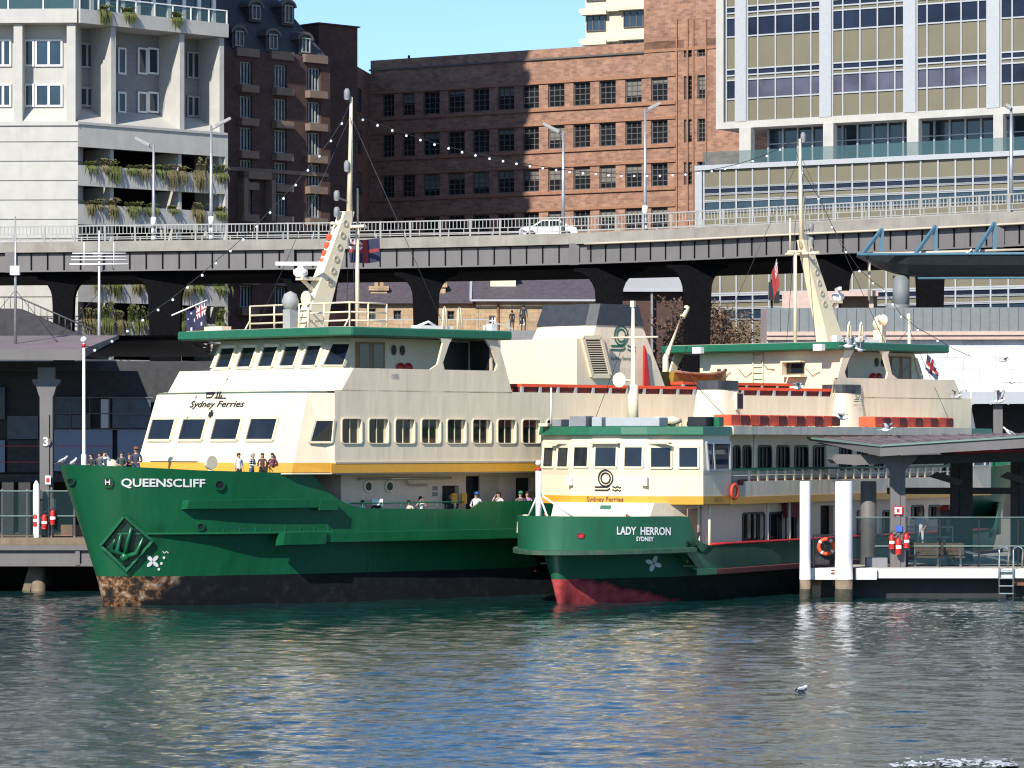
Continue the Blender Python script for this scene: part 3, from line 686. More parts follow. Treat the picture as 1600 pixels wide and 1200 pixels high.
# ---- stone houses under the expressway
def house(name, label, p0, p1, eave, Y, ridge_px, roofm, depth=9, ang=0):
    o_ = at(p0, 690, Y); fr = Frame(o_.x, o_.y, ang); h = thing(name, label, 'house', fr); x1 = fr.px(p1); ze = fr.pix(p0, eave)[1]; zr_ = fr.pix(p0, ridge_px)[1]
    return fr, h, x1, ze, zr_
HA, ha, xa, ze, zr_ = house('stone_cottage', 'low sandstone cottage with slate roof and two chimneys seen left of the expressway pier', 560, 747, 474, 314, 432, 0)
wins = [(HA.px(a), HA.pix(a, d)[1], HA.px(c), HA.pix(a, e)[1]) for a, c, e, d in ((573, 587, 482, 500), (615, 627, 485, 500), (699, 710, 486, 500))]
b = MB(HA); b.holewall(0, 2.3, xa, ze, 0, .3, wins); b.box(.05, .6, 2.3, xa-.05, 9, ze-.05); b.box(xa-.02, 0, 2.3, xa+.2, 9, ze); b.build('wall', M['stone'], ha)
for wv in wins: pane_window(HA, ha, *wv, .3, 2, 2, M['glass'], M['win_dark'], .06)
b = MB(HA); b.prism([(-2, -.5, ze-.02), (-2, 4.5, zr_), (-2, 9.5, ze-.02)], (xa+1.9, 0, 0)); b.build('roof', M['tile_roof'], ha)
for p, t in ((592, 447), (683, 442)):
    x, z = HA.pix(p, t, 1.5); b = MB(HA); b.box(x-.75, 1.5, ze, x+.75, 2.7, z-.4); b.box(x-.9, 1.35, z-.4, x+.9, 2.85, z); b.box(x-.4, 1.7, z, x-.1, 2.4, z+.5); b.box(x+.1, 1.7, z, x+.4, 2.4, z+.5); b.build('chimney', M['stone'], ha)
HB, hb, xb2, ze, zr_ = house('sandstone_hall', 'wider sandstone hall with slate roof and skylight seen between the expressway piers', 748, 925, 468, 308, 415, 0)
wins = [(HB.px(a), HB.pix(a, d)[1], HB.px(c), HB.pix(a, e)[1]) for a, c, e, d in ((764, 774, 493, 508), (811, 820, 491, 508), (850, 860, 491, 508))]
b = MB(HB); b.holewall(0, 2.3, xb2, ze, 0, .3, wins); b.box(.05, .6, 2.3, xb2-.05, 12, ze-.05); b.box(-.25, 0, 2.3, -.02, 12, ze); b.prism([(xb2, 0, 2.3), (xb2, 12, 2.3), (xb2, 12, ze), (xb2, 6, zr_-.1), (xb2, 0, ze)], (.25, 0, 0)); b.build('wall', M['stone'], hb)
for wv in wins: pane_window(HB, hb, *wv, .3, 2, 2, M['glass'], M['white'], .08)
b = MB(HB); b.prism([(-.6, -.6, ze-.03), (-.6, 6, zr_), (-.6, 12.6, ze-.03)], (xb2+1.4, 0, 0)); b.build('roof', M['tile_roof'], hb)
b = MB(HB); b.bar((-.7, -.75, ze-.05), (-.7, 6, zr_+.05), .22); b.bar((-.7, -.72, ze-.1), (xb2+.8, -.72, ze-.1), .16); b.build('gutter', M['alu'], hb)
b = MB(HB); x0, x1 = HB.px(722, 2.5), HB.px(806, 2.5); zsk = ze + (zr_-ze)*(2.9/6.6); b.box(x0+2.5, 2.2, zsk-.2, x1, 3.4, zsk+.75); b.box(x0+2.3, 2.0, zsk+.75, x1+.2, 3.6, zsk+.95); b.build('skylight', M['cream_trim'], hb)
b = MB(HB); b.tube([(HB.px(778), -.12, ze-.3), (HB.px(778), -.12, 8)], .1); b.build('downpipe', M['rust'], hb)
# terrace with railing in front of the houses
b = MB(); p = at(560, 516, 296); q = at(960, 516, 296); TZ = p.z
t_ = thing('stone_terrace', 'dark stone terrace wall with a white railing below the sandstone houses', 'wall', loc=(p.x, p.y, 2.3))
b.box(p.x, 296, 2.3, q.x, 307, TZ); b.build('retaining_wall', M['grey'], t_)
b = MB(); x = p.x
while x < at(800, 0, 296).x: b.bar((x, 296.2, TZ), (x, 296.2, TZ+.9), .08); x += 1.8
b.bar((p.x, 296.2, TZ+.9), (at(760, 0, 296).x, 296.2, TZ+.9), .1); b.bar((at(760, 0, 296).x, 296.2, TZ+.9), (at(802, 0, 296).x, 296.2, TZ+.1), .1); b.build('railing', M['alu'], t_)
# ---- bare tree with brown leaves
def tree(px, Y, ytop, spread, label):
    p = at(px, 690, Y); h = at(px, ytop, Y).z - 2.3; rng = random.Random(px)
    t = thing('bare_tree', label, 'tree', loc=(p.x, p.y, 2.3)); b = MB(); lf = MB()
    def limb(a, d, l, r, k):
        pts = [a]; q = a
        for i in range(4):
            d = (d + Vector((rng.gauss(0, .16), rng.gauss(0, .16), .05))).normalized(); q = q + d*l/4; pts.append(q)
        b.tube(pts, [r, r*.85, r*.72, r*.6, r*.5], 5)
        if k >= 4: 
            for _ in range(40):
                c = pts[rng.randint(1, 4)] + Vector((rng.gauss(0, .35), rng.gauss(0, .35), rng.gauss(0, .35))); s = rng.uniform(.08, .2)
                u = Vector((rng.gauss(0, 1), rng.gauss(0, 1), rng.gauss(0, 1))).normalized()*s; v = u.cross(Vector((rng.gauss(0, 1), rng.gauss(0, 1), 1))).normalized()*s
                lf.add([c-u, c+v*.6, c+u, c-v*.6], [(0, 1, 2, 3)])
            return
        for i in range(3 if k else 4):
            a2 = pts[2 + (i % 3)] if k else pts[2+i % 3]
            nd = (d*.7 + Vector((rng.gauss(0, .6)*spread, rng.gauss(0, .6), rng.uniform(-.05, .5)))).normalized(); limb(a2, nd, l*.66, r*.5, k+1)
    limb(Vector((p.x, p.y, 2.3)), Vector((0, 0, 1)), h*.45, .38, 0)
    b.build('trunk', M['bark'], t); lf.build('crown', M['brown_leaf'], t)
# low pavilion with a white roof behind the trees
HC, hc, xc_, ze, zr_ = house('garden_pavilion', 'low brown pavilion with a white roof edge behind the bare trees', 955, 1100, 452, 318, 430, 0)
b = MB(HC); b.box(0, 0, 2.3, xc_, 6, ze); b.build('wall', M['brick_dark'], hc)
b = MB(HC); b.prism([(-.5, -.8, ze), (-.5, 3, ze+1.3), (-.5, 6.5, ze)], (xc_+1, 0, 0)); b.box(-.6, -.95, ze-.25, xc_+.6, -.81, ze+.1); b.build('roof', M['alu'], hc)
for p in (1018, 1078): b = MB(HC); x = HC.px(p); b.bar((x, -.6, 2.3), (x, -.6, ze-.26), .2); b.build('post', M['grey'], hc)
tree(1030, 288, 452, 1.0, 'bare tree with a few brown leaves between the dark expressway piers')
tree(1062, 296, 462, 1.0, 'second bare brown tree, partly behind the rescue boat davit')
# ================================================================ EXPRESSWAY
ex_px = [-260, -60, 0, 150, 300, 450, 600, 750, 900, 1050, 1200, 1400, 1600, 1800, 2050]
ex_Y = [276, 274.5, 274, 272.6, 271, 269.6, 268, 265.2, 262, 257, 251, 244, 237, 229.5, 228.5]
ES = np.array([[(p-800)*y/F, y] for p, y in zip(ex_px, ex_Y)])
def resample(step):
    d = np.concatenate([[0], np.cumsum(np.hypot(*np.diff(ES, axis=0).T))]); n = int(d[-1]/step); s = np.linspace(0, d[-1], n+1)
    P = np.stack([np.interp(s, d, ES[:, 0]), np.interp(s, d, ES[:, 1])], 1); T = np.gradient(P, axis=0); T /= np.hypot(T[:, 0], T[:, 1])[:, None]
    return P, T
def exY(px): return float(np.interp(px, ex_px, ex_Y))
ew = thing('expressway', 'elevated concrete and steel expressway on dark flared piers crossing behind both ferries', 'bridge', loc=(0, 268, 2.3))
Zg0, Zg1, Zp0, Zp1 = 20.75, 22.15, 22.2, 23.02
P, T = resample(2.0)
def off(p, t, o, z): return (p[0]-t[1]*o, p[1]+t[0]*o, z)      # o > 0: away from the camera
def sweep(prof, name, m, mrow=None, extra=None):
    b = MB(); b.loft([[off(p, t, o, z) for p, t in zip(P, T)] for o, z in prof + prof[:1]], mrow=mrow)
    if extra: extra(b)
    return b.build(name, m, ew)
sweep([(0, Zp0), (0, Zp1), (.35, Zp1), (.35, 22.75), (17.6, 22.75), (17.6, 23.4), (18, 23.4), (18, Zp0)], 'deck', M['concrete_road'])
def stiff(b):
    for p, t in zip(*resample(1.32)): b.bar(off(p, t, .24, Zg0+.05), off(p, t, .24, Zg1-.03), .07, .14, 1)
sweep([(.3, Zg0), (.3, Zg1+.04), (.5, Zg1+.04), (.5, Zg0)], 'girder', [M['girder'], M['under']], extra=stiff)
sweep([(.08, Zg0-.06), (.08, Zg0+.05), (.7, Zg0+.05), (.7, Zg0-.06)], 'flange', M['girder'])
sweep([(.05, Zg1-.02), (.05, Zg1+.09), (.28, Zg1+.09), (.28, Zg1-.02)], 'flange', M['under'])
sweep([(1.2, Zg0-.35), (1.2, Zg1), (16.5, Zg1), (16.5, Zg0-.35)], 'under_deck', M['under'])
for px in (16, 153, 452, 897, 1262, 1560):
    Y = exY(px); p = at(px, 690, Y); b = MB(); b.cbox((p.x, p.y+.1, (Zg0+Zg1)/2), (.75, .5, Zg1-Zg0+.2)); b.build('joint_plate', M['girder'], ew)
b = MB(); i0 = [i for i in range(len(P)) if P[i][0]*F/P[i][1]+800 > 880]; b.tube([off(P[i], T[i], -.12, Zp0-.02) for i in i0], .085, 5); b.build('service_pipe', M['cream_dark'], ew)
b = MB(); Pb, Tb = resample(.30)
for z, wd in ((1.2, .09), (.56, .06), (.16, .06)):
    for i in range(len(P)-1): b.bar(off(P[i], T[i], .12, Zp1+z), off(P[i+1], T[i+1], .12, Zp1+z), wd)
for p, t in zip(Pb, Tb): b.bar(off(p, t, .12, Zp1+.56), off(p, t, .12, Zp1+1.18), .055)
Pc, Tc = resample(2.4)
for p, t in zip(Pc, Tc): b.bar(off(p, t, .12, Zp1), off(p, t, .12, Zp1+1.26), .13)
for p, t in zip(*resample(1.2)): b.bar(off(p, t, .12, Zp1+.1), off(p, t, .12, Zp1+.6), .07)
b.build('railing', M['rail_grey'], ew)
b = MB(); Pn, Tn = P, T
for z in (.5, 1.0):
    for i in range(len(P)-1): b.bar(off(P[i], T[i], 17.8, 23.4+z), off(P[i+1], T[i+1], 17.8, 23.4+z), .08)
for p, t in zip(Pc, Tc): b.bar(off(p, t, 17.8, 23.4), off(p, t, 17.8, 24.45), .1)
b.build('railing', M['rail_grey'], ew)
def pier(px, hw, fl, back=1.2, dep=1.5):
    Y = exY(px) + back; p = at(px, 690, Y); zt = Zg0-.36; b = MB()
    half = [(hw*.8, 2.3), (hw*.95, zt-4.2), (hw, zt-2.3)] + [(hw + (fl-hw)*(1-math.cos(R(a))), zt-2.0+1.75*math.sin(R(a))) for a in (15, 30, 45, 60, 75, 90)] + [(fl, zt)]
    pts = [(p.x+x, p.y, z) for x, z in half] + [(p.x-x, p.y, z) for x, z in half[::-1]]
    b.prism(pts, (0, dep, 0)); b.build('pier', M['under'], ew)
for a in ((98, .8, 2.0), (257, 1.25, 2.3), (470, .9, 1.9), (665, .98, 2.4), (952, 1.0, 2.6), (1090, 1.0, 2.2), (1305, 1.0, 2.2), (1455, .9, 1.9)): pier(*a)
# ---- street lamps on the expressway
def lamp(px, ytop, arm, hl, lab, dy=.5, white=True):
    Y = exY(px) + dy; b0 = at(px, 690, Y); zt = at(px, ytop, Y).z; z0 = 22.75
    t = thing('street_lamp', lab, 'street lamp', loc=(b0.x, b0.y, z0), group='street lamps along the expressway')
    b = MB(); b.tube([(b0.x, b0.y, z0), (b0.x, b0.y, z0+3), (b0.x, b0.y, zt)], [.16, .13, .09], 8); b.build('pole', M['steel'], t)
    b = MB(); b.tube([(b0.x, b0.y, zt-.35), (b0.x+arm*.6, b0.y, zt-.05), (b0.x+arm, b0.y, zt+.25)], .055, 6); b.build('arm', M['steel'], t)
    b = MB(); d = 1 if arm > 0 else -1
    b.bar((b0.x+arm*.35, b0.y-.05, zt-.02), (b0.x+arm*.35+d*hl, b0.y-.05, zt+.02+hl*.45), .42, .2); b.build('lamp_head', M['rail_grey'], t)
    b = MB(); b.bar((b0.x+arm*.4, b0.y-.06, zt-.14), (b0.x+arm*.35+d*hl*.9, b0.y-.06, zt-.1+hl*.41), .34, .06); b.build('lens', M['alu'], t)
    if white:
        b = MB(); zb = Zp1+.05
        for k in range(3): b.tube([(b0.x, b0.y, zb+k*.5), (b0.x, b0.y, zb+k*.5+(.78 if k == 2 else .4))], .21, 8)
        b.build('painted_band', M['white'], t)
lamp(240, 226, -.9, 1.1, 'expressway lamp with its head to the left, in front of the planted parapets')
lamp(330, 196, .9, 1.2, 'taller expressway lamp with its head to the right, at the edge of the concrete tower')
lamp(880, 205, -.9, 1.2, 'expressway lamp reaching left beside the shaded part of the brick wall', white=False)
lamp(1008, 170, .6, .9, 'expressway lamp with a white banded foot in front of the sunlit brick wall')
lamp(1580, 168, -.12, .35, 'expressway lamp seen end on in front of the glass podium', white=False)
# ---- car on the expressway
def car(px, Y, z, label):
    p = at(px, 690, Y); fr = Frame(p.x, p.y, 6, z); c = thing('parked_car', label, 'car', fr)
    prof = [(-2.1, .35), (-2.1, .78), (-1.95, .92), (-1.25, 1.0), (-.55, 1.45), (.75, 1.48), (1.55, 1.02), (2.05, .9), (2.15, .55), (2.1, .35)]
    b = MB(fr); b.loft([[(x, y, h) for x, h in prof] for y in (-.82, -.84, .84, .82)], caps=True); b.box(-2.1, -.8, .34, 2.1, .8, .36); b.build('body', M['white'], c, bevel=.04)
    b = MB(fr)
    for a in ([(-1.1, .98), (-.52, 1.36), (-.05, 1.38), (-.05, .98)], [(.05, .98), (.05, 1.38), (.68, 1.38), (1.3, 1.0)]): b.prism([(x, -.86, h) for x, h in a], (0, .06, 0)); b.prism([(x, .80, h) for x, h in a], (0, .06, 0))
    b.build('side_window', M['glass'], c)
    for x in (-1.35, 1.35):
        for y in (-.86, .62):
            wv = MB(fr); wv.lathe((x, y, .33), [(.1, 0), (.33, 0), (.33, .24), (.1, .24)], 14, axis='y', smooth=False); o = wv.build('wheel', M['black'], c)
            r_ = MB(fr); r_.lathe((x, y-.02, .33), [(.02, 0), (.19, 0), (.19, .28), (.02, .28)], 10, axis='y', smooth=False); r_.build('rim', M['steel'], o)
    for y in (-.6, .6): b = MB(fr); b.cbox((2.1, y, .72), (.12, .35, .15)); b.build('tail_light', M['red'], c)
car(856, exY(856)+3.2, 22.76, 'white hatchback behind the expressway railing, near the middle lamp')
# ================================================================ STATION BUILDING AND CANOPY, RIGHT
o_ = at(1198, 690, 231.5); SF = Frame(o_.x, o_.y, -4.5)
st = thing('station_building', 'low station building with grey ribbed cladding over a white tiled wall', 'building', SF)
sx = lambda p, y=0: SF.px(p, y)
z1, z0 = SF.pix(1400, 481)[1], SF.pix(1400, 518)[1]
M['clad'] = mat('ribbed_grey_cladding', (.17, .19, .195), .6, var=.1, streak=.2)
b = MB(SF); b.box(0, -.3, z0, 36, .5, z1)
x = .2
while x < 36: b.box(x, -.37, z0+.02, x+.07, -.29, z1-.02); x += .62
b.build('cladding', M['clad'], st)
zp = SF.pix(1400, 531)[1]
b = MB(SF); b.box(0, -.5, zp, 36, .5, z0-.004); b.box(0, -.62, zp+.28, 36, -.49, zp+.36); b.build('ledge', M['pink_stone'], st)
zb = SF.pix(1500, 612)[1]
M['white_tile'] = brick_mat('white_wall_tiles', (.70, .69, .68), (.64, .63, .62), (.45, .45, .46), (4.5, 4.5), -4.5)
b = MB(SF); b.box(0, -.05, zb, 36, .6, zp-.002); b.build('tiled_wall', M['white_tile'], st)
b = MB(SF); b.box(0, -.35, zb-.8, 36, .6, zb-.003); b.build('lintel', M['alu'], st)
b = MB(SF); b.box(0, 4.5, 2.3, 36, 5, zb-.8); b.build('back_wall', M['dark'], st)
for i in range(8): b = MB(SF); b.box(1+4.6*i, .1, 2.3, 1.6+4.6*i, .6, zb-.81); b.build('column', M['girder'], st)
b = MB(SF); b.box(-.4, .4, zb, 0, 5, z1); b.box(.02, .51, z1-.5, 36, 5.2, z1-.2); b.build('roof', M['roof_purple'], st)
b = MB(SF); zc_ = SF.pix(1260, 455, 2)[1]; b.box(sx(1222, 2), 2, z1-.3, sx(1310, 2), 5, zc_); b.box(sx(1305, 2), 1.6, zc_-.35, sx(1372, 2), 4.5, zc_); b.box(sx(1365, 2)-.3, 2.2, z1-.3, sx(1365, 2), 4, zc_-.35); b.box(sx(1315, 2), 4.2, z1-.3, sx(1372, 2), 4.4, zc_-.3); b.build('rooftop_kiosk', M['pink_stone'], st)
# ---- boat-shaped steel canopy on a round column
cn = thing('steel_platform_canopy', 'dark boat shaped steel canopy with blue triangular struts on a grey round column', 'canopy', SF)
CY = 1.2; zt = SF.pix(1480, 400, CY)[1]; cx0 = sx(1338, CY); rows = []
b = MB(SF); xs = [cx0, cx0+.6, cx0+1.4, cx0+2.4, cx0+3.4, cx0+6, cx0+16, 38]
dep = [.05, .35, .8, 1.15, 1.38, 1.5, 1.55, 1.55]
for x, d in zip(xs, dep):
    wv = .35 + min(1, (x-cx0)/3)*1.6
    rows.append([(x, CY-wv, zt), (x, CY-wv*.8, zt-d*.45), (x, CY-wv*.35, zt-d*.92), (x, CY+wv*.35, zt-d*.95), (x, CY+wv*.9, zt-d*.4), (x, CY+wv, zt), (x, CY, zt+.02)])
b.loft(rows, closed=True, caps=True, smooth=False)
M['canopy'] = mat('canopy_steel', (.045, .055, .06), .35, metal=.3, var=.15)
b.build('hull_roof', M['canopy'], cn)
b = MB(SF); b.tube([(cx0, CY-1.9, zt+.03), (38, CY-1.98, zt+.06)], .1); b.tube([(cx0+4, CY-.9, zt-1.5), (38, CY-.9, zt-1.5)], .08); b.build('edge_rail', M['blue_strut'], cn)
for p0, p1, yt in ((1346, 1378, 358), (1428, 1462, 353), (1520, 1554, 348), (1612, 1646, 343)):
    b = MB(SF); za = SF.pix(p1, yt, CY)[1]; xa, xc = sx(p0, CY), sx(p1, CY)
    b.bar((xa, CY-1.3, zt), (xc, CY, za), .2); b.bar((xc, CY, zt), (xc, CY, za), .26); b.build('strut', M['blue_strut'], cn)
b = MB(SF); b.tube([(sx(1408, CY), CY, z1-.2), (sx(1408, CY), CY, zt-1.3)], .55, 16); b.tube([(sx(1402, CY), CY-.02, z1-.2), (sx(1402, CY), CY-.02, z1+.25)], .8, 16); b.build('column', M['clad'], cn)
b = MB(SF); b.tube([(sx(1358, CY), CY-.4, SF.pix(1358, 470, CY)[1]), (sx(1358, CY), CY-.4, SF.pix(1358, 402, CY)[1]), (sx(1364, CY), CY-.4, SF.pix(1358, 397, CY)[1]), (sx(1640, CY), CY-.4, SF.pix(1500, 390, CY)[1])], .1); b.build('conduit', M['cream_dark'], cn)
# ---- traffic signal in front of the podium
p = at(1206, 488, 234); tr = thing('traffic_signal', 'dark traffic signal silhouetted against the olive panels left of the far mast', 'traffic signal', loc=(p.x, p.y, 2.3))
b = MB(); b.tube([(p.x, p.y, 2.3), (p.x, p.y, p.z+2.2)], .07); b.build('pole', M['under'], tr)
b = MB(); b.cbox((p.x, p.y-.1, p.z+1.4), (.45, .35, 1.2)); b.cbox((p.x+.32, p.y-.1, p.z+1.0), (.35, .3, .8)); b.build('signal_box', M['black'], tr)
# ================================================================ LEFT WHARF
lw = thing('ferry_wharf', 'dark timber and steel ferry wharf with a folded roof at the left edge', 'wharf', loc=(-28, 175, 0))
Z0, Z1 = 1.35, 2.72
b = MB(); pts = [(-75, 175, Z1-.35), (-18, 175, Z1-.35), (24, 217, Z1-.35), (-75, 217, Z1-.35)]; b.prism(pts, (0, 0, .35)); b.build('deck', M['wood'], lw)
b = MB(); b.box(-75, 175.15, Z0, -18.3, 175.4, Z1-.42); b.box(-75, 174.95, Z1-.62, -18.1, 175.14, Z1-.36); b.box(-75, 175.05, Z0-.05, -18.2, 175.5, Z0+.08)
for i in range(14): b.bar((-72+4.2*i, 175.08, Z0), (-72+4.2*i, 175.08, Z1-.63), .22, .14)
b.build('fascia', M['girder'], lw)
for px in (60, -40, -140): 
    p = at(px, 690, 176.3); b = MB(); b.tube([(p.x, p.y, -2.5), (p.x, p.y, Z0-.06)], .38, 10); b.build('pile', M['wood'], lw)
    b = MB(); b.bar((p.x-.95, p.y, -1.2), (p.x-.25, p.y, Z0-.1), .38); b.build('raking_pile', M['wood'], lw)
for k in range(14): 
    b = MB(); b.tube([(-60+4*k, 183, -2.5), (-60+4*k, 183, Z0)], .3, 8); b.build('pile', M['dark_paint'], lw)
b = MB(); b.box(-75, 190, -2.5, -6, 190.4, Z0); b.build('under_wall', M['dark'], lw)
# columns with flared heads
def lcol(px, Y, zt, hw=.32):
    p = at(px, 690, Y); b = MB(); half = [(hw, Z1), (hw, zt-2.0), (hw+.06, zt-1.85), (hw+.16, zt-1.5), (hw+.36, zt-1.25), (hw+.38, zt-1.1), (hw+.1, zt-1.08), (hw+.1, zt-.5)]
    b.prism([(p.x+x, Y, z) for x, z in half] + [(p.x-x, Y, z) for x, z in half[::-1]], (0, .5, 0))
    return b, p
zr0 = at(60, 553, 175).z
b, p3 = lcol(72, 176, zr0-.15); b.box(p3.x-.16, 175.9, Z1, p3.x+.16, 176, zr0-3); b.build('column', M['girder'], lw)
for q in ((-170, 176), (170, 184), (-60, 184)): b, _ = lcol(*q, zr0-.15); b.build('column', M['dark_paint'], lw)
# folded roof
Yf = 174.5; a0 = at(-200, 536, Yf); a1 = at(128, 547, Yf); a2 = at(186, 524, Yf+8); a3 = at(292, 523, Yf+22)
ra, rb = at(-200, 552, Yf), at(128, 560, Yf)
b = MB(); top = [(-80, Yf, a0.z), (a1.x, Yf, a1.z), (a2.x, a2.y, a2.z), (a3.x, a3.y, a3.z), (a3.x, 214, a3.z), (-80, 214, a3.z+.3)]
b.add([(x, y, z) for x, y, z in top] + [(x, y, z-.22) for x, y, z in top], [(0, 1, 2, 3, 4, 5), (11, 10, 9, 8, 7, 6)]); b.build('roof', M['roof_purple'], lw)
b = MB(); b.add([(-80, Yf-.05, a0.z+.02), (a1.x, Yf-.05, a1.z+.02), (a1.x, Yf-.05, a1.z-.5), (-80, Yf-.05, a0.z-.52), (a1.x+.02, Yf-.03, a1.z+.02), (a2.x, a2.y, a2.z+.02), (a2.x, a2.y, a2.z-.16), (a1.x+.02, Yf-.03, a1.z-.42)], [(0, 1, 2, 3), (4, 5, 6, 7)])
b.add([(-80, Yf+.2, a0.z-.5), (a1.x, Yf+.2, a1.z-.5), (a1.x, Yf-.05, a1.z-.5), (-80, Yf-.05, a0.z-.5)], [(0, 1, 2, 3)])
b.build('roof_fascia', M['girder'], lw)
b = MB(); b.add([(a1.x-.1, Yf+.3, a1.z-.45), (a2.x, a2.y, a2.z-.3), (a3.x, a3.y, a3.z-.3), (a3.x, 214, a3.z-.8), (-80, 214, a3.z-.8), (-80, Yf+.3, a0.z-.55)], [(0, 1, 2, 3, 4, 5)])
for y in (180, 188, 196): b.bar((-80, y, zr0-.5), (-6+(y-180)*.8, y, zr0-.5), .3, .5)
b.build('ceiling', M['dark_paint'], lw)
# upper level front: panels, windows
YP = 183.0
def wp(p0, p1, y0, y1, m, name, d=.12, yy=YP):
    a = at(p0, y1, yy); c = at(p1, y0, yy); b = MB(); b.box(a.x, yy-d, a.z, c.x, yy, c.z); return b.build(name, M[m], lw)
b = MB(); zf = at(0, 741, YP).z; b.box(-75, YP+.3, zf, -7, YP+.6, zr0-.6); b.box(-75, YP-.2, zf-.4, -9.5, YP+8, zf); b.build('upper_wall', M['dark_paint'], lw)
for p0, p1, y0, y1, m in ((-60, 8, 605, 655, 'shade_glass'), (-60, 8, 688, 738, 'wharf_blue'), (85, 176, 671, 736, 'wharf_blue'), (184, 250, 671, 736, 'wharf_blue'), (12, 60, 650, 686, 'shade_glass'), (86, 128, 622, 646, 'shade_glass'), (86, 110, 648, 669, 'shade_glass'), (112, 140, 648, 669, 'shade_glass'), (176, 200, 622, 669, 'shade_glass'), (202, 236, 622, 669, 'shade_glass'), (158, 170, 624, 669, 'alu'), (12, 66, 688, 738, 'dark_paint')):
    wp(p0, p1, y0, y1, m, 'window' if 'glass' in m else 'panel')
for y0 in (620.5, 645.5, 670): wp(84, 240, y0, y0+1.6, 'girder', 'transom', .2)
for y0 in (697, 722): wp(-60, 178, y0-.5, y0+.5, 'red', 'stripe', .14)
for p in (85, 110.5, 141, 172, 201): wp(p-.6, p+.6, 620, 670, 'girder', 'mullion', .18)
b = MB(); b.box(-75, 190, Z1, -4, 190.3, zf-.4); b.build('back_wall', M['dark'], lw)
for p in (38, 12): a = at(p, 690, 180.5); b = MB(); b.box(a.x-.3, 180.5, Z1, a.x+.3, 181, zf-.4); b.build('column', M['dark_paint'], lw)
# timber wall behind the glass fence
b = MB(); a = at(95, 690, 179); b.box(a.x, 179, Z1, a.x+4, 179.2, Z1+.55); b.build('bench_back', M['tan'], lw)
# glazed fence along the left wharf
lf = thing('glass_fence', 'glass panel fence with steel posts along the left wharf deck', 'fence', loc=(-30, 175.4, Z1))
a = at(-120, 690, 175.5); c = at(118, 690, 175.5); zt = at(0, 767, 175.5).z
b = MB(); b.box(a.x, 175.48, Z1+.12, c.x, 175.51, zt); b.build('glass_panel', M['fence_glass'], lf)
for p in (-80, -40, 3, 42, 80, 116): q = at(p, 690, 175.5); b = MB(); b.bar((q.x, 175.55, Z1), (q.x, 175.55, zt+.1), .09); b.build('post', M['girder'], lf)
b = MB(); b.bar((a.x, 175.46, zt), (c.x, 175.46, zt), .05); b.bar((a.x, 175.46, at(0, 806, 175.5).z), (c.x, 175.46, at(0, 806, 175.5).z), .05); b.build('rail', M['green_cap'], lf)
# number roundel and notices on the column
NF = Frame(p3.x, 175.88, 0)
def disc(fr, x, z, r, y, m, name, par, n=20):
    b = MB(fr); b.prism([(x+r*math.cos(2*math.pi*i/n), y, z+r*math.sin(2*math.pi*i/n)) for i in range(n)], (0, .03, 0)); return b.build(name, m, par)
zn = at(73, 690, 175.9).z
disc(NF, 0, zn, .25, -.03, M['girder'], 'number_disc', lw)
lettering('wharf_number', '3', M['white'], lw, NF, lambda u, v: (u-.13, -.045, zn-.22+v), .26, .44, bold=.03)
b = MB(NF); zq = at(73, 750, 175.9).z; b.box(-.02, -.05, zq-.22, .25, -.01, zq+.22, 0); b.box(.03, -.06, zq-.12, .2, -.045, zq+.1, 1); b.build('safety_notice', [M['white'], M['red']], lw)
b = MB(NF); zq = at(73, 790, 175.9).z; b.box(.3, -.05, zq-.6, .52, .1, zq+.35); b.build('notice_board', M['alu'], lw)
# antennas on the wharf roof
def antenna(px, ybase, Y, ytop, label, kind):
    p = at(px, ybase, Y); zt = at(px, ytop, Y).z; t = thing('antenna_mast', label, 'antenna', loc=(p.x, p.y, p.z)); b = MB()
    b.tube([tuple(p), (p.x, p.y, p.z+(zt-p.z)*.5), (p.x, p.y, zt)], [.09, .07, .035], 6); b.build('pole', M['white'] if kind else M['steel'], t)
    if kind == 1:
        b = MB()
        for yy, wv in ((413, 3.1), (406, 2.9), (401, 2.9), (396, 2.8)): z = at(px, yy, Y).z; b.tube([(p.x-wv/2, p.y-.1, z), (p.x+wv/2, p.y-.1, z)], .035 if yy < 413 else .05, 5)
        for dx in (-.78, .78): b.tube([(p.x+dx, p.y-.1, at(px, 420, Y).z), (p.x+dx, p.y-.1, at(px, 378, Y).z)], .03, 5)
        b.build('dipole_rods', M['white'], t)
    else:
        z = at(px, 423, Y).z; b = MB(); b.cbox((p.x, p.y-.1, z), (.5, .3, .48)); b.build('white_box', M['white'], t, bevel=.03)
    b = MB(); zz = p.z + (zt-p.z)*.42
    for dx in (-2.2, 2.2): b.tube([(p.x, p.y, zz), (p.x+dx, p.y, p.z)], .015, 4)
    b.build('guy_wire', M['cable'], t)
zA = at(153, 532, 180)
antenna(155, 528, 185, 360, 'white antenna mast with long horizontal rods above the left wharf roof', 1)
antenna(24, 536, 180, 338, 'thin antenna mast with a white box near the left edge', 0)
# dark stair on the wharf roof
sp = thing('roof_stair', 'dark sloping stair with thin handrail on the left wharf roof', 'stairs', loc=(-27, 190, a0.z))
Ys = 195; q = [at(-60, 482, Ys), at(30, 482, Ys), at(140, 530, Ys), at(-60, 538, Ys)]
b = MB(); b.prism([tuple(v) for v in q], (0, 2, 0)); b.build('flight', M['dark_paint'], sp)
b = MB(); hr = [at(-60, 464, Ys), at(28, 464, Ys), at(146, 516, Ys)]; b.tube(hr, .05, 5)
for i in range(22):
    t = i/21; v0 = at(-60+200*t, 464 if t < .44 else 464+(t-.44)/.56*52, Ys); b.tube([tuple(v0), (v0.x, v0.y, v0.z-.62)], .02, 4)
b.build('handrail', M['girder'], sp)

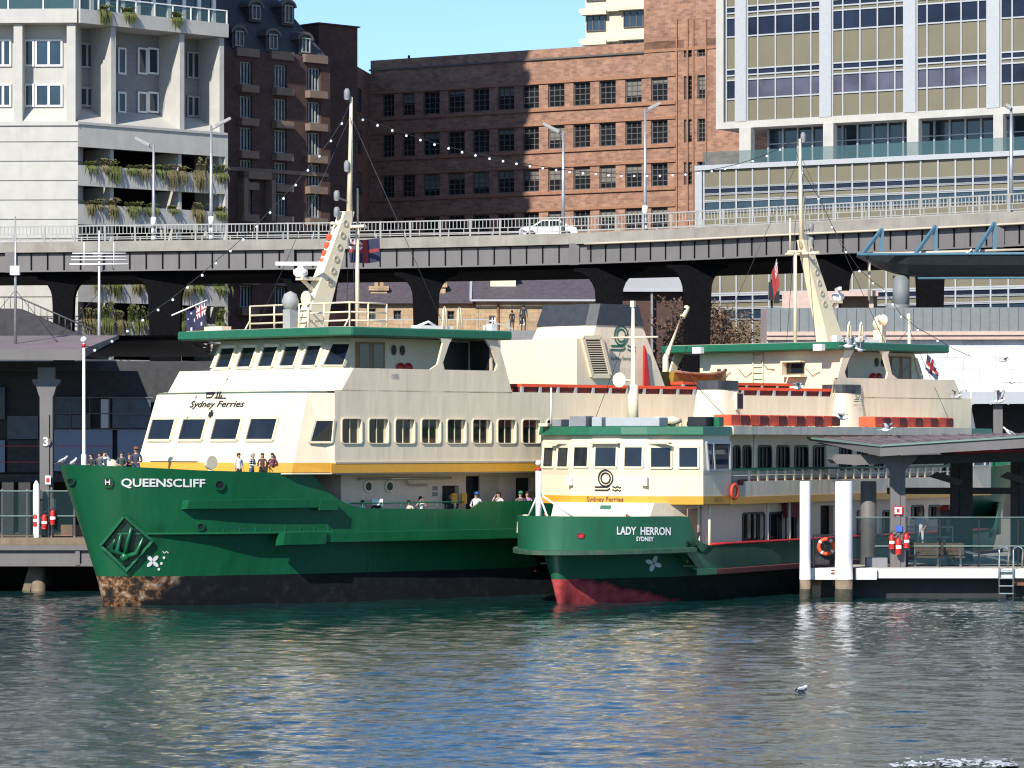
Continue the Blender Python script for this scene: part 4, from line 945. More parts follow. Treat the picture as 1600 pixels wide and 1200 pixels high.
p = at(57, 797, 175.3); b = MB(); b.loft([[(p.x+wd*math.cos(2*math.pi*i/10), 175.25+.07*math.sin(2*math.pi*i/10), z) for i in range(10)] for wd, z in ((.12, Z1+.01), (.16, Z1+.3), (.17, at(0, 775, 175.3).z), (.15, at(0, 757, 175.3).z), (.04, at(0, 751, 175.3).z))], closed=True, caps=True, smooth=True)
single(b, 'rescue_board', M['white'], 'white rescue board standing against the glass fence on the left wharf', 'board')
# ================================================================ BIG GREEN AND CREAM FERRY
QL = 68.8
QF = Frame(-20.0, 159.5, 45); QR = Frame(-20.0, 159.5, 45, flip=QL)
qs = thing('passenger_ferry', 'large green and cream ferry QUEENSCLIFF with a grey topped funnel and two wheelhouses', 'ferry', QF)
def solve(fr, yf, px, py, lift=0.0):
    """the point of the visible side y = -yf(t, z) seen at a photo pixel, moved outwards by lift"""
    y = -3.0
    for _ in range(60):
        t, z = fr.pix(px, py, y); y = y*.4 - .6*yf(t, z)
    a = yf(t+.05, z); g = (a - yf(t-.05, z))/.1; n = Vector((-g, -1, 0)).normalized() if g < 12 else Vector((-1, -.1, 0))
    n = Vector((-g, -1, 0)); n.normalize()
    return Vector((t, y, z)) + n*lift
EH = QL/2
qe = [0, .05, .1, .2, .3, .45, .6, .8, 1, 1.25, 1.5, 1.75, 2, 2.35, 2.75, 3.1, 3.5, 4, 4.5, 5.2, 6, 6.7, 7.5, 8.2, 9, 9.6, 9.9, 10.2, 10.6, 11, 11.6, 12.3, 13.5, 15, 17, 18.5, 18.9, 19.6, 20, 22, 26, 30, EH]
def pchip(xs, ys):
    h = np.diff(xs); d = np.diff(ys)/h; m = np.zeros(len(xs)); m[0], m[-1] = d[0]*1.6, 0
    for i in range(1, len(xs)-1): m[i] = 0 if d[i-1]*d[i] <= 0 else 3*(h[i-1]+h[i])/((2*h[i]+h[i-1])/d[i-1]+(h[i]+2*h[i-1])/d[i])
    def f(x):
        x = min(max(x, xs[0]), xs[-1]); i = min(int(np.searchsorted(xs, x, 'right'))-1, len(xs)-2); t = (x-xs[i])/h[i]
        return float((1+2*t)*(1-t)**2*ys[i]+t*(1-t)**2*h[i]*m[i]+t*t*(3-2*t)*ys[i+1]+t*t*(t-1)*h[i]*m[i+1])
    return f
qh = pchip([0, .1, .3, .6, 1, 1.5, 2, 2.75, 3.5, 4.5, 6, 9, 12, 16, 22, 35], [0, .62, 1.12, 1.62, 2.12, 2.62, 3.05, 3.55, 3.97, 4.42, 4.85, 5.4, 5.8, 6.15, 6.4, 6.4])
qtop = lambda e: lerp(e, [0, 4, 9.6, 9.9, 10.2, 10.6, 11, 11.6, 12.3, 18.9, 19.6, 35], [6.45, 6.2, 6.02, 5.75, 5.35, 5.02, 4.76, 4.52, 4.38, 4.26, 4.62, 4.6])
qsh = lambda z: lerp(z, [-1.5, 0, 1.36, 3.23, 6.4], [3.2, 2.0, 1.7, 1.15, 0])
qk = lambda z, e: 1 - lerp(z, [-1.5, 0, 1.36, 3.23, 6.4], [.8, .58, .42, .20, 0])*math.exp(-e/5.5)
def qhalf(t, z, inset=0.0):
    t = min(t, QL-t); s = qsh(z); e = max(0, (t-s)/(1-s/EH)); return max(qh(e)*qk(z, e) - inset*min(1, max(0, e-1.5)/5), 0)
def qpt(e, z, inset=0.0, out=0.0):
    s = qsh(z); return (e + s*(1-e/EH) - out*math.exp(-e*1.2), max(qh(e)*qk(z, e) - inset*min(1, max(0, e-1.5)/5) + out*(1-math.exp(-e*3)), 0), z)
def qloop(f):
    """closed loop: visible side bow to stern, then the other side back"""
    a = [f(e) for e in qe]; L = [(t, -h, z) for t, h, z in a] + [(QL-t, -h, z) for t, h, z in a[::-1][1:]]
    return L + [(t, -y, z) for t, y, z in L[::-1][1:-1]]
lev = [qloop(lambda e: qpt(e, -1.5, .5)), qloop(lambda e: qpt(e, 0, .5)), qloop(lambda e: qpt(e, .7, .5)), qloop(lambda e: qpt(e, 1.36, .5)), qloop(lambda e: qpt(e, 2.3, .5)), qloop(lambda e: qpt(e, 3.2, .5)), qloop(lambda e: qpt(e, 3.26))]
for f in (.25, .5, .75, 1): lev.append(qloop(lambda e: qpt(e, 3.26 + (qtop(e)-3.26)*f)))
lev.append(qloop(lambda e: (qpt(e, qtop(e))[0]+.14*math.exp(-e), max(0, qpt(e, qtop(e))[1]-.14), qtop(e))))
lev.append(qloop(lambda e: (qpt(e, 3.4)[0]+.2*math.exp(-e), max(0, qpt(e, 3.4)[1]-.16), 3.36)))
b = MB(QF); n = len(lev[0]); b.add([p for r in lev for p in r], [])
for i in range(len(lev)-1):
    for j in range(n):
        b.f.append([i*n+j, i*n+(j+1) % n, (i+1)*n+(j+1) % n, (i+1)*n+j]); t = lev[i][j][0]
        b.m.append((2 if min(t, QL-t) < 4.0 else 1) if i < 3 else 0); b.s.append(True)
M['stem_rust'] = masked('black_boot_with_rusty_stem', [(.40, (.012, .012, .013)), (.48, (.05, .032, .022)), (.53, (.24, .11, .045)), (.58, (.30, .21, .14)), (.66, (.58, .52, .43))], [(.35, (.005, .006, .008)), (.55, (.009, .011, .013)), (.7, (.024, .024, .025))], (1, 0, -.9, 3.0), .6, 1.3, 1.1)
hull = b.build('hull', [M['green'], M['stem_rust'], M['stem_rust']], qs)
m_ = hull.modifiers.new('Edge', 'EDGE_SPLIT'); m_.split_angle = R(32)
def qrail(name, t0, t1, z0, z1, o, mt, n=24, fr=QF, hf=qhalf):
    b = MB(fr); ts = np.linspace(t0, t1, n)
    b.loft([[(t, -hf(t, zm)-d, z) for t in ts] for d, z, zm in ((-.05, z0, z0), (o, z0+.04, z0), (o, z1-.02, z1), (-.05, z1, z1))])
    for t in (t0, t1):
        b.add([(t, -hf(t, z0)+.05, z0), (t, -hf(t, z0)-o, z0+.04), (t, -hf(t, z1)-o, z1-.02), (t, -hf(t, z1)+.05, z1)], [(0, 1, 2, 3)])
    return b.build(name, mt, qs if fr is QF else None)
qrail('rub_rail', QF.px(309, -4.6), QF.px(488, -5.3), 4.42, 4.86, .42, M['green'])
qrail('rub_rail', QF.px(488, -5.3)+.01, QF.px(520, -5.6), 4.30, 4.84, .48, M['green'])
qrail('rub_rail', 8.2, 10.4, 2.72, 3.34, .50, M['green'])
qrail('rub_rail', 10.41, 52, 2.80, 3.30, .38, M['green'], 50)
b = MB(QF); ts = np.linspace(1.6, 11, 40); rows = []
for d, z in ((.0, 3.27), (.10, 3.29), (.10, 3.36), (0, 3.38)): rows.append([(t, -qhalf(t, 3.32)-d, z) for t in ts])
b.loft(rows)
for t in np.arange(1.8, 11, .75): b.bar((t, -qhalf(t, 3.3)-.06, 3.36), (t, -qhalf(t, 3.3)-.02, 3.62), .05)
b.build('knuckle_strip', M['green'], qs)
# decks inside the bulwarks
def deckpoly(name, t0, t1, z, inset, mt, fr=QF, th=.12):
    b = MB(fr); ts = np.linspace(t0, t1, 30); a = [(t, -max(0, qhalf(t, z)-inset), z) for t in ts]; c = [(t, -y, z_) for t, y, z_ in a[::-1]]
    b.prism([(x, y, z_-th) for x, y, z_ in a + c], (0, 0, th)); return b.build(name, mt, qs)
deckpoly('foredeck', .75, 9.9, 5.42, .22, M['deck']); deckpoly('foredeck', QL-9.9, QL-.75, 5.42, .22, M['deck'])
deckpoly('main_deck', 9.95, QL-9.95, 3.12, .6, M['deck'])
b = MB(QF)
for s in (-1, 1):
    for tt in (9.95, QL-9.95): b.box(tt, min(0, s*(qhalf(9.9, 4)-.4)), 3.1, tt+.08, max(0, s*(qhalf(9.9, 4)-.4)), 5.3)
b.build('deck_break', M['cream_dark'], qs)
# bulwark gate rail amidships
b = MB(QF); t0, t1 = QF.px(545, -5.9), QF.px(728, -6.3)
rl = [(t, -qhalf(t, 4.4)+.1, 4.62) for t in np.linspace(t0, t1, 14)]; b.tube(rl, .035, 5)
for p in rl[::2]: b.tube([p, (p[0], p[1], 4.2)], .03, 5)
b.build('gate_rail', M['green_trim'], qs)
# ---- passenger decks
Zt1 = 9.75
ob = [(7.5, 0), (7.7, 4.9), (8.5, 5.5), (10.5, 6.2)]; ot = [(8.75, 0), (8.95, 4.8), (9.55, 5.4), (10.5, 6.2)]
def ends(za, zb, offo, name, mt, lo=ob, hi=ot, zl=6.1, zh=9.75, closed_side=None):
    for fr in (QF, QR):
        rows = []
        for z in (za, zb):
            f = (z-zl)/(zh-zl); P_ = [(a[0]+(c[0]-a[0])*f, a[1]+(c[1]-a[1])*f) for a, c in zip(lo, hi)]
            P_ = [(x-offo*(1 if h < 5.6 else .3), h+offo*(0 if h == 0 else .7)) for x, h in P_]
            rows.append([(x, -h, z) for x, h in P_[::-1]] + [(x, h, z) for x, h in P_[1:]])
        b = MB(fr); b.loft(rows); b.build(name, mt, qs)
ends(6.0, Zt1, 0, 'deckhouse_front', M['cream'])
pxl = [534, 580.5, 625, 667.5, 708, 747.5, 785, 820.5, 854]; tl = [QF.px(p, -6.2) for p in pxl]
dt = (tl[-1]-tl[0])/(len(tl)-1); tl = [tl[0]+dt*i for i in range(25)]; wz0, wz1 = 7.44, 8.55
wins = [(t, wz0, t+dt*.72, wz1) for t in tl if t+dt < QL-10.4 and t > 10.55]
b = MB(QF); b.holewall(10.5, 6.05, QL-10.5, 9.9, -6.2, .16, wins); b.add([(10.5, 6.2, 6.05), (QL-10.5, 6.2, 6.05), (QL-10.5, 6.2, 9.9), (10.5, 6.2, 9.9)], [(0, 1, 2, 3)]); b.box(10.55, -6.198, Zt1+.1, QL-10.55, -6.08, 9.9)
b.build('upper_deck_side', M['cream'], qs)
M['cabin_glass'] = mat('saloon_window_glass', (.018, .018, .016), .08, var=.6, scale=.6, spec=.5)
for i, (a, z0, c, z1) in enumerate(wins):
    b = MB(QF); b.box(a, -6.055, z0, c, -6.0, z1); wdw = b.build('window', M['cabin_glass'], qs)
    b = MB(QF); o = .05; b.ring([(x, -6.26, z) for x, z in rr(a-o, z0-o, c+o, z1+o, .16)], [(x, -6.26, z) for x, z in rr(a, z0, c, z1, .12)], (0, .07, 0)); b.box((a+c)/2-.025, -6.09, z0, (a+c)/2+.025, -6.057, z1); b.box(c-.14, -6.075, z0, c-.01, -6.058, z1, 0)
    b.build('frame', M['cream_trim'], wdw)
b = MB(QF); b.box(10.6, -5.9, 6.3, QL-10.6, 5.9, 9.5); b.build('saloon_core', M['dark'], qs)
# slanted first side window and the four windows across the front
def qside1(t, z):
    f = (z-6.1)/3.65; P_ = [(a[0]+(c[0]-a[0])*f, a[1]+(c[1]-a[1])*f) for a, c in zip(ob, ot)]
    return lerp(t, [p[0] for p in P_[1:]] + [QL-10.5], [p[1] for p in P_[1:]] + [6.2])
def patch(fr, yf, quad_px, lift0, lift1, name, mt, par, rim=None, rimw=.1):
    """a pane over a four-cornered patch of the side, given by photo pixels"""
    c = [solve(fr, yf, *p, lift1) for p in quad_px]; d = [solve(fr, yf, *p, lift0) for p in quad_px]
    b = MB(fr); b.add(d + c, [(3, 2, 1, 0), (4, 5, 6, 7)] + [(i, (i+1) % 4, 4+(i+1) % 4, 4+i) for i in range(4)]); o = b.build(name, mt, par)
    if rim:
        ctr = sum(c, Vector())/4; b = MB(fr)
        for i in range(4): b.bar(c[i], c[(i+1) % 4], rimw, rimw)
        b.build('frame', rim, o)
    return o
patch(QF, qside1, [(483, 691), (519, 691), (522, 656), (493, 656)], -.02, .02, 'window', M['cabin_glass'], qs, M['cream_trim'])
def frontpt(fr, h, z, lift=0.0):
    f = (z-6.1)/3.65; a0 = 7.5+.2*abs(h)/4.9; a1 = 8.75+.2*abs(h)/4.9
    return Vector((a0+(a1-a0)*f - lift, h, z+lift*.3))
def frontpane(fr, h0, h1, z0, z1, lift=.05):
    b = MB(fr); q = [frontpt(fr, *p, lift) for p in ((h0, z0), (h1, z0), (h1, z1), (h0, z1))]; b.prism(q, (.06, 0, 0)); o = b.build('window', M['glass'], qs)
    b = MB(fr)
    q = [frontpt(fr, *p, lift-.01) for p in ((h0-.05, z0-.05), (h1+.05, z0-.05), (h1+.05, z1+.05), (h0-.05, z1+.05))]
    for i in range(4): b.bar(q[i], q[(i+1) % 4], .11, .12)
    b.build('frame', M['cream_trim'], o)
for fr in (QF, QR):
    for h in (-3.65, -1.22, 1.22, 3.65): frontpane(fr, h-.88, h+.88, 7.6, 8.55)
# yellow band, gutter, underside
ends(6.08, 6.52, .035, 'yellow_band', M['yellow'])
b = MB(QF); b.box(10.25, -6.25, 6.05, QL-10.25, -6.2, 6.48); b.box(10.25, 6.2, 6.05, QL-10.25, 6.25, 6.48); b.build('yellow_band', M['yellow'], qs)
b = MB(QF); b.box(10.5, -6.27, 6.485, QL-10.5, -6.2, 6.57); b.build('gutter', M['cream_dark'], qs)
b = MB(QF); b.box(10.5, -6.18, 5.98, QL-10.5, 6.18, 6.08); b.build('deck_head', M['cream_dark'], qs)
# ---- lower deckhouse, in shade under the upper deck
def lw_hole(p0, p1, y0, y1): x0, z1 = QF.pix(p0, y0, -5.0); x1, z0 = QF.pix(p1, y1, -5.0); return (x0, max(z0, 3.15), x1, z1)
hl_ = [lw_hole(728, 765, 744, 800), lw_hole(691, 717, 759, 787), lw_hole(806, 832, 747, 790), lw_hole(860, 890, 747, 800)]
b = MB(QF); b.holewall(12, 3.12, QL-12, 5.97, -5.0, .3, hl_); b.box(12, 4.9, 3.12, QL-12, 5.0, 5.97); b.box(12, -4.99, 3.12, 12.1, 4.9, 5.97); b.build('lower_deckhouse', M['pink_beige'], qs)
b = MB(QF); b.box(12.2, -4.7, 3.13, QL-12.2, 4.7, 5.9); b.build('lower_core', M['dark'], qs)
for p in (575, 608):
    t, z = QF.pix(p, 760, -5.0); b = MB(QF); pts = lambda r: [(t+r*math.cos(2*math.pi*i/16), -5.06, z+r*math.sin(2*math.pi*i/16)) for i in range(16)]
    b.ring(pts(.30), pts(.20), (0, .06, 0)); b.prism([(x, -5.03, q) for x, _, q in pts(.2)], (0, .02, 0), 1); b.build('porthole', [M['cream_trim'], M['black']], qs)
a = hl_[0]; b = MB(QF); b.box((a[0]+a[2])/2, -5.12, a[1], a[2]+.5, -5.04, a[3]); b.build('sliding_door', M['cream_dark'], qs)
for p, y in ((680, 763), (680, 772)):
    t, z = QF.pix(p, y, -5.02); b = MB(QF); b.box(t-.16, -5.03, z-.1, t+.16, -5.0, z+.1); b.build('notice_plate', M['grey'], qs)
b = MB(QF); z = 5.75; b.tube([(13, -5.15, z), (19, -5.15, z)], .06, 5); b.tube([(16, -5.15, z), (16.2, -5.15, z-.3), (17.4, -5.15, z-.3)], .05, 5); b.build('pipework', M['cream_dark'], qs)
for p in (712, 727):
    t, z = QF.pix(p, 779, -5.6); b = MB(QF); b.cbox((t, -5.5, z), (.35, .1, .5)); b.build('orange_lifebelt_box', M['yellow'], qs)
# ---- front details on the deckhouse
b = MB(QF); q = [frontpt(QF, h, z, .10) for h, z in ((3.9, 6.55), (.2, 6.55), (.8, 7.3), (3.3, 7.3))]; b.prism(q, (.1, 0, 0)); b.build('hatch_cover', M['cream_trim'], qs)
qm = lambda u, v: frontpt(QF, -u, v, .03)
lettering('company_name', 'Sydney Ferries', M['black'], qs, QF, lambda u, v: qm(-1.95+u, 9.02+v), 3.95, .40, shear=.25, bold=.012)
b = MB(QF)
ribbon(b, [(-.3, 9.82), (-.95, 9.80), (-.8, 9.56), (-.45, 9.58), (-.3, 9.78)], .07, qm); ribbon(b, [(-.9, 9.74), (-.4, 9.74)], .05, qm)
for u in (-.05, .12, .26): ribbon(b, [(u, 9.53), (u, 9.86 if u < .2 else 9.7)], .085, qm)
ribbon(b, [(-.2, 9.55), (.62, 9.53)], .06, qm); ribbon(b, [(-.32, 8.78), (.02, 8.78)], .2, qm); ribbon(b, [(-.15, 8.62), (-.15, 8.98)], .14, qm)
b.build('crest', M['black'], qs)
# ---- lettering and marks on the hull
hm_ = caster(hull); hm = lambda px, py: hm_(px, py, .035)
lettering('ship_name', 'QUEENSCLIFF', M['white'], qs, None, lambda u, v: hm(189.5+u, 762.5-v+u*.008), 131, 15.5, bold=.025)
def hull_ring(px, py, rp, par=qs):
    b = MB(); c = [hm_(px+rp*math.cos(2*math.pi*i/16), py+rp*math.sin(2*math.pi*i/16), .10) for i in range(16)]; d = [hm_(px+rp*.72*math.cos(2*math.pi*i/16), py+rp*.72*math.sin(2*math.pi*i/16), .10) for i in range(16)]
    b.ring(c, d, (0, .10, 0)); b.add([v + Vector((0, .05, 0)) for v in d], [list(range(16))], 1); b.build('fairlead', [M['green'], M['black']], par)
for p in ((113, 751, 6.2), (169, 752.5, 8.5), (342, 757, 8.5)): hull_ring(*p)
hull_ring(313, 822, 6.5)
b = MB()
for p in ((166, 752), (172, 752)): ribbon(b, [(p[0], 756), (p[0], 748)], 1.6, lambda u, v: hm_(u, v, .12))
ribbon(b, [(166, 752), (172, 752)], 1.6, lambda u, v: hm_(u, v, .12)); b.build('fairlead_light', M['white'], qs)
lowhalf = lambda t, z: qhalf(t, z, .3)
b = MB(); lm = lambda u, v: hm_(u, v, .035)
for k in range(4):
    a = R(45+90*k); pts = []
    for i in range(12):
        q = 2*math.pi*i/12; x, y = 6.3+5.6*math.cos(q), 3.0*math.sin(q); pts.append(lm(238.5+x*math.cos(a)-y*math.sin(a), 876.5+x*math.sin(a)+y*math.cos(a)))
    b.add(pts, [list(range(12))])
b.build('propeller_mark', M['white'], qs)
for x, y in ((256, 871), (252, 880), (248, 889)): b = MB(); b.add([lm(x+2.2*math.cos(i*1.05), y+2.6*math.sin(i*1.05)) for i in range(6)], [list(range(6))]); b.build('dot_mark', M['white'], qs)
b = MB(); ribbon(b, [(254, 861), (257, 864), (260, 861), (263, 864)], 1.6, lm); b.build('wave_mark', M['white'], qs)
# anchor in its diamond pocket
an = [(160, 852), (195, 806), (238, 845), (198, 891)]
b = MB()
for i in range(4):
    p, q = an[i], an[(i+1) % 4]; L = [hm_(p[0]+(q[0]-p[0])*k/10, p[1]+(q[1]-p[1])*k/10, .10) for k in range(11)]
    for u, v in zip(L[:-1], L[1:]): b.bar(u, v, .20, .13)
b.build('anchor_pocket', M['green'], qs)
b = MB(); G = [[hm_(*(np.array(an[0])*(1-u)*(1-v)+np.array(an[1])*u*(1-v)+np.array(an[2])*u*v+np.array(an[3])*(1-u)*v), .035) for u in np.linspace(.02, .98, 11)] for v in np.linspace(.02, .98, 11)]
b.loft(G); b.build('pocket_shade', M['recess_shade'], qs)  # dark sheet laid on the hull in place of the recess's shade
b = MB(); am = lambda x, y, l=.2: hm_(x, y, l)
cr = am(196, 868); b.tube([cr, am(200, 845), am(206, 822)], [.12, .10, .08], 6)
b.tube([cr, am(214, 862), am(224, 838)], [.14, .13, .05], 6); b.tube([cr, am(184, 858), am(190, 832)], [.14, .12, .05], 6)
b.tube([cr, am(176, 856), am(180, 840)], [.1, .1, .05], 6); b.ball(tuple(cr), .24, 8); b.build('anchor', M['green'], qs)
# bow flagstaff, rollers
b = MB(QF); fb = QF.pix(131, 690, 0)[0]; zt = QF.pix(131, 535, 0)[1]; b.tube([(fb, 0, 5.4), (fb, 0, 6.9), (fb, 0, 6.95), (fb, 0, zt)], [.14, .12, .075, .062], 8); b.build('bow_flagstaff', M['white'], qs)
b = MB(QF); b.ball((fb, 0, zt+.12), .16, 8); b.tube([(fb, 0, zt-.22), (fb, 0, zt-.06)], .1, 8, 1); b.build('truck_lamp', [M['white'], M['red']], qs)
b = MB(QF); x = QF.px(173, 0); b.lathe((x, 0, 5.42), [(.4, 0), (.3, .25), (.28, .6), (.36, .95), (.30, 1.18), (.12, 1.27)], 14); b.build('capstan', M['cream_trim'], qs)
b = MB(QF); x = QF.px(329, -3.9); b.lathe((x, -3.9, 6.55), [(.32, -.12), (.32, .12)], 14, axis='y', smooth=False); b.tube([(x, -3.9, 5.42), (x, -3.9, 6.3)], .12, 6); b.build('searchlight', M['cream_trim'], qs)
# ---- top deck between the wheelhouses
b = MB(QF); b.prism([(x, y, Zt1) for x, y in [(8.8, 0), (9.0, -4.75), (9.8, -5.4), (12.7, -6.1), (QL-12.7, -6.1), (QL-9.8, -5.4), (QL-9.0, -4.75), (QL-8.8, 0), (QL-9.0, 4.75), (QL-9.8, 5.4), (QL-12.7, 6.1), (12.7, 6.1), (9.8, 5.4), (9.0, 4.75)]], (0, 0, .09)); b.build('top_deck', M['deck'], qs)
# ---- funnel
FZ = [9.84, 11.3, 13.55, 14.55]
def fsec(z):
    t0 = lerp(z, FZ, [30.5, 31.0, 32.1, 32.5]); t1 = lerp(z, FZ, [37.8, 37.1, 36.1, 35.8]); h = lerp(z, FZ, [2.4, 2.35, 2.1, 2.0]); c = .55
    return [(t0, -h+c, z), (t0+c*.4, -h, z), (t1-c*.6, -h, z), (t1, -h+c*.8, z), (t1, h-c*.8, z), (t1-c*.6, h, z), (t0+c*.4, h, z), (t0, h-c, z)]
b = MB(QF); b.loft([fsec(FZ[0]), fsec(FZ[1]), fsec(FZ[2])], closed=True, caps=True); b.box(30.2, -2.75, 9.84, 32.6, 2.75, 12.75); fun = b.build('funnel', M['cream'], qs)
b = MB(QF); up = lambda z, d: [(x+(d if x > 34 else -d), y+(d if y > 0 else -d), z) for x, y, _ in fsec(z)]
b.loft([up(13.5, .06), up(14.6, .06)], closed=True, caps=True); b.build('funnel_cap', M['funnel_cap'], fun)
fh = lambda t, z: lerp(z, FZ, [2.4, 2.35, 2.1, 2.0])
fq = [(909, 527), (937, 527), (952, 588), (924, 588)]; c = [solve(QF, lambda t, z: 2.76, *p, .06) for p in fq]; b = MB(QF)
for i in range(4): b.bar(c[i], c[(i+1) % 4], .14, .2)
for i in range(1, 17):
    f = i/17; b.bar(c[0].lerp(c[3], f), c[1].lerp(c[2], f), .09, .05)
b.add([v + Vector((0, .05, 0)) for v in c], [(3, 2, 1, 0)], 1); b.build('funnel_louvre', [M['cream_trim'], M['dark']], fun)
ctr = solve(QF, fh, 970, 546, .03); b = MB(QF)
def fmark(u, v): z = ctr.z + v; return (ctr.x + u + .12*v, -fh(0, z)-.03, z)
ferry_emblem(b, fmark, 1.25); b.build('funnel_emblem', M['green_trim'], fun)
lettering('funnel_name', 'Sydney Ferries', M['green_trim'], fun, QF, lambda u, v: fmark(-.75+u, -.62+v), 1.6, .26, bold=.01)
b = MB(QF); x = QF.px(1014, -2.8); b.prism([(x-.25, -2.7, 9.9), (x+.3, -2.7, 9.9), (x+.15, -2.5, 12.2), (x, -2.5, 12.5)], (0, .12, 0)); b.build('red_pennant_board', M['red'], qs)
# ---- wheelhouse at each end
def build_end(fr, near):
    # bridge bulwark
    b = MB(fr); z0, z1 = Zt1+.092, 10.92
    lo = [(10.7, 0), (10.95, 5.95), (11.3, 6.2), (22.5, 6.2)]; hi = [(11.4, 0), (11.7, 5.95), (12.1, 6.2), (22.1, 6.2)]
    out = lambda P_, z, d=0: [(x+d, -(h-d if h else 0), z) for x, h in P_[::-1]] + [(x+d, h-d if h else 0, z) for x, h in P_[1:]]
    b.loft([out(lo, z0), out(hi, z1), out(hi, z1, .12), out(lo, z0, .12)]); b.build('bridge_bulwark', M['cream'], qs)
    # side screens with two big openings
    for s in (-1, 1):
        y = s*6.2 if s < 0 else 6.08; b = MB(fr)
        b.prism([(17.0, y, z1-.01), (17.5, y, z1+.25), (17.85, y, 12.2), (17.7, y, 12.42), (18.45, y, 12.42), (18.25, y, 12.15), (17.85, y, z1+.35), (17.95, y, z1-.01)], (0, .12, 0)); b.build('side_screen_post', M['cream'], qs); b = MB(fr)
        b.prism([(21.35, y, z1-.01), (21.5, y, z1+.3), (21.15, y, 11.9), (20.7, y, 12.42), (21.5, y, 12.42), (22.12, y, z1-.01)], (0, .12, 0))
        b.build('side_screen_post', M['cream'], qs)
    # wheelhouse body
    b = MB(fr); Wb = [(21.2, 4.5), (13.0, 4.5), (12.0, 3.9)]; Wt = [(21.2, 4.5), (13.5, 4.5), (12.65, 3.9)]
    sec = lambda P_, z: [(x, -h, z) for x, h in P_] + [(x, h, z) for x, h in P_[::-1]]
    lerpP = lambda f: [(a[0]+(c[0]-a[0])*f, a[1]) for a, c in zip(Wb, Wt)]
    b.loft([sec(Wb, Zt1+.09), sec(Wb, 10.95), sec(Wt, 12.4)], closed=True, caps=True); wh = b.build('wheelhouse', M['cream'], qs)
    def fp(h, z, l): f = (z-10.95)/1.45; return Vector((12.0+.65*f - l, h, z))
    for i in range(5):
        h = -3.9 + 7.8*(i+.5)/5; b = MB(fr); q = [fp(h-.56, 11.03, .03), fp(h+.56, 11.03, .03), fp(h+.56, 12.08, .03), fp(h-.56, 12.08, .03)]; b.prism(q, (.05, 0, 0)); o = b.build('window', M['glass'], wh)
        b = MB(fr)
        for k in range(4): b.bar(q[k], q[(k+1) % 4], .13, .14)
        b.build('frame', M['cream_trim'], o)
    for s in (-1, 1):
        q = [(12.12, s*4.02, 11.03), (12.95, s*4.53, 11.03), (13.4, s*4.53, 12.08), (12.7, s*4.06, 12.08)]
        b = MB(fr); b.prism(q, (-.05, s*.05, 0)); o = b.build('window', M['glass'], wh)
        b = MB(fr)
        for k in range(4): b.bar(q[k], q[(k+1) % 4], .13, .16)
        b.build('frame', M['cream_trim'], o)
        y = -4.56 if s < 0 else 4.50
        b = MB(fr); b.box(13.75, y, 9.85, 15.6, y+.06, 12.2); o = b.build('door', M['tan'], wh)
        b = MB(fr)
        for x in (13.95, 14.85): b.box(x, y-.02 if s < 0 else y+.06, 11.0, x+.62, y if s < 0 else y+.08, 12.1)
        b.build('door_window', M['glass_blue'], o)
        for x in (16.2, 16.75):
            b = MB(fr); b.prism([(x+.15*math.cos(a*.52), y-.01 if s < 0 else y+.05, 11.85+.24*math.sin(a*.52)) for a in range(12)], (0, .03, 0)); b.build('porthole', M['black'], wh)
        for x in (16.6, 17.1):
            b = MB(fr); b.lathe((x, y-.02 if s < 0 else y+.08, 11.0), [(.12, -.06), (.26, -.04), (.26, .04), (.12, .06)], 12, axis='y'); b.build('hose_reel', M['red'], wh)
        b = MB(fr); b.box(19.3, y-.02 if s < 0 else y+.06, 9.9, 21.1, y if s < 0 else y+.08, 12.3); b.build('dark_shutter', M['black'], wh)
        b = MB(fr); b.box(21.2, min(s*4.6, s*5.9), 9.9, 21.245, max(s*4.6, s*5.9) if s < 0 else 4.6, 12.38); b.build('doorway_shade_panel', M['black'], wh)  # black panel stands in for the darkness of an open doorway
    # bulkhead facing amidships
    b = MB(fr); b.box(21.25, -5.95, Zt1+.092, 21.4, 4.1, 12.41); bh = b.build('bulkhead', M['cream'], qs)
    if not near:
        b = MB(fr); L_ = lambda y, z, x=21.46: (x, y, z)
        for y in (-.35, .35): b.tube([L_(y, 9.9), L_(y, 12.9)], .04, 5)
        for i in range(9): b.tube([L_(-.35, 10+i*.32), L_(.35, 10+i*.32)], .03, 5)
        b.build('ladder', M['cream_trim'], qs)
        b = MB(fr); b.box(21.42, -3.3, 11.2, 21.5, -2.1, 11.75, 1); b.box(21.42, -3.5, 11.0, 22.0, -2.2, 11.12); b.box(21.42, -3.4, 11.8, 21.9, -2.0, 11.88); b.box(21.42, -2.1, 11.1, 21.9, -2.0, 11.8); b.build('vent_hatch', [M['cream_trim'], M['glass']], bh)
        for y, z in ((3.5, 12.55), (-5.2, 12.55)): b = MB(fr); b.cbox((22.45, y, z), (.3, .6, .35)); b.build('floodlight', M['white'], qs)
        rng = random.Random(4)
        for k in range(5):
            y = 3-k*1.6; b = MB(fr); b.tube([(21.45, y, 11.4+rng.random()*.6), (21.47, y-.5, 11+rng.random()*.6), (21.45, y-1, 11.2+rng.random()*.3)], .02, 4); b.build('cable_run', M['rust'], bh)
    # roof
    b = MB(fr); rp = [(11.6, -5.0), (12.2, -6.0), (22.3, -6.42), (22.3, 6.42), (12.0, 6.3), (11.3, 5.6)]
    b.prism([(x, y, 12.42) for x, y in rp], (0, 0, .42)); b.build('roof', M['green_trim'], qs, bevel=.06)
    b = MB(fr); b.prism([(x*1.0+.3*(1 if x < 15 else -1), y*.95, 12.84) for x, y in rp], (0, 0, .03)); b.build('roof_top', M['cream_dark'], qs)
    # mast
    fr0 = fr; fr = Frame(fr.o.x-.3*.7071, fr.o.y-.3*.7071, 45) if near else fr
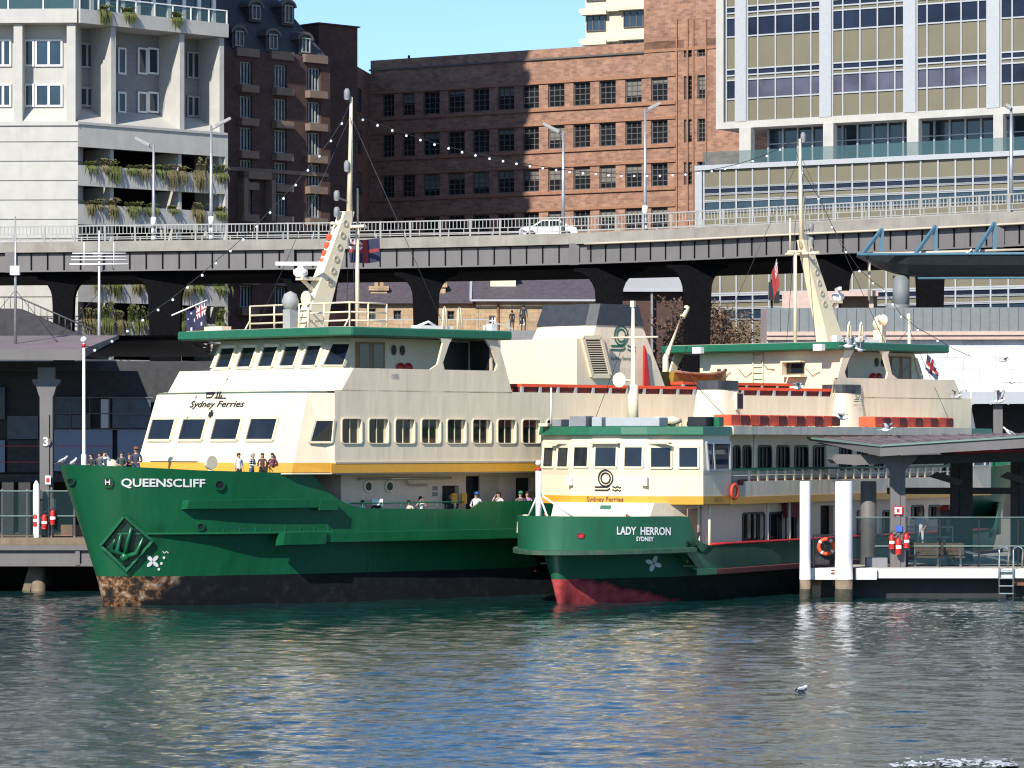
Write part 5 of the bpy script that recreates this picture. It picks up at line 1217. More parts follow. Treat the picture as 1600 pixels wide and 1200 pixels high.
    b = MB(fr); zb_ = 12.86
    def sq(t, z, a, c): return [(t-a, -c, z), (t+a, -c, z), (t+a, c, z), (t-a, c, z)]
    b.loft([sq(15.2, zb_, .75, .42), sq(15.6, 14.0, .62, .36), sq(17.6, 18.7, .30, .24)], closed=True, caps=True); mast = b.build('mast', M['cream_trim'], qs)
    b = MB(fr); b.tube([(17.75, 0, 18.3), (17.85, 0, 21.5), (17.9, 0, 24.3)], [.15, .11, .07], 8); b.build('topmast', M['cream_trim'], mast)
    for z, r in ((24.4, .15), (20.9, .15)): b = MB(fr); b.lathe((17.62, 0, z-.25), [(r*.7, 0), (r, .1), (r, .42), (r*.5, .55)], 8); b.tube([(17.5, 0, z), (17.9, 0, z-.1)], .05, 5); b.build('navigation_light', M['grey'], mast)
    for z in (18.6, 19.4): b = MB(fr); b.lathe((16.95, 0, z-.2), [(.1, 0), (.15, .08), (.15, .4), (.08, .5)], 8); b.tube([(16.9, 0, z), (17.6, 0, z-.2)], .05, 5); b.build('navigation_light', M['grey'], mast)
    b = MB(fr); b.tube([(17.7, -1.2, 17.95), (17.7, 1.2, 17.95)], .09, 6); b.tube([(16.6, 0, 18.1), (18.9, 0, 18.0)], .08, 6); b.tube([(18.5, .2, 18), (18.5, .2, 19.9)], .05, 5); b.tube([(18.3, 0, 12.9), (18.3, 0, 18.05)], .1, 6); b.build('yard', M['cream_trim'], mast)
    for i in range(6):
        b = MB(fr); f = (i+.5)/6; t = 16.1+1.3*f; z = 14.9+3.5*f; w_ = .33-.10*f
        b.ring([(t-.02+.17*math.cos(k*.785), -w_-.06, z+.17*math.sin(k*.785)) for k in range(8)], [(t-.02+.11*math.cos(k*.785), -w_-.06, z+.11*math.sin(k*.785)) for k in range(8)], (0, .05, 0))
        b.build('mast_step', M['cream_dark'], mast)
    b = MB(fr)
    for z in (16.2, 16.6, 17.0, 17.4): b.lathe((16.15+(z-16.2)*.35, .15, z-.12), [(.1, 0), (.13, .05), (.13, .25), (.08, .3)], 8)
    b.build('orange_signal_light', M['orange'], mast)
    b = MB(fr); b.bar((15.9, 0, 15.35), (14.5, 0, 15.35), .5, .16); b.bar((16.0, 0, 14.4), (14.7, 0, 15.3), .14); b.build('radar_bracket', M['cream_trim'], mast)
    b = MB(fr); b.lathe((14.6, 0, 15.43), [(.22, 0), (.36, .12), (.36, .32), (.15, .42), (.12, .55)], 12); b.bar((13.75, .85, 16.06), (15.45, -.85, 16.06), .16, .18); b.build('radar', M['white'], mast)
    b = MB(fr)
    for dx, dy in ((-3, -4.5), (3, -4.5), (3, 4.5), (-3, 4.5)): b.tube([(17.85, 0, 23.4), (17.85+dx, dy*.8, 12.9)], .018, 4)
    b.build('stay_wire', M['cable'], mast)
    # roof furniture
    fr = fr0
    b = MB(fr); P_ = [(14.2, 3.6), (14.2, -3.6), (16.6, -3.6)]
    for z in (13.25, 13.65, 14.1): b.tube([(x, y, z) for x, y in P_], .045, 5)
    for x, y in [(14.2, -3.6+1.8*i) for i in range(5)] + [(15.4, -3.6), (16.6, -3.6)]: b.tube([(x, y, 12.84), (x, y, 14.1)], .045, 5)
    for y in (-3.6, 3.6): b.tube([(14.2, y, 13.4), (13.8, y, 12.84)], .04, 5)
    if near: b.build('roof_railing', M['cream_trim'], qs)
    for t in (18.9, 19.9):
        b = MB(fr); b.tube([(t-.12, -5.2, 12.84), (t-.08, -5.2, 13.8), (t, -5.2, 13.95), (t+.08, -5.2, 13.8), (t+.2, -5.2, 12.84)], .06, 6); b.build('ladder_hoop', M['cream_trim'], qs)
    b = MB(fr); b.cbox((18.4, -4.9, 12.95), (2.2, .6, .2)); b.tube([(17.6, -4.6, 13.0), (18.2, -4.8, 13.25), (18.8, -4.7, 13.05)], .06, 5); b.build('roof_gear', M['white'], qs)
    b = MB(fr); b.lathe((13.1, -1.9, 14.3), [(.06, .35), (.14, .2), (.32, -.12), (.36, -.16)], 12, axis='x'); b.tube([(13.1, -1.9, 12.84), (13.1, -1.9, 14.3)], .07, 5); b.build('ship_horn', M['cream_trim'], qs)
    b = MB(fr); b.cbox((12.5, -1.3, 13.3), (.5, .5, .95)); b.ball((12.5, -1.3, 14.15), .42, 8, 0, (1, 1, 1.2)); b.build('covered_compass', M['rail_grey'] if near else M['cream_trim'], qs)
    b = MB(fr); b.cbox((12.4, 3.9, 12.95), (.6, 1.3, .25)); b.build('roof_locker', M['cream_trim'], qs)
    b = MB(fr); b.tube([(20.9, -5.9, 12.84), (20.9, -5.9, 13.1)], .08, 6); b.build('deck_light', M['white'], qs); b = MB(fr); b.cbox((21.6, -5.7, 13.0), (.35, .35, .4)); b.build('deck_locker', M['white'], qs)
QN = Frame(-20.0-.4*.7071, 159.5-.4*.7071, 45); build_end(QN, True); build_end(QR, False)
t, z = QF.pix(615, 588, -6.2)
lettering('ship_number', '15380', M['grey'], qs, QF, lambda u, v: (t-.2+u, -6.23, z-.1+v), .5, .22)
# davit
b = MB(QF); d0 = QF.pix(1040, 560, 1.5); d1 = QF.pix(1070, 482, 1.5); b.tube([(d0[0], 1.5, 9.84), (d0[0], 1.5, d0[1]), (d1[0], 1.5, d1[1])], [.2, .17, .11], 8); b.tube([(d1[0]-.2, 1.5, d1[1]-.5), (d1[0]+.2, 1.5, d1[1]+.1)], .16, 6); b.build('davit', M['cream_trim'], qs)
# ---- rescue boat and rafts, things of their own
rb = thing('rescue_boat', 'ochre yellow rescue boat lying on the top deck behind the big funnel', 'boat', Frame(*QF.w((QF.px(1050, -.5), -.5, 0)).xy, 45, 10.25))
RBF = FRM[rb.name]; b = MB(RBF); rows = []
for x, h, k, tp in ((-.9, 1.0, 0, .95), (0, 1.05, -.05, .85), (2, .95, -.05, .8), (3.4, .55, .1, .95), (4.3, .05, .55, 1.1)): rows.append([(x, -h, tp), (x, -h*.9, tp*.45), (x, -h*.45, k), (x, h*.45, k), (x, h*.9, tp*.45), (x, h, tp)])
b.loft(rows, caps=True); M['ochre'] = mat('ochre_boat_paint', (.34, .19, .03), .5, var=.15); b.build('hull', M['ochre'], rb)
b = MB(RBF); b.tube([(4.3, 0, 1.12), (3.4, -.6, .97), (2, -1.0, .82), (0, -1.1, .87), (-.9, -1.05, .97)], .09, 6)
for i in range(6): b.tube([(.2+.6*i, -1.1+.08*i, .8), (.5+.6*i, -1.08+.09*i, .62), (.8+.6*i, -1.05+.09*i, .8)], .03, 4)
b.build('grab_line', M['tan'], rb)
b = MB(RBF); b.lathe((1.0, -.2, -.4), [(.9, 0), (1.0, .1), (1.0, .38), (.9, .42)], 16); b.build('cradle', M['cream_trim'], rb)
def raft(fr, x, y, z, wd, label, group, kind=0):
    f2 = Frame(*fr.w((x, y, 0)).xy, math.degrees(fr.a), z); r = thing('buoyant_seat_raft', label, 'life raft', f2, group=group)
    b = MB(f2)
    if kind: b.box(0, -.05, .0, wd*.97, .9, .52); b.build('cover', M['orange'], r, bevel=.03); b = MB(f2); b.box(wd*.48, -.09, .03, wd*.97, -.055, .46); b.build('side_mesh', M['maroon'], r); return r
    b.box(0, 0, .3, wd*.98, .9, .45); b.build('cover', M['orange'], r); b = MB(f2); b.box(.03, .08, 0, wd*.95, .85, .3); b.build('side_mesh', M['maroon'], r)
    b = MB(f2); b.box(-.02, -.02, 0, .13, .1, .31); b.build('strap', M['alu'], r); return r
tt = 22.9
while tt < QL-23.2:
    raft(QF, tt, -6.05, 9.87, 1.22, 'orange topped raft with dark mesh side in the row along the big ferry edge', 'rafts along the big ferry top deck edge'); tt += 1.25
for i in range(7): raft(QF, 38.4+1.25*i, -2.6, 10.2, 1.22, 'orange raft in the raised second row beside the yellow rescue boat', 'rafts in the raised row', 0)
# ================================================================ SMALLER GREEN AND CREAM FERRY
LL = 51.0
LF = Frame(1.1, 160.8, 59.6); LR = Frame(1.1, 160.8, 59.6, flip=LL)
lh = thing('harbour_ferry', 'smaller green and cream ferry LADY HERRON with a blunt bow and two cream funnels', 'ferry', LF)
EL = LL/2 - .8
le = [0, .04, .08, .15, .25, .37, .5, .7, .9, 1.15, 1.4, 1.7, 2, 2.35, 2.7, 3.1, 3.5, 3.9, 4.3, 4.7, 5.2, 5.5, 5.8, 6.0, 6.2, 6.5, 6.9, 7.4, 8, 10, 14, 20, EL]
lhb = pchip([0, .08, .25, .5, .9, 1.4, 2, 2.7, 3.5, 4.3, 5.2, 6.2, 9, 25], [0, .48, .88, 1.25, 1.7, 2.15, 2.6, 3.02, 3.42, 3.76, 4.08, 4.38, 4.7, 4.7])
ltop = lambda e: lerp(e, [0, 5.6, 6.0, 6.2, 6.5, 6.9, 7.4, 8, 25], [4.08, 4.02, 3.98, 3.6, 3.05, 2.75, 2.64, 2.6, 2.55])
lkn = lambda e: lerp(e, [0, 5.9, 6.9, 25], [2.28, 2.30, 1.42, 1.38])
lsh = lambda z: lerp(z, [-1.2, 0, 1.15, 2.245, 2.255], [2.2, 1.25, .95, .7, 0])
lk = lambda z, e: 1 - lerp(z, [-1.2, 0, 1.15, 2.245, 2.255], [.9, .72, .50, .34, 0])*math.exp(-e/5.5)
def lpt(e, z, inset=0.0):
    s = lsh(z); return (.8 + e + s*(1-e/EL), max(lhb(e)*lk(z, e) - inset*min(1, e/.8), 0), z)
def lhalf(t, z, inset=0.0):
    t = min(t, LL-t); s = lsh(z); e = max(0, (t-.8-s)/(1-s/EL)); return max(lhb(e)*lk(z, e) - inset*min(1, e/.8), 0)
def lloop(f):
    a = [f(e) for e in le]; L = [(t, -h, z) for t, h, z in a] + [(LL-t, -h, z) for t, h, z in a[::-1][1:]]
    return L + [(t, -y, z) for t, y, z in L[::-1][1:-1]]
lev = [lloop(lambda e: lpt(e, -1.2, .3)), lloop(lambda e: lpt(e, 0, .35)), lloop(lambda e: lpt(e, .6, .35)), lloop(lambda e: lpt(e, 1.15, .38)), lloop(lambda e: lpt(e, lkn(e)-.30, .4)), lloop(lambda e: lpt(e, min(lkn(e)-.04, 2.24), .4)), lloop(lambda e: lpt(e, lkn(e)))]
for f in (.35, .7, 1): lev.append(lloop(lambda e: lpt(e, lkn(e) + (ltop(e)-lkn(e))*f)))
lev.append(lloop(lambda e: (lpt(e, 3)[0]+.12*math.exp(-e), max(0, lpt(e, 3)[1]-.12), ltop(e))))
lev.append(lloop(lambda e: (lpt(e, 3)[0]+.12*math.exp(-e), max(0, lpt(e, 3)[1]-.14), max(1.5, lkn(e)+.06))))
M['green2'] = mat('mid_green_hull_paint', (.012, .105, .050), .4, var=.12, scale=.6, streak=.30, dirt=(.03, .06, .035), bump=.06, bscale=1.3, wrinkle=.4)
b = MB(LF); n = len(lev[0]); b.add([p for r in lev for p in r], [])
for i in range(len(lev)-1):
    for j in range(n):
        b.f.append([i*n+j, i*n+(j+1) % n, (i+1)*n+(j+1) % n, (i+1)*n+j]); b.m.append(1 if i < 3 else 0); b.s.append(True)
M['lady_boot_shaded'] = masked('red_boot_with_painted_shade', [(.3, (.16, .03, .03)), (.45, (.40, .05, .055)), (.62, (.50, .085, .085))], [(.35, (.005, .010, .009)), (.55, (.007, .020, .014)), (.7, (.02, .03, .026))], (.22, 0, 1, 1.75), .12, .22, 1.3)  # red boot; the shade under the flare is painted in as dark green
hull = b.build('hull', [M['green2'], M['lady_boot_shaded']], lh); m_ = hull.modifiers.new('Edge', 'EDGE_SPLIT'); m_.split_angle = R(32)
# rub rail round the bow, and along the side
def lrail(name, rows_e, zf, o, hgt, mt):
    b = MB(LF)
    def pt(e, s, d, dz):
        t, h, z = lpt(e, 2.4); g = math.exp(-e*1.6); return (t - d*g, s*(h + d*(1-g*.6)), zf(e)+dz)
    line = [(e, 1) for e in rows_e[::-1]] + [(e, -1) for e in rows_e if e > 0]
    b.loft([[pt(e, s, d, dz) for e, s in line] for d, dz in ((-.04, 0), (o, .03), (o, hgt-.03), (-.04, hgt))])
    return b.build(name, mt, lh)
M['rub_green'] = mat('worn_rub_rail', (.03, .085, .05), .6, var=.3, scale=2, streak=.6, dirt=(.14, .10, .07))
lrail('rub_rail', [e for e in le if e < 6.3], lambda e: 2.27+.008*e, .26, .25, M['rub_green'])
b = MB(LF); ts = np.linspace(7.8, 46, 30)
for s in (-1, 1): b.loft([[(t, s*(lhalf(t, 2.4)+d), z) for t in ts] for d, z in ((-.04, 1.22), (.14, 1.26), (.14, 1.48), (-.04, 1.5))])
M['worn_red'] = mat('worn_red_rubber', (.13, .035, .03), .8, var=.3, streak=.4)
b.build('side_fender', M['worn_red'], lh)
b = MB(LF); ts = np.linspace(7.0, 8.6, 6); b.loft([[(t, -lhalf(t, 2.4)-d, z) for t in ts] for d, z in ((-.04, 1.2), (.25, 1.26), (.25, 1.52), (-.04, 1.55))]); b.build('fender_end', M['green2'], lh)
# decks
b = MB(LF); ts = np.linspace(7.9, LL-7.9, 60); a = [(t, -max(0, lhalf(t, 3)-.18), 1.58) for t in ts]; b.prism(a + [(t, -y, z) for t, y, z in a[::-1]], (0, 0, .1)); b.build('main_deck', M['deck'], lh)
b = MB(LF); ts = np.linspace(1.2, 7.0, 14); a = [(t, -max(0, lhalf(t, 3)-.18), 3.1) for t in ts]; b.prism(a + [(t, -y, z) for t, y, z in a[::-1]], (0, 0, .1)); b.build('foredeck', M['deck'], lh)
b = MB(LF); a = [(t, -lhalf(t, 2.5)+.06, 2.66) for t in np.linspace(8.6, 42, 20)]; b.tube(a, .07, 5); b.build('red_capping', M['red'], lh)
# hull lettering and marks
lhit = caster(hull); LZ = lambda px, py, l=.03: lhit(px, py, l)
lettering('ship_name', 'LADY  HERRON', M['white'], lh, None, lambda u, v: LZ(963.5+u, 835.5-v+u*.012), 84, 12.8, bold=.03)
lettering('home_port', 'SYDNEY', M['white'], lh, None, lambda u, v: LZ(993.5+u, 845.5-v+u*.012), 27.5, 7.2, bold=.03)
b = MB(); pts = lambda k, l: [LZ(907+6.3*k*math.cos(i*.524), 837+4.6*k*math.sin(i*.524), l) for i in range(12)]
b.add(pts(1, .03), [list(range(12))], 0); b.ring(pts(1.0, .05), pts(.7, .05), (.03, .05, 0), 1); b.build('fairlead', [M['red'], M['maroon']], lh)
lowl = lambda t, z: lhalf(t, z, .39)
b = MB(); lm = lambda u, v: lhit(u, v, .04)
for k in range(4):
    a = R(20+90*k); pts = []
    for i in range(12):
        q = 2*math.pi*i/12; x, y = 7.2+6*math.cos(q), 3.6*math.sin(q); pts.append(lm(1020.5+x*math.cos(a)-y*math.sin(a), 880+x*math.sin(a)+y*math.cos(a)))
    b.add(pts, [list(range(12))])
b.build('propeller_mark', M['white'], lh)
# ---- main deckhouse
hw = 3.75
def lhole(p0, p1, y0, y1, y=-hw): x0, z1 = LF.pix(p0, y0, y); x1, z0 = LF.pix(p1, y1, y); return (x0, max(z0, 1.75), x1, z1)
hs = [lhole(1161, 1193, 804, 843), lhole(1203, 1227, 803, 842), lhole(1234, 1250, 803, 842), lhole(1282, 1302, 790, 870), lhole(1340, 1362, 800, 838), lhole(1380, 1396, 800, 838), lhole(1425, 1442, 792, 808), lhole(1452, 1468, 792, 808)]
b = MB(LF); b.holewall(9.2, 1.68, LL-9.2, 4.5, -hw, .25, hs); b.box(9.2, 3.65, 1.68, LL-9.2, hw, 4.5); b.box(9.2, -hw+.01, 1.68, 9.3, hw-.11, 4.5); b.box(LL-9.3, -hw+.01, 1.68, LL-9.2, hw-.11, 4.5); b.build('lower_deckhouse', M['pink_beige'], lh)
b = MB(LF); b.box(9.4, -3.4, 1.7, LL-9.4, 3.4, 4.45); b.build('lower_core', M['dark'], lh)
for h_ in hs[:3] + hs[4:]:
    b = MB(LF); b.box(h_[0], -hw+.18, h_[1], h_[2], -hw+.22, h_[3]); o = b.build('window', M['glass'], lh)
    b = MB(LF); b.ring([(x, -hw-.05, z) for x, z in rr(h_[0]-.1, h_[1]-.1, h_[2]+.1, h_[3]+.1, .2)], [(x, -hw-.05, z) for x, z in rr(h_[0], h_[1], h_[2], h_[3], .14)], (0, .06, 0)); b.box(h_[0]+(h_[2]-h_[0])*.6, -hw+.1, h_[1], h_[0]+(h_[2]-h_[0])*.6+.07, -hw+.17, h_[3]); b.build('frame', M['black'], o)
for p in (1107, 1198, 1232):
    x = LF.px(p, -4.2); b = MB(LF); b.tube([(x, -4.25, 1.7), (x, -4.25, 4.5)], .07, 6); b.build('deck_pillar', M['cream_trim'], lh)
b = MB(LF); q = lhole(1073, 1088, 795, 850); b.box(q[0], -hw-.06, 1.8, q[2], -hw-.005, q[3]); b.build('door', M['tan'], lh)
b = MB(LF); x0, z1 = LF.pix(1232, 785, -hw-.4); b.box(x0, -hw-.3, z1-.75, x0+1.7, -hw-.1, z1); b.build('red_board', M['maroon'], lh)
# block under the wheelhouse
b = MB(LF); b.loft([[(5.6, -2.6, 3.2), (5.4, 0, 3.2), (5.6, 2.6, 3.2), (9.1, 3.7, 3.2), (9.1, -3.7, 3.2)], [(6.4, -2.7, 4.62), (6.2, 0, 4.62), (6.4, 2.7, 4.62), (9.1, 3.7, 4.62), (9.1, -3.7, 4.62)]], closed=True, caps=True); b.build('front_casing', M['cream'], lh)
def lcas(u, v): return (5.5 + .72*(v-3.2)/1.42 - .04 + abs(u)*.08, u, v)
b = MB(LF); b.add([lcas(-.55, 4.28), lcas(.02, 4.28), lcas(.02, 4.5), lcas(-.55, 4.5)], [(0, 1, 2, 3)]); b.build('green_plate', M['green_trim'], lh)
for y in (-2.2, 2.2):
    b = MB(LF); b.tube([(5.2, y-.3, 3.95), (5.15, y, 3.8), (5.2, y+.35, 4.1)], [.06, .14, .05], 6); b.tube([(5.2, y, 3.1), (5.2, y, 3.8)], .07, 6); b.build('bollard', M['rust'], lh)
b = MB(LF); b.lathe((4.2, 3.0, 3.2), [(.42, 0), (.4, .5), (.3, .75), (.1, .86)], 12); b.build('mooring_drum', M['cream_trim'], lh)
# ---- wheelhouses
def lady_end(fr, near):
    Z0, Z1 = 4.56, 7.82
    P_ = [(11.0, 4.4), (8.1, 4.4), (6.85, 2.05), (6.6, .8)]
    sec = lambda z, d=0, f=0: [(x - (d if x < 10 else 0) + f*(x < 10), -(h + d*.7), z) for x, h in P_] + [(x - (d if x < 10 else 0) + f*(x < 10), h + d*.7, z) for x, h in P_[::-1]]
    b = MB(fr); b.loft([sec(Z0), sec(5.9), sec(6.15, .03), sec(Z1, -.1)], closed=True, caps=True); wh = b.build('wheelhouse', M['cream'], lh)
    b = MB(fr); b.loft([sec(Z0-.02, .035), sec(Z0+.37, .035)], closed=True, caps=True); b.build('yellow_band', M['yellow'], wh)
    b = MB(fr); b.loft([sec(Z1+.002, .12), sec(Z1+.40, .06)], closed=True, caps=True); b.build('wheelhouse_roof', M['green_trim'], wh, bevel=.03)
    # wall point on the faceted front at half-breadth h
    def wp_(h, z, l=.0):
        a = abs(h); t = lerp(a, [0, .8, 2.05, 4.4], [6.6, 6.6, 6.85, 8.1]); sl = .03*max(0, z-5.9)/.25 if z < 6.15 else .03-.13*(z-6.15)/1.67
        nx, ny = (-1, 0) if a < .8 else ((-.98, .196) if a < 2.05 else (-.883, .47))
        d = sl + l; return Vector((t + nx*d, h + (ny*d if h > 0 else -ny*d), z))
    for h, wd, sk in ((0, .60, 0), (1.42, .46, .0), (-1.42, .46, 0)):
        if not wd: continue
        q = [wp_(h-wd, 6.28, .02), wp_(h+wd, 6.28, .02), wp_(h+wd, 7.28, .02), wp_(h-wd, 7.28, .02)]
        b = MB(fr); b.prism(q, (.06, 0, 0)); o = b.build('window', M['glass'], wh); b = MB(fr)
        for k in range(4): b.bar(q[k], q[(k+1) % 4], .10, .10)
        b.build('frame', M['cream_trim'], o)
    for s in (-1, 1):
        for h0, h1 in ((2.2, 3.1), (3.38, 4.22)):
            q = [wp_(s*h0, 6.26, .02), wp_(s*h1, 6.26, .02), wp_(s*h1, 7.26, .02), wp_(s*h0, 7.26, .02)]
            b = MB(fr); b.prism(q, (.05, -s*.03, 0)); o = b.build('window', M['glass'], wh); b = MB(fr)
            for k in range(4): b.bar(q[k], q[(k+1) % 4], .10, .10)
            b.build('frame', M['cream_trim'], o)
        y = -4.46 if s < 0 else 4.42
        q = [(8.55, y, 6.15), (10.75, y, 6.15), (10.75, y, 7.45), (8.3, y, 7.45)]; b = MB(fr); b.prism(q, (0, .05, 0)); o = b.build('side_window', M['glass_blue'], wh); b = MB(fr)
        for k in range(4): b.bar(q[k], q[(k+1) % 4], .11, .12)
        b.bar((9.15, y-.02, 6.15), (8.95, y-.02, 7.45), .1, .1); b.build('frame', M['alu'], o)
    for h in (0, -2.6, 2.9): b = MB(fr); q = wp_(h, 7.42, .12); b.cbox(tuple(q), (.3, 1.5 if h == 0 else 1.1, .08)); b.build('window_visor', M['cream_dark'], wh)
    for h in (2.0, -2.0): b = MB(fr); q = wp_(h, 5.62, .1); b.cbox(tuple(q), (.2, .28, .4)); b.build('front_light', M['white'], wh)
    if near:
        lf_ = lambda u, v: wp_(-u, v, .03)
        mf = lambda u, v: wp_(-(u), v, .035) if False else wp_(-u*1.0, v, .035)
        b = MB(fr); ferry_emblem(b, lambda u, v: mf(u, 5.22+v), .95); b.build('front_emblem', M['black'], wh)
        lettering('company_name', 'Sydney Ferries', M['rust'], wh, fr, lambda u, v: wp_(-(-1.0+u), 4.60+v, .08), 1.95, .30, bold=.012)
        lettering('ship_number', '15521', M['rust'], wh, fr, lambda u, v: (9.1+u, -4.46, 4.64+v), .9, .2)
lady_end(LF, True); lady_end(LR, False)
# ---- upper deck
zA = LF.pix(1200, 751, -4.4)[1]; zB = LF.pix(1200, 785.5, -4.4)[1]; zR = LF.pix(1200, 732.5, -4.4)[1]; zF0 = LF.pix(1200, 679, -4.5)[1]; zF1 = LF.pix(1200, 666, -4.5)[1]
b = MB(LF); b.box(11.02, -4.38, zB, LL-11.02, 4.38, zB+.12); b.build('upper_deck_floor', M['deck'], lh)
tb0, tb1 = LF.px(1164, -4.4), LF.px(1384, -4.4)
b = MB(LF)
for s in (-1, 1): b.box(tb0, min(s*4.4, s*4.32), zB+.33, LL-13, max(s*4.4, s*4.32), zA)
b.build('upper_bulwark', M['cream'], lh)
b = MB(LF)
for s in (-1, 1): b.box(11.01, min(s*4.43, s*4.32), zB-.02, LL-11.01, max(s*4.43, s*4.32), zB+.328)
b.build('yellow_band', M['yellow'], lh)
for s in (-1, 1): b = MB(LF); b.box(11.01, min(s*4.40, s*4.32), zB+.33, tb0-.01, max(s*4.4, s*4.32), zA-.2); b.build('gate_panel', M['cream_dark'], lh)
b = MB(LF)
for s in (-1, 1):
    b.tube([(11, s*4.3, zR), (LL-11, s*4.3, zR)], .06, 5, 1); b.tube([(11, s*4.3, (zR+zA)/2), (LL-11, s*4.3, (zR+zA)/2)], .03, 5, 0)
    t = tb0 + .5
    while t < LL-11.3: b.box(t, min(s*4.26, s*4.34), zA, t+.17, max(s*4.26, s*4.34), zR-.06, 0); t += 1.0
b.build('upper_railing', [M['cream_trim'], M['green_trim']], lh)
b = MB(LF); b.box(tb0-.4, -4.29, zB+.6, LL-13, -4.2, zA+.08); b.build('red_seat_back', M['maroon'], lh)
# saloon with tall rounded windows
sw = 3.1
ups = [lhole(a, c, 697, 733, -sw) for a, c in ((1146, 1156), (1161, 1173), (1185, 1205), (1214, 1233), (1242, 1262), (1271, 1289), (1312, 1330), (1340, 1356), (1366, 1380))]
ups = [(a, max(z0, 5.5), c, z1) for a, z0, c, z1 in ups]
b = MB(LF); b.holewall(11.1, zB+.12, LL-11.1, zF0+.02, -sw, .2, ups); b.box(11.1, 3.0, zB+.12, LL-11.1, sw, zF0+.02); b.build('upper_saloon', M['cream'], lh)
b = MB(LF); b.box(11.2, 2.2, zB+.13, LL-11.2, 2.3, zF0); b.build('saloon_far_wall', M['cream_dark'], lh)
b = MB(LF); b.box(11.2, 2.1, zB+.13, LL-11.2, 2.19, 6.55); b.build('saloon_seats', M['yellow'], lh)
for h_ in ups:
    b = MB(LF); b.box(h_[0], -sw+.12, h_[1], h_[2], -sw+.15, h_[3]); o = b.build('window', M['pale_glass'], lh)
    b = MB(LF); b.ring([(x, -sw-.04, z) for x, z in rr(h_[0]-.06, h_[1]-.06, h_[2]+.06, h_[3]+.06, .25)], [(x, -sw-.04, z) for x, z in rr(h_[0]+.05, h_[1]+.05, h_[2]-.05, h_[3]-.05, .2)], (0, .2, 0))
    for k in (.36, .66): b.box(h_[0]+(h_[2]-h_[0])*k-.06, -sw+.02, h_[1], h_[0]+(h_[2]-h_[0])*k+.06, -sw+.1, h_[3])
    b.build('frame', M['black'], o)
x = LF.px(1182, -4.2)
for k in (0, 8, 16): b = MB(LF); b.tube([(x+k, -4.1, zB), (x+k, -4.1, zF0)], .08, 6); b.build('deck_pillar', M['cream_trim'], lh)
b = MB(LF); b.box(11.05, -4.5, zF0, LL-11.05, 4.5, zF1); b.build('saloon_roof', M['cream'], lh)
b = MB(LF); b.box(25, -4.35, zB-.05, 36, -4.0, zB+.05); b.build('deck_edge_light', M['cream_trim'], lh)
# ---- roof furniture
def lfun(fr, name):
    b = MB(fr); rows = []
    for z, k in ((zF1, 1.0), (10.1, .80), (10.55, .79)): rows.append([(18.2 + 1.45*k*math.copysign(abs(math.cos(a))**.6, math.cos(a)), 1.05*k*math.copysign(abs(math.sin(a))**.6, math.sin(a)), z) for a in np.linspace(0, 2*math.pi, 24, endpoint=False)])
    b.loft(rows[:2], closed=True, caps=True, smooth=True); f = b.build('funnel', M['cream'], lh)
    b = MB(fr); b.loft([[(18.2+(x-18.2)*1.02, y*1.02, z) for x, y, z in r] for r in rows[1:]], closed=True, caps=True, smooth=False); b.build('funnel_cap', M['funnel_cap'], f); return f
f1 = lfun(LF, 0); f2 = lfun(LR, 1)
b = MB(LF); b.box(18.3, -1.03, 9.1, 19.0, -.86, 9.95, 0); b.box(18.36, -1.05, 9.15, 18.94, -1.0, 9.9, 1); b.build('funnel_vent', [M['cream_trim'], M['dark']], f1)
fc = LF.pix(1340, 627, -.98)
b = MB(LF); ferry_emblem(b, lambda u, v: (fc[0]+u*1.2, -1.0-.0+.0*v, fc[1]+v), .62); b.build('funnel_emblem', M['green_trim'], f2)
lettering('funnel_name', 'Sydney Ferries', M['green_trim'], f2, LF, lambda u, v: (fc[0]-.6+u, -1.02, fc[1]-.28+v), 1.3, .14)
def roofbox(p0, p1, y0, y1, yy, mt, name, d=1.0):
    x0, z1 = LF.pix(p0, y1, yy); x1, z0 = LF.pix(p1, y0, yy); b = MB(LF); b.box(min(x0, x1), yy, max(min(z0, z1), 7.9), max(x0, x1), yy+d, max(z0, z1)); return b.build(name, mt, lh, bevel=.02)
def fbox(t, y, z, dx, dy, dz, mt, name): b = MB(LF); b.cbox((t, y, z+dz/2), (dx, dy, dz)); return b.build(name, mt, lh, bevel=.02)
zW = 8.225
fbox(7.9, 3.2, zW, .8, .5, .35, M['grey'], 'roof_box'); fbox(8.0, 2.1, zW, .8, .9, .5, M['grey'], 'roof_box'); fbox(8.3, 1.25, zW, .7, .55, .45, M['alu'], 'roof_box'); fbox(8.0, -.9, zW, .9, 2.9, .42, M['alu'], 'roof_locker')
fbox(7.6, 3.9, zW, .4, .5, .15, M['cream_trim'], 'roof_vent')
fbox(9.6, -3.6, zW, 1.2, 1.0, .45, M['black'], 'roof_unit'); fbox(9.9, -4.3, zW, .5, .3, .45, M['green_trim'], 'roof_unit')
for t, y in ((9.3, -1.4), (9.3, -2.1)): b = MB(LF); b.lathe((t, y, zW), [(.3, .12), (.5, .2), (.45, .38), (.15, .48)], 10); b.tube([(t, y, zW), (t, y, zW+.2)], .15, 6); b.build('mushroom_vent', M['cream_trim'], lh)
b = MB(LF); x = LF.px(862, 3.2); b.tube([(8.2, 3.9, zW), (8.2, 3.9, 10.1)], .05, 5); b.build('whip_aerial', M['white'], lh)
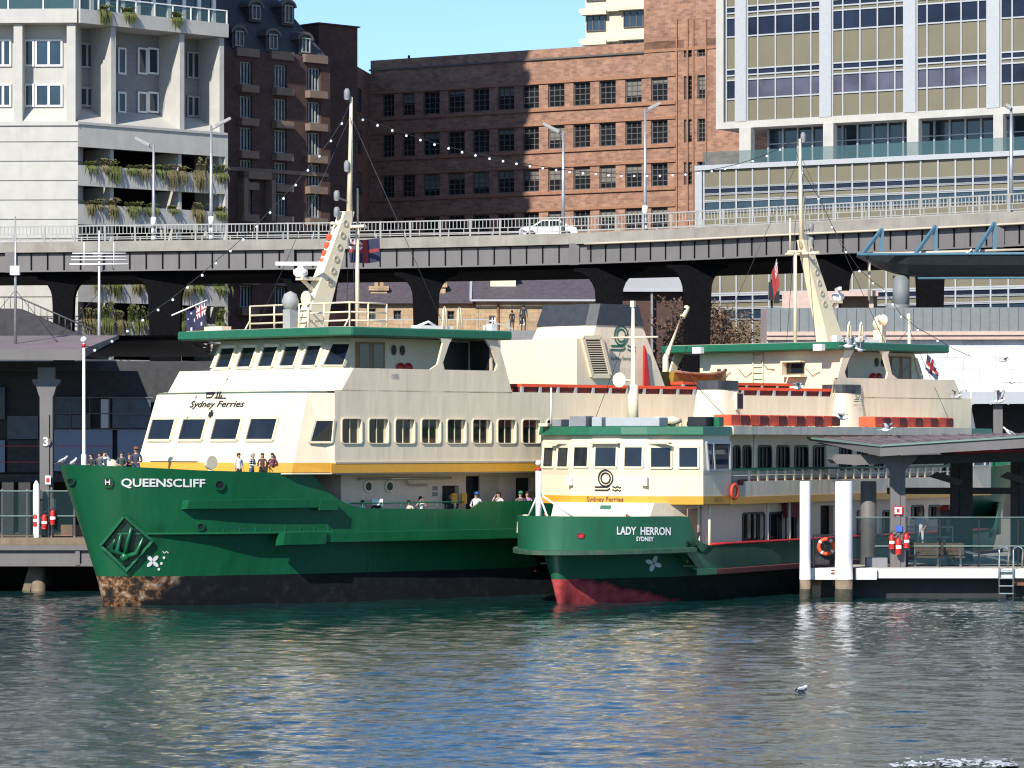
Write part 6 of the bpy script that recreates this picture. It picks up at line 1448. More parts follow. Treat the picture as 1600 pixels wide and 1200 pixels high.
def lmast(fr, t, ztop, nm):
    b = MB(fr); b.tube([(t, 0, zF1 if nm else zW), (t, 0, 10.2), (t, 0, 10.25), (t, 0, ztop)], [.28, .26, .12, .075], 8); ms = b.build('mast', M['cream_trim'], lh)
    b = MB(fr); b.tube([(t, -1.35, 12.5), (t, 1.2, 12.5)], .05, 5); b.cbox((t, 0, ztop+.1), (.2, .2, .3)); b.build('yard', M['cream_trim'], ms)
    b = MB(fr); b.lathe((t-.6, .35, 10.45), [(.36, -.15), (.34, -.1), (.2, .15), (.08, .35)], 12, axis='x'); b.tube([(t-.3, .35, 10.45), (t, 0, 10.4)], .06, 5); b.build('mast_lamp', M['cream_trim'], ms)
    b = MB(fr)
    for y in (-3.9, 3.9): b.tube([(t, 0, ztop-.6), (t+3, y, zF1)], .016, 4)
    b.build('stay_wire', M['cable'], ms); return ms
lmast(LF, 9.3, 14.0, 0); lmast(LR, 9.3, 14.4, 1)
b = MB(LF); t, z = LL-9.0, 8.2
for y in (-.35, .1): b.tube([(t+.0, -.9+y, 7.9), (t, -.9+y, 10.6)], .05, 5)
for i in range(7): b.tube([(t, -1.25, 8.2+i*.36), (t, -.8, 8.2+i*.36)], .04, 5)
b.build('mast_ladder', M['cream_trim'], lh)
b = MB(LF); t = LF.px(1517, 0); b.tube([(t, 0, zF1-2), (t, 0, LF.pix(1517, 556, 0)[1])], .06, 6); b.build('stern_pole', M['cream_trim'], lh)
b = MB(LF); t, z = LF.pix(836, 735, 1.9); t = 2.3; y = 1.2; b.tube([(t, y, 3.1), (t, y, z)], .14, 8); b.tube([(t, y, z), (t, y, z+.12)], .15, 8, 1); b.ball((t, y, z+.35), .15, 8)
for dx, dy in ((.8, 1.2), (1.6, -1.6), (-.4, -.9)): b.tube([(t, y, 5.1), (t+dx, y+dy, 3.6)], .05, 5)
b.build('bow_staff', [M['white'], M['red']], lh)
# rafts along the roof edge
n_ = 0; tt = LF.px(1141, -4.2)
while tt < LF.px(1283, -3.9): raft(LF, tt, -4.2, zF1+.03, 2.0, 'orange raft on the smaller ferry roof, left of the rear funnel', 'rafts on the smaller ferry roof', 1); tt += 2.05
tt = LF.px(1366, -4.2)
while tt < LF.px(1474, -4.2): raft(LF, tt, -4.2, zF1+.03, 2.0, 'orange raft on the smaller ferry roof, right of the rear funnel', 'rafts behind the rear funnel', 1); tt += 2.05
# ================================================================ RIGHT PONTOON WHARF
DZ = 1.45
pw = thing('pontoon_wharf', 'pontoon wharf with white timber edge and a folded canopy on dark columns at right', 'wharf', loc=(20, 168, 0))
b = MB(); b.prism([(14.3, 168.3, DZ-.3), (60, 168.3, DZ-.3), (60, 205, DZ-.3), (33.4, 205, DZ-.3)], (0, 0, .3)); M['pale_deck'] = mat('pale_concrete_deck', (.42, .40, .35), .85, var=.15); b.build('deck', M['pale_deck'], pw)
b = MB(); b.box(17.4, 168.0, .98, 60, 168.29, DZ-.02); b.box(14.1, 167.75, .92, 17.38, 168.29, DZ+.02)
b.box(15.2, 167.7, 1.2, 16.3, 167.74, 1.27, 1); b.box(15.2, 167.7, 1.36, 16.3, 167.74, 1.40, 1); b.box(16.25, 167.7, .9, 16.35, 167.74, 1.5, 1)
M['edge_white'] = mat('white_timber_edge', (.72, .70, .64), .7, var=.1, streak=.35, dirt=(.25, .15, .08)); b.build('timber_edge', [M['edge_white'], M['rust']], pw)
b = MB(); b.box(14.9, 168.9, -1, 60, 204, DZ-.31); b.build('float', M['dark'], pw)
for x in (14.5, 15.6, 24.2): b = MB(); b.cbox((x, 168.45, .78), (.55, .4, .32)); b.build('fender_block', M['rust'], pw)
def pcol(px, Y, hwid, mt, zt=7.0):
    p = at(px, 690, Y); b = MB(); h = [(hwid, DZ), (hwid, zt-.9), (hwid+.15, zt-.7), (hwid+.5, zt-.4), (hwid+.6, zt-.2)]
    b.prism([(p.x+x, Y, z) for x, z in h] + [(p.x-x, Y, z) for x, z in h[::-1]], (0, .4, 0)); b.box(p.x-.1, Y-.06, DZ, p.x+.1, Y-.003, zt-1.2); b.build('column', mt, pw); return p
c1 = pcol(1403, 169.6, .36, M['girder']); pcol(1503, 178, .55, M['dark_paint'], 7.3); pcol(1596, 178, .5, M['dark_paint'], 7.4)
b = MB(); za = at(1450, 772, 178).z; zb = at(1450, 762, 178).z; b.box(c1.x+.4, 178.05, za, 46, 178.35, zb); b.build('tie_beam', M['dark_paint'], pw)
A, B_, C_, D_ = at(1375, 697, 167.4), at(1800, 670, 167.4), at(1800, 672, 183), at(1262, 684.5, 176)
A2, D2, B2 = at(1375, 713, 167.4), at(1264, 687.5, 176), at(1800, 688, 167.4)
b = MB(); b.add([A, B_, C_, D_], [(0, 1, 2, 3)]); b.add([v - Vector((0, 0, .12)) for v in (A, B_, C_, D_)], [(3, 2, 1, 0)])
for i in range(22):
    f = i/21; p = D_.lerp(C_, f)*.03 + A.lerp(B_, f)*.97
    b.bar(tuple(A.lerp(B_, f)+Vector((0, 0, .03))), tuple(D_.lerp(C_, f)+Vector((0, 0, .03))), .05, .06)
b.build('roof', M['roof_purple'], pw)
b = MB(); o = Vector((0, -.06, 0)); b.add([A+o, B_+o, B2+o, A2+o], [(0, 1, 2, 3)]); b.add([A+o, A2+o, D2+o, D_+o], [(0, 1, 2, 3)]); b.add([A2+o, B2+o, B2+Vector((0, .4, 0)), A2+Vector((0, .4, 0))], [(0, 1, 2, 3)]); b.build('roof_fascia', M['girder'], pw)
b = MB(); b.bar(tuple(A+Vector((0, -.1, .02))), tuple(B_+Vector((0, -.1, .02))), .09); b.bar(tuple(A+Vector((0, -.1, .02))), tuple(D_+Vector((0, -.08, .02))), .09); b.build('edge_trim', M['green_cap'], pw)
b = MB(); b.add([A2+Vector((.1, .3, .05)), B2+Vector((0, .3, .05)), C_-Vector((0, 0, .6)), D2+Vector((.3, 0, -.15))], [(0, 1, 2, 3)])
b.bar(tuple(at(1410, 719, 170)), tuple(at(1800, 708, 170)), .4, .45); b.build('soffit', M['dark_paint'], pw)
b = MB(); p, q = at(1292, 716, 173), at(1408, 722, 170); b.prism([(p.x, 170, p.z-.05), (p.x+.2, 170, p.z-.25), (p.x+1.2, 170, p.z-.32), (q.x, 170, q.z-.05), (q.x, 170, q.z+.35), (p.x+.2, 170, p.z+.2)], (0, 3, 0)); b.build('roof_beam', M['girder'], pw)
b = MB(); p = at(1545, 703, 172); b.box(p.x-1.6, 172, p.z-.22, p.x+4, 172.3, p.z); b.build('red_sign_board', M['red'], pw)
b = MB(); p, q = at(1470, 735, 178), at(1500, 760, 178)
for px in (1480, 1590): p = at(px, 748, 177); b.prism([(p.x-.9, 177, p.z+.1), (p.x+.6, 177, p.z-.35), (p.x+.9, 177, p.z-.1), (p.x-.5, 177, p.z+.35)], (0, .3, 0))
b.build('wall_lamp', M['black'], pw)
# sign and notices on the near column
CF = Frame(c1.x, 169.53, 0)
b = MB(CF); z = at(1402, 798, 169.5).z; b.box(-.22, -.03, z-.2, .22, 0, z+.22, 0); b.box(-.17, -.045, z-.15, .17, -.031, z+.17, 1); b.box(-.06, -.06, z-.08, .06, -.046, z+.1, 0); b.build('fire_sign', [M['red'], M['white'], M['red']], pw)
b = MB(CF); z = at(1402, 826, 169.5).z; b.box(-.1, -.05, z-.15, .2, -.005, z+.15); b.build('blue_notice', mat('blue_notice', (.05, .12, .45), .5), pw)
b = MB(CF); b.box(-1.5, .1, DZ, -.5, .9, DZ+.45); b.build('grey_cabinet', M['grey'], pw)
# extinguishers, three on each wharf column
def extinguisher(x, y, z, lab, grp, k=1.0):
    e = thing('fire_extinguisher', lab, 'fire extinguisher', loc=(x, y, z), group=grp)
    b = MB(); b.lathe((x, y, z), [(.13*k, 0), (.14*k, .05), (.14*k, .58*k), (.10*k, .68*k), (.04*k, .74*k)], 12); b.build('cylinder', M['red'], e)
    b = MB(); b.tube([(x, y, z+.73*k), (x, y, z+.82*k)], .035, 6); b.bar((x-.02, y-.02, z+.84*k), (x+.16, y-.05, z+.88*k), .04); b.tube([(x-.03, y-.05, z+.78*k), (x-.17, y-.1, z+.6*k), (x-.15, y-.1, z+.25*k)], .02, 5); b.build('valve', M['black'], e)
    b = MB(); b.lathe((x, y, z+.25*k), [(.143*k, 0), (.143*k, .14*k)], 12, smooth=True); b.build('label_band', M['white'], e)
zq = at(1400, 866, 169.3).z
extinguisher(c1.x-.32, 169.4, zq+.25, 'red extinguisher on the left side of the near pontoon column', 'extinguishers on the pontoon column')
extinguisher(c1.x-.02, 169.25, zq, 'lowest red extinguisher, in the middle of the near pontoon column', 'extinguishers on the pontoon column', 1.1)
extinguisher(c1.x+.38, 169.4, zq+.3, 'red extinguisher on the right side of the near pontoon column', 'extinguishers on the pontoon column')
zq = at(72, 826, 175.7).z
extinguisher(p3.x-.42, 175.3, zq+.1, 'red extinguisher left of the column marked 3', 'extinguishers on the numbered column')
extinguisher(p3.x+.02, 175.2, zq, 'red extinguisher hanging lowest in front of the column marked 3', 'extinguishers on the numbered column')
extinguisher(p3.x+.42, 175.3, zq+.22, 'red extinguisher right of the column marked 3', 'extinguishers on the numbered column')
# glass fence
gf = thing('glass_fence', 'blue green tinted glass fence with dark posts along the pontoon edge', 'fence', loc=(20, 170, DZ))
zt, zm = at(1400, 808, 170).z, at(1400, 853, 170).z; pp = [1337, 1372, 1420, 1469, 1530, 1591, 1660, 1730]
for a, c in zip(pp[:-1], pp[1:]):
    x0, x1 = at(a, 0, 170).x, at(c, 0, 170).x; b = MB(); b.box(x0+.05, 170, DZ+.1, x1-.05, 170.02, zt); b.build('glass_panel', M['fence_glass'], gf)
for a in pp[3:]: x = at(a, 0, 170).x; b = MB(); b.bar((x, 170.08, DZ), (x, 170.08, zt-.05), .09, .06); b.bar((x, 170.08, DZ), (x, 170.5, DZ+.02), .08, .05); b.build('post', M['black'], gf)
b = MB(); b.bar((at(1360, 0, 170).x, 169.95, zm), (at(1740, 0, 170).x, 169.95, zm), .05); b.bar((at(1337, 0, 170).x, 169.98, zt), (at(1740, 0, 170).x, 169.98, zt), .035); b.build('rail', M['green_cap'], gf)
# dark gate beside the lifebuoy
gt = thing('pontoon_gate', 'low dark mesh gate between the two white mooring piles', 'gate', loc=(15.4, 170.8, DZ)); x0, x1 = at(1271, 0, 170.8).x, at(1304, 0, 170.8).x; zz = at(0, 836, 170.8).z
b = MB()
for x in (x0, x1): b.bar((x, 170.8, DZ), (x, 170.8, zz), .08)
for z in (DZ+.1, DZ+.55, zz): b.bar((x0, 170.8, z), (x1, 170.8, z), .06)
b.build('frame', M['black'], gt); b = MB(); b.box(x0, 170.82, DZ+.05, x1, 170.85, DZ+.5)
for i in range(9): b.bar((x0+(x1-x0)*i/8, 170.8, DZ+.1), (x0+(x1-x0)*i/8, 170.8, zz), .025)
b.build('infill', M['dark_paint'], gt)
c = at(1291, 854, 170.6); lbm = MB(); rows = []
for i in range(25):
    a = 2*math.pi*i/24; rows.append([(c.x+(.36+.095*math.cos(q))*math.cos(a), 170.6+.08*math.sin(q), c.z+(.36+.095*math.cos(q))*math.sin(a)) for q in np.linspace(0, 2*math.pi, 8, endpoint=False)])
lbm.loft(rows, closed=True, smooth=True, mrow=[1 if i % 6 == 3 else 0 for i in range(24)])
for i in range(2): lbm.tube([(c.x-.3+.6*i, 170.62, c.z-.3), (c.x+.3-.6*i, 170.62, c.z+.3)], .02, 4, 2)
single(lbm, 'lifebuoy', [M['orange'], M['white'], M['black']], 'orange lifebuoy with white bands hanging between the white piles', 'lifebuoy', base=(c.x, 170.6, c.z-.45))
t, z = LF.pix(1147, 768, -4.55); lbm = MB(LF); rows = []
for i in range(21):
    a = 2*math.pi*i/20; rows.append([(t+(.33+.09*math.cos(q))*math.cos(a), -4.58+.07*math.sin(q), z+(.33+.09*math.cos(q))*math.sin(a)) for q in np.linspace(0, 2*math.pi, 8, endpoint=False)])
lbm.loft(rows, closed=True, smooth=True); single(lbm, 'lifebuoy', [M['orange']], 'plain orange lifebuoy on the side of the smaller ferry behind its wheelhouse', 'lifebuoy')
# piles
def pile(px, Y, dia, ytop, mt, lab, n=16):
    p = at(px, 690, Y); zt = at(px, ytop, Y).z; t = thing('mooring_pile', lab, 'mooring pile', loc=(p.x, Y, 0))
    b = MB(); b.lathe((p.x, Y, 0), [(dia/2*1.04, .95), (dia/2, 2), (dia/2, zt-.06), (dia/2*.92, zt)], n); b.build('shaft', mt, t)
    b = MB(); b.lathe((p.x, Y, 0), [(dia/2*.9, -2.5), (dia/2*.98, .948)], n); b.build('pile_foot', M['pile_growth'] if False else M['wood'], t); b = MB(); b.lathe((p.x, Y, 0), [(dia/2*1.0, -.5), (dia/2*1.03, .1), (dia/2*1.02, .42), (dia/2*.97, .5)], n); b.build('growth_band', M['pile_growth'], t)
M['pile_white'] = mat('white_pile_sleeve', (.74, .73, .75), .5, var=.06, streak=.38, dirt=(.40, .35, .28))
M['pile_growth'] = mat('marine_growth', (.05, .045, .03), .9, var=.6, scale=4, bump=.5, bscale=9)
pile(1258, 167.3, .52, 752, M['pile_white'], 'slimmer white mooring pile at the outer corner of the pontoon'); pile(1318.5, 167.45, .84, 752, M['pile_white'], 'thick white mooring pile right of the orange lifebuoy'); pile(1357, 172.5, .78, 752, M['girder'], 'grey mooring pile behind the glass fence')
# ladder
ld = thing('boarding_ladder', 'stainless steel boarding ladder with two hoops hanging down to the water', 'ladder', loc=(24, 167.9, 0)); b = MB(); rails = []
for p0, p1 in ((1561, 1577), (1583, 1599)):
    x0, x1 = at(p0, 0, 167.85).x, at(p1, 0, 167.85).x; zt = at(0, 862, 167.85).z; r = (x1-x0)/2
    b.tube([(x0, 167.85, -.6), (x0, 167.85, zt)] + [(x0+r-r*math.cos(R(a)), 167.85+.12*math.sin(R(a)), zt+r*math.sin(R(a))) for a in range(20, 180, 20)] + [(x1, 168.0, zt), (x1, 168.4, DZ)], .045, 7); rails.append(x0)
b.build('hoop', M['chrome'], ld)
b = MB()
for i in range(5): b.bar((rails[0], 167.85, -.1+i*.36), (rails[1], 167.85, -.1+i*.36), .10, .05)
b.build('rung', M['chrome'], ld)
# phone booth, bench, gangway
p = at(1486, 690, 180); pb = thing('phone_booth', 'open grey public telephone booth with a rounded red hood', 'phone booth', loc=(p.x, 180, DZ)); zt = at(0, 789, 180).z; z1 = at(0, 798, 180).z
b = MB(); b.prism([(p.x-.62, 180, z1), (p.x+.62, 180, z1), (p.x+.55, 180, zt-.1), (p.x+.35, 180, zt), (p.x-.35, 180, zt), (p.x-.55, 180, zt-.1)], (0, .9, 0)); b.build('hood', M['red'], pb)
b = MB(); b.box(p.x-.58, 180.1, z1-1.5, p.x-.5, 180.9, z1-.002); b.box(p.x+.5, 180.1, z1-1.5, p.x+.58, 180.9, z1-.002); b.box(p.x-.49, 180.8, z1-1.5, p.x+.49, 180.9, z1-.002); b.bar((p.x, 180.8, DZ), (p.x, 180.8, z1-1.4), .3); b.build('cabin', M['grey'], pb)
b = MB(); b.cbox((p.x, 180.7, z1-.8), (.4, .2, .65)); b.build('telephone', M['alu'], pb)
b = MB(); ribbon(b, arc(0, 0, .12, 40, 330, 10), .05, lambda u, v: (p.x+u, 179.985, (z1+zt)/2+v)); b.build('handset_mark', M['white'], pb)
bn = thing('timber_bench', 'long tan timber bench behind the glass fence', 'bench', loc=(20.5, 170.3, DZ)); x0, x1 = at(1424, 0, 170.3).x, at(1508, 0, 170.3).x
b = MB(); b.box(x0, 170.3, DZ+.42, x1, 170.7, DZ+.5); b.build('seat', M['tan'], bn)
b = MB(); [b.box(x0, 170.7, DZ+.55+.2*i, x1, 170.75, DZ+.73+.2*i) for i in range(3)]; b.build('backrest', M['tan'], bn)
for i in range(3): x = x0+.2+(x1-x0-.4)*i/2; b = MB(); b.bar((x, 170.38, DZ), (x, 170.38, DZ+.42), .07); b.bar((x, 170.66, DZ), (x, 170.76, DZ+1.15), .07); b.build('leg', M['steel'], bn)
gw = thing('gangway', 'grey raised boarding platform with a ramp behind the timber bench', 'gangway', loc=(20, 171.6, DZ)); zg = at(0, 800, 171.4).z - 1.76
b = MB(); b.box(19.0, 170.95, zg-.12, 21.6, 172.6, zg); b.prism([(21.6, 170.95, zg-.12), (25.0, 170.95, DZ+.002), (25.0, 170.95, DZ+.08), (21.6, 170.95, zg-.004)], (0, 1.6, 0)); b.build('walkway', M['steel'], gw)
b = MB(); [b.bar((x, y, DZ), (x, y, zg-.12), .12) for x in (19.2, 21.4) for y in (171.05, 172.5)]; b.build('support', M['girder'], gw)
b = MB(); [b.bar((19.0, 172.6, zg+h), (21.6, 172.6, zg+h), .06) for h in (.5, 1.0)]; [b.bar((x, 172.6, zg), (x, 172.6, zg+1), .06) for x in (19.0, 20.3, 21.6)]; b.build('handrail', M['steel'], gw)
# ================================================================ PEOPLE
def colour(c):
    k = 'cloth_%02d%02d%02d' % tuple(int(x*99) for x in c)
    if k not in M: M[k] = mat('cloth', c, .85, var=.12, scale=9, bump=.3, bscale=14)
    return M[k]
M['stripe'] = mat('striped_cloth', (.5, .5, .5), .85, var=0)
_t = M['stripe'].node_tree; _w = _t.nodes.new('ShaderNodeTexWave'); _w.bands_direction = 'Z'; _w.inputs['Scale'].default_value = 3.0; _w.inputs['Distortion'].default_value = .6
_g = _t.nodes.new('ShaderNodeNewGeometry'); _r = _t.nodes.new('ShaderNodeValToRGB'); _r.color_ramp.interpolation = 'CONSTANT'; _r.color_ramp.elements[0].color = (.07, .08, .10, 1); _r.color_ramp.elements[1].position = .5; _r.color_ramp.elements[1].color = (.62, .62, .60, 1)
_t.links.new(_g.outputs['Position'], _w.inputs['Vector']); _t.links.new(_w.outputs['Fac'], _r.inputs[0]); _t.links.new(_r.outputs[0], _t.nodes['Principled BSDF'].inputs['Base Color'])
ARMS = {'down': ((.24, .03, 1.17), (.25, -.06, .93)), 'rail': ((.25, -.04, 1.16), (.16, -.32, 1.12)), 'photo': ((.27, -.16, 1.30), (.07, -.27, 1.56)),
        'hips': ((.36, .06, 1.18), (.21, -.08, 1.02)), 'fold': ((.25, -.05, 1.17), (.02, -.20, 1.19)), 'wave': ((.30, -.05, 1.32), (.33, -.12, 1.55))}
def person(name_label, loc, yaw, scale, top, legs, hair, armL='rail', armR='rail', sleeves=True, female=False, cap=None, lean=0.0, group=None, bag=None):
    V, E, Rd = [], [], []
    def ad(p, r, par=None):
        V.append(Vector(p)); Rd.append(r if isinstance(r, tuple) else (r, r))
        if par is not None: E.append((par, len(V)-1))
        return len(V)-1
    k = .92 if female else 1.0
    pel = ad((0, 0, .96), (.150*k+.01, .11)); wai = ad((0, 0, 1.12), (.135*k, .10), pel); ch = ad((0, -.01, 1.32), (.165*k, .115), wai); ub = ad((0, 0, 1.43), (.12*k, .085), ch); nk = ad((0, -.01, 1.52), .052, ub); hd = ad((0, -.03, 1.61), (.075, .09), nk); ht = ad((0, -.015, 1.705), (.066, .08), hd)
    nose = ad((0, -.118, 1.615), .016, hd)
    for s in (-1, 1): ad((s*.078, -.01, 1.615), (.012, .022), hd)
    regions = {'head': set([nk, hd, ht, nose, nose+1, nose+2])}; hands, fore, foot, leg = set(), set(), set(), set()
    for s, pose in ((-1, armL), (1, armR)):
        el, wr = ARMS[pose]; sh = ad((s*.185*k, 0, 1.42), .062*k, ub); e = ad((s*el[0], el[1], el[2]), .046, sh); w_ = ad((s*wr[0], wr[1], wr[2]), .030, e)
        d = (Vector(V[w_])-V[e]).normalized(); pm = ad(V[w_]+d*.075, (.034, .018), w_); fore |= {w_}; hands |= {pm}
        side = d.cross(Vector((0, 0, 1)) if abs(d.z) < .9 else Vector((0, 1, 0))).normalized()
        for i, (o_, l) in enumerate(((-.028, .062), (-.010, .075), (.009, .07), (.027, .055))):
            f1_ = ad(V[pm]+d*.035+side*o_, .0095, pm); f2_ = ad(V[f1_]+d*l*.55+Vector((0, 0, -.008)), .0088, f1_); f3_ = ad(V[f2_]+d*l*.4+Vector((0, 0, -.02)), .007, f2_); hands |= {f1_, f2_, f3_}
        th = ad(V[pm]+side*(-.042*s)-d*.015, .011, pm); t2 = ad(V[th]+d*.035+side*(-.012*s), .009, th); hands |= {th, t2}
    for s in (-1, 1):
        hp = ad((s*.10, 0, .88), .095, pel); kn = ad((s*.115, -.02, .49), .062, hp); an = ad((s*.12, .02, .085), .042, kn); hl = ad((s*.125, .03, .045), .04, an); to = ad((s*.135, -.14, .035), (.042, .032), hl); leg |= {hp, kn, an}; foot |= {hl, to}
    if lean:
        for i, v in enumerate(V):
            if v.z > 1.0: v.y -= lean*(v.z-1.0)
    me = bpy.data.meshes.new('person'); me.from_pydata([tuple(v) for v in V], E, []); ob = bpy.data.objects.new('person', me); COL.objects.link(ob)
    sk = ob.modifiers.new('Skin', 'SKIN'); sk.use_smooth_shade = True
    for i, r in enumerate(Rd): me.skin_vertices[0].data[i].radius = r; me.skin_vertices[0].data[i].use_root = (i == 0)
    sb = ob.modifiers.new('Sub', 'SUBSURF'); sb.levels = 1; sb.render_levels = 1
    bpy.context.view_layer.update(); m2 = bpy.data.meshes.new_from_object(ob.evaluated_get(bpy.context.evaluated_depsgraph_get())); ob.modifiers.clear(); ob.data = m2; bpy.data.meshes.remove(me)
    m2.materials.clear()
    for x in (M['skin'], top, legs, M['black']): m2.materials.append(x)
    A0 = np.array([V[a] for a, c in E]); D0 = np.array([V[c] for a, c in E]) - A0; L2 = (D0**2).sum(1)
    for p in m2.polygons:
        c = np.array(p.center); t = np.clip(((c-A0)*D0).sum(1)/L2, 0, 1); dd = ((A0+D0*t[:, None]-c)**2).sum(1); ei = int(dd.argmin()); a, q = E[ei]
        if q in regions['head']: mi = 0 if c[2] > 1.475 else 1
        elif q in hands: mi = 0
        elif q in fore: mi = 1 if sleeves else 0
        elif q in foot: mi = 3
        elif q in leg: mi = 2
        else: mi = 1 if c[2] > .93 else 2
        p.material_index = mi
    ob.location = loc; ob.rotation_euler = (0, 0, R(yaw)); ob.scale = (scale,)*3; tag(ob, name_label, 'person', group)
    hy = -lean*.62
    b = MB(); n = 12; rows = []
    for z, rx, ry, cy in ((1.78, .03, .03, -.01), (1.765, .07, .085, -.01), (1.72, .098, .118, -.005), (1.66, .104, .118, .012), (1.60, .095, .085, .045)) + (((1.48, .10, .07, .06), (1.36, .10, .05, .08)) if female else ((1.56, .07, .05, .06),)): rows.append([(rx*math.cos(2*math.pi*i/n), hy+cy+ry*math.sin(2*math.pi*i/n), z) for i in range(n)])
    b.loft(rows, closed=True, caps=True, smooth=True); h = b.build('hair', hair); h.parent = ob
    b = MB(); [b.ball((s*.032, hy-.108, 1.64), .011, 6) for s in (-1, 1)]; b.cbox((0, hy-.112, 1.565), (.045, .012, .01)); e = b.build('facial_features', M['black']); e.parent = ob
    if cap:
        b = MB(); b.lathe((0, hy-.01, 1.70), [(.112, 0), (.115, .04), (.09, .09), (.02, .105)], 12); b.prism([(-.08, hy-.1, 1.70), (.08, hy-.1, 1.70), (.06, hy-.21, 1.69), (-.06, hy-.21, 1.69)], (0, 0, .015)); c = b.build('cap', cap); c.parent = ob
    return ob
BLK, BRN, GRY, BLD = colour((.02, .017, .015)), colour((.06, .035, .02)), colour((.32, .31, .30)), colour((.30, .20, .10))
NAVY, DENIM, WHT, DK = colour((.05, .055, .09)), colour((.07, .11, .22)), colour((.74, .73, .70)), colour((.035, .035, .04))
def on_deck(px, py, dz, inset, yf, fr, far=False):
    y = -4.0
    for _ in range(30): t = fr.px(px, y); y = y*.5 - .5*(max(yf(t), .4) - inset)
    zh = fr.pix(px, py, y)[1]; return fr.w((t, y, dz)), max(.88, min(1.1, (zh-dz)/1.79))
BOW = [(144, 712, .45, -35, DK, DK, BLK, 'rail', 'fold', True, None, 'woman with long dark hair in black, nearest the bow flagstaff'),
       (157, 706, .5, -20, colour((.10, .10, .11)), DK, BLK, 'rail', 'down', True, None, 'man in charcoal shirt leaning forward left of the cream capstan'),
       (163, 704, 1.3, 20, WHT, DENIM, BLK, 'photo', 'photo', True, None, 'person in white behind the cream capstan on the bow'),
       (190, 705, .5, 10, colour((.05, .07, .06)), DK, BLK, 'rail', 'rail', False, None, 'man in dark green shirt right of the capstan on the bow'),
       (213, 698, .5, 0, NAVY, DENIM, BRN, 'rail', 'rail', True, colour((.20, .06, .04)), 'stout man in navy jumper and russet cap at the bow bulwark'),
       (202, 713, .9, 25, colour((.12, .06, .05)), DK, BRN, 'fold', 'fold', True, None, 'short person in brown half hidden beside the man in the russet cap'),
       (373, 711, .6, 35, WHT, DK, BLK, 'down', 'down', False, None, 'dark haired man in white shirt before the lower front windows'),
       (393, 708, .5, 60, M['stripe'], DENIM, GRY, 'rail', 'rail', True, None, 'grey haired man in a striped jumper on the foredeck'),
       (410, 712, .28, 5, colour((.10, .045, .03)), DK, BRN, 'rail', 'rail', True, None, 'woman in brown with long brown hair on the foredeck'),
       (426, 713, .2, -5, colour((.14, .03, .05)), DENIM, BLK, 'rail', 'fold', True, None, 'woman in maroon top leaning at the end of the high bulwark')]
fore = lambda t: qhalf(t, 5.45)
for px, py, ins, yaw, top, legs, hair, aL, aR, slv, cap, lab in BOW:
    p, s = on_deck(px, py, 5.42, ins, fore, QF); person(lab, p, yaw, s, top, legs, hair, aL, aR, slv, 'woman' in lab, cap, .12 if aL == 'rail' else 0)
MID = [(566, 781, .5, 20, WHT, DK, BLK, 'rail', 'photo', False, None, 'person with dark hair in white, leftmost at the midship gate rail'),
       (590, 779, .6, -15, colour((.03, .03, .04)), DK, BLK, 'photo', 'photo', True, None, 'person in black holding a pale bag at the midship gate rail'),
       (602, 781, 1.4, 10, colour((.09, .09, .11)), DENIM, BLK, 'fold', 'fold', True, None, 'person in dark grey behind the one with the pale bag'),
       (639, 781, .5, 0, colour((.60, .52, .44)), DENIM, BRN, 'rail', 'rail', False, None, 'person in beige top at the middle of the gate rail'),
       (657, 775, .55, 15, WHT, colour((.45, .40, .33)), BLK, 'photo', 'photo', False, None, 'person in white taking a photo at the gate rail'),
       (704, 764, 1.1, 10, DK, DK, BLK, 'down', 'hips', True, None, 'person in black in front of the dark lower deck window'),
       (744, 765, .6, 0, WHT, DENIM, BRN, 'rail', 'rail', False, colour((.03, .12, .38)), 'person in white with a bright blue cap beside the dark doorway'),
       (779, 758, .6, -20, colour((.62, .50, .50)), DK, BLK, 'photo', 'fold', True, None, 'person in pale pink, hand raised, left of the smaller ferry bow staff'),
       (813, 758, .6, 10, colour((.12, .09, .08)), DK, BRN, 'rail', 'rail', True, colour((.02, .20, .12)), 'person in brown with a green cap, left of the smaller ferry'),
       (824, 759, .6, 0, colour((.35, .22, .36)), DK, BLK, 'rail', 'rail', True, None, 'woman in mauve top next to the person in the green cap'),
       (833, 757, .9, -15, colour((.55, .42, .32)), DK, BLD, 'fold', 'fold', True, None, 'fair haired person in tan partly behind the bow staff')]
mid = lambda t: qhalf(t, 4.2)
for px, py, ins, yaw, top, legs, hair, aL, aR, slv, cap, lab in MID:
    p, s = on_deck(px, py, 3.12, ins, mid, QF); person(lab, p, yaw, s, top, legs, hair, aL, aR, slv, 'woman' in lab, cap, .10 if aL == 'rail' else 0)
p = at(590, 780, 163.9)
b = MB(); q, _ = on_deck(590, 779, 3.12, .3, mid, QF); b.cbox((q.x, q.y, 4.66), (.5, .2, .3)); single(b, 'travel_bag', M['white'], 'pale bag held up at the midship gate rail', 'bag')
x = at(1438, 0, 171.4).x; person('deckhand in pale shirt and trousers standing behind the glass fence', (x, 171.4, zg), 5, 1.0, colour((.80, .82, .82)), colour((.78, .80, .80)), BLD, 'down', 'hips', False)
for px, y_, lab, top in ((1529, -3.7, 'passenger in white shirt on the smaller ferry upper deck beneath the canopy', WHT), (1478, -3.8, 'passenger in dark clothes on the smaller ferry upper deck near a column', DK)):
    t = LF.px(px, y_); person(lab, LF.w((t, y_, zB+.12)), 15, .98, top, DK, BLK, 'rail', 'fold')
for px, yw, lab in ((800, 200, 'shorter dark figure standing on the stone terrace left of the other'), (818, 160, 'taller dark figure standing on the stone terrace by the funnel')):
    p = at(px, 516, 297.2); person(lab, (p.x, p.y, TZ), yw, .98 if px == 800 else 1.28, DK, DK, BLK, 'down', 'down')
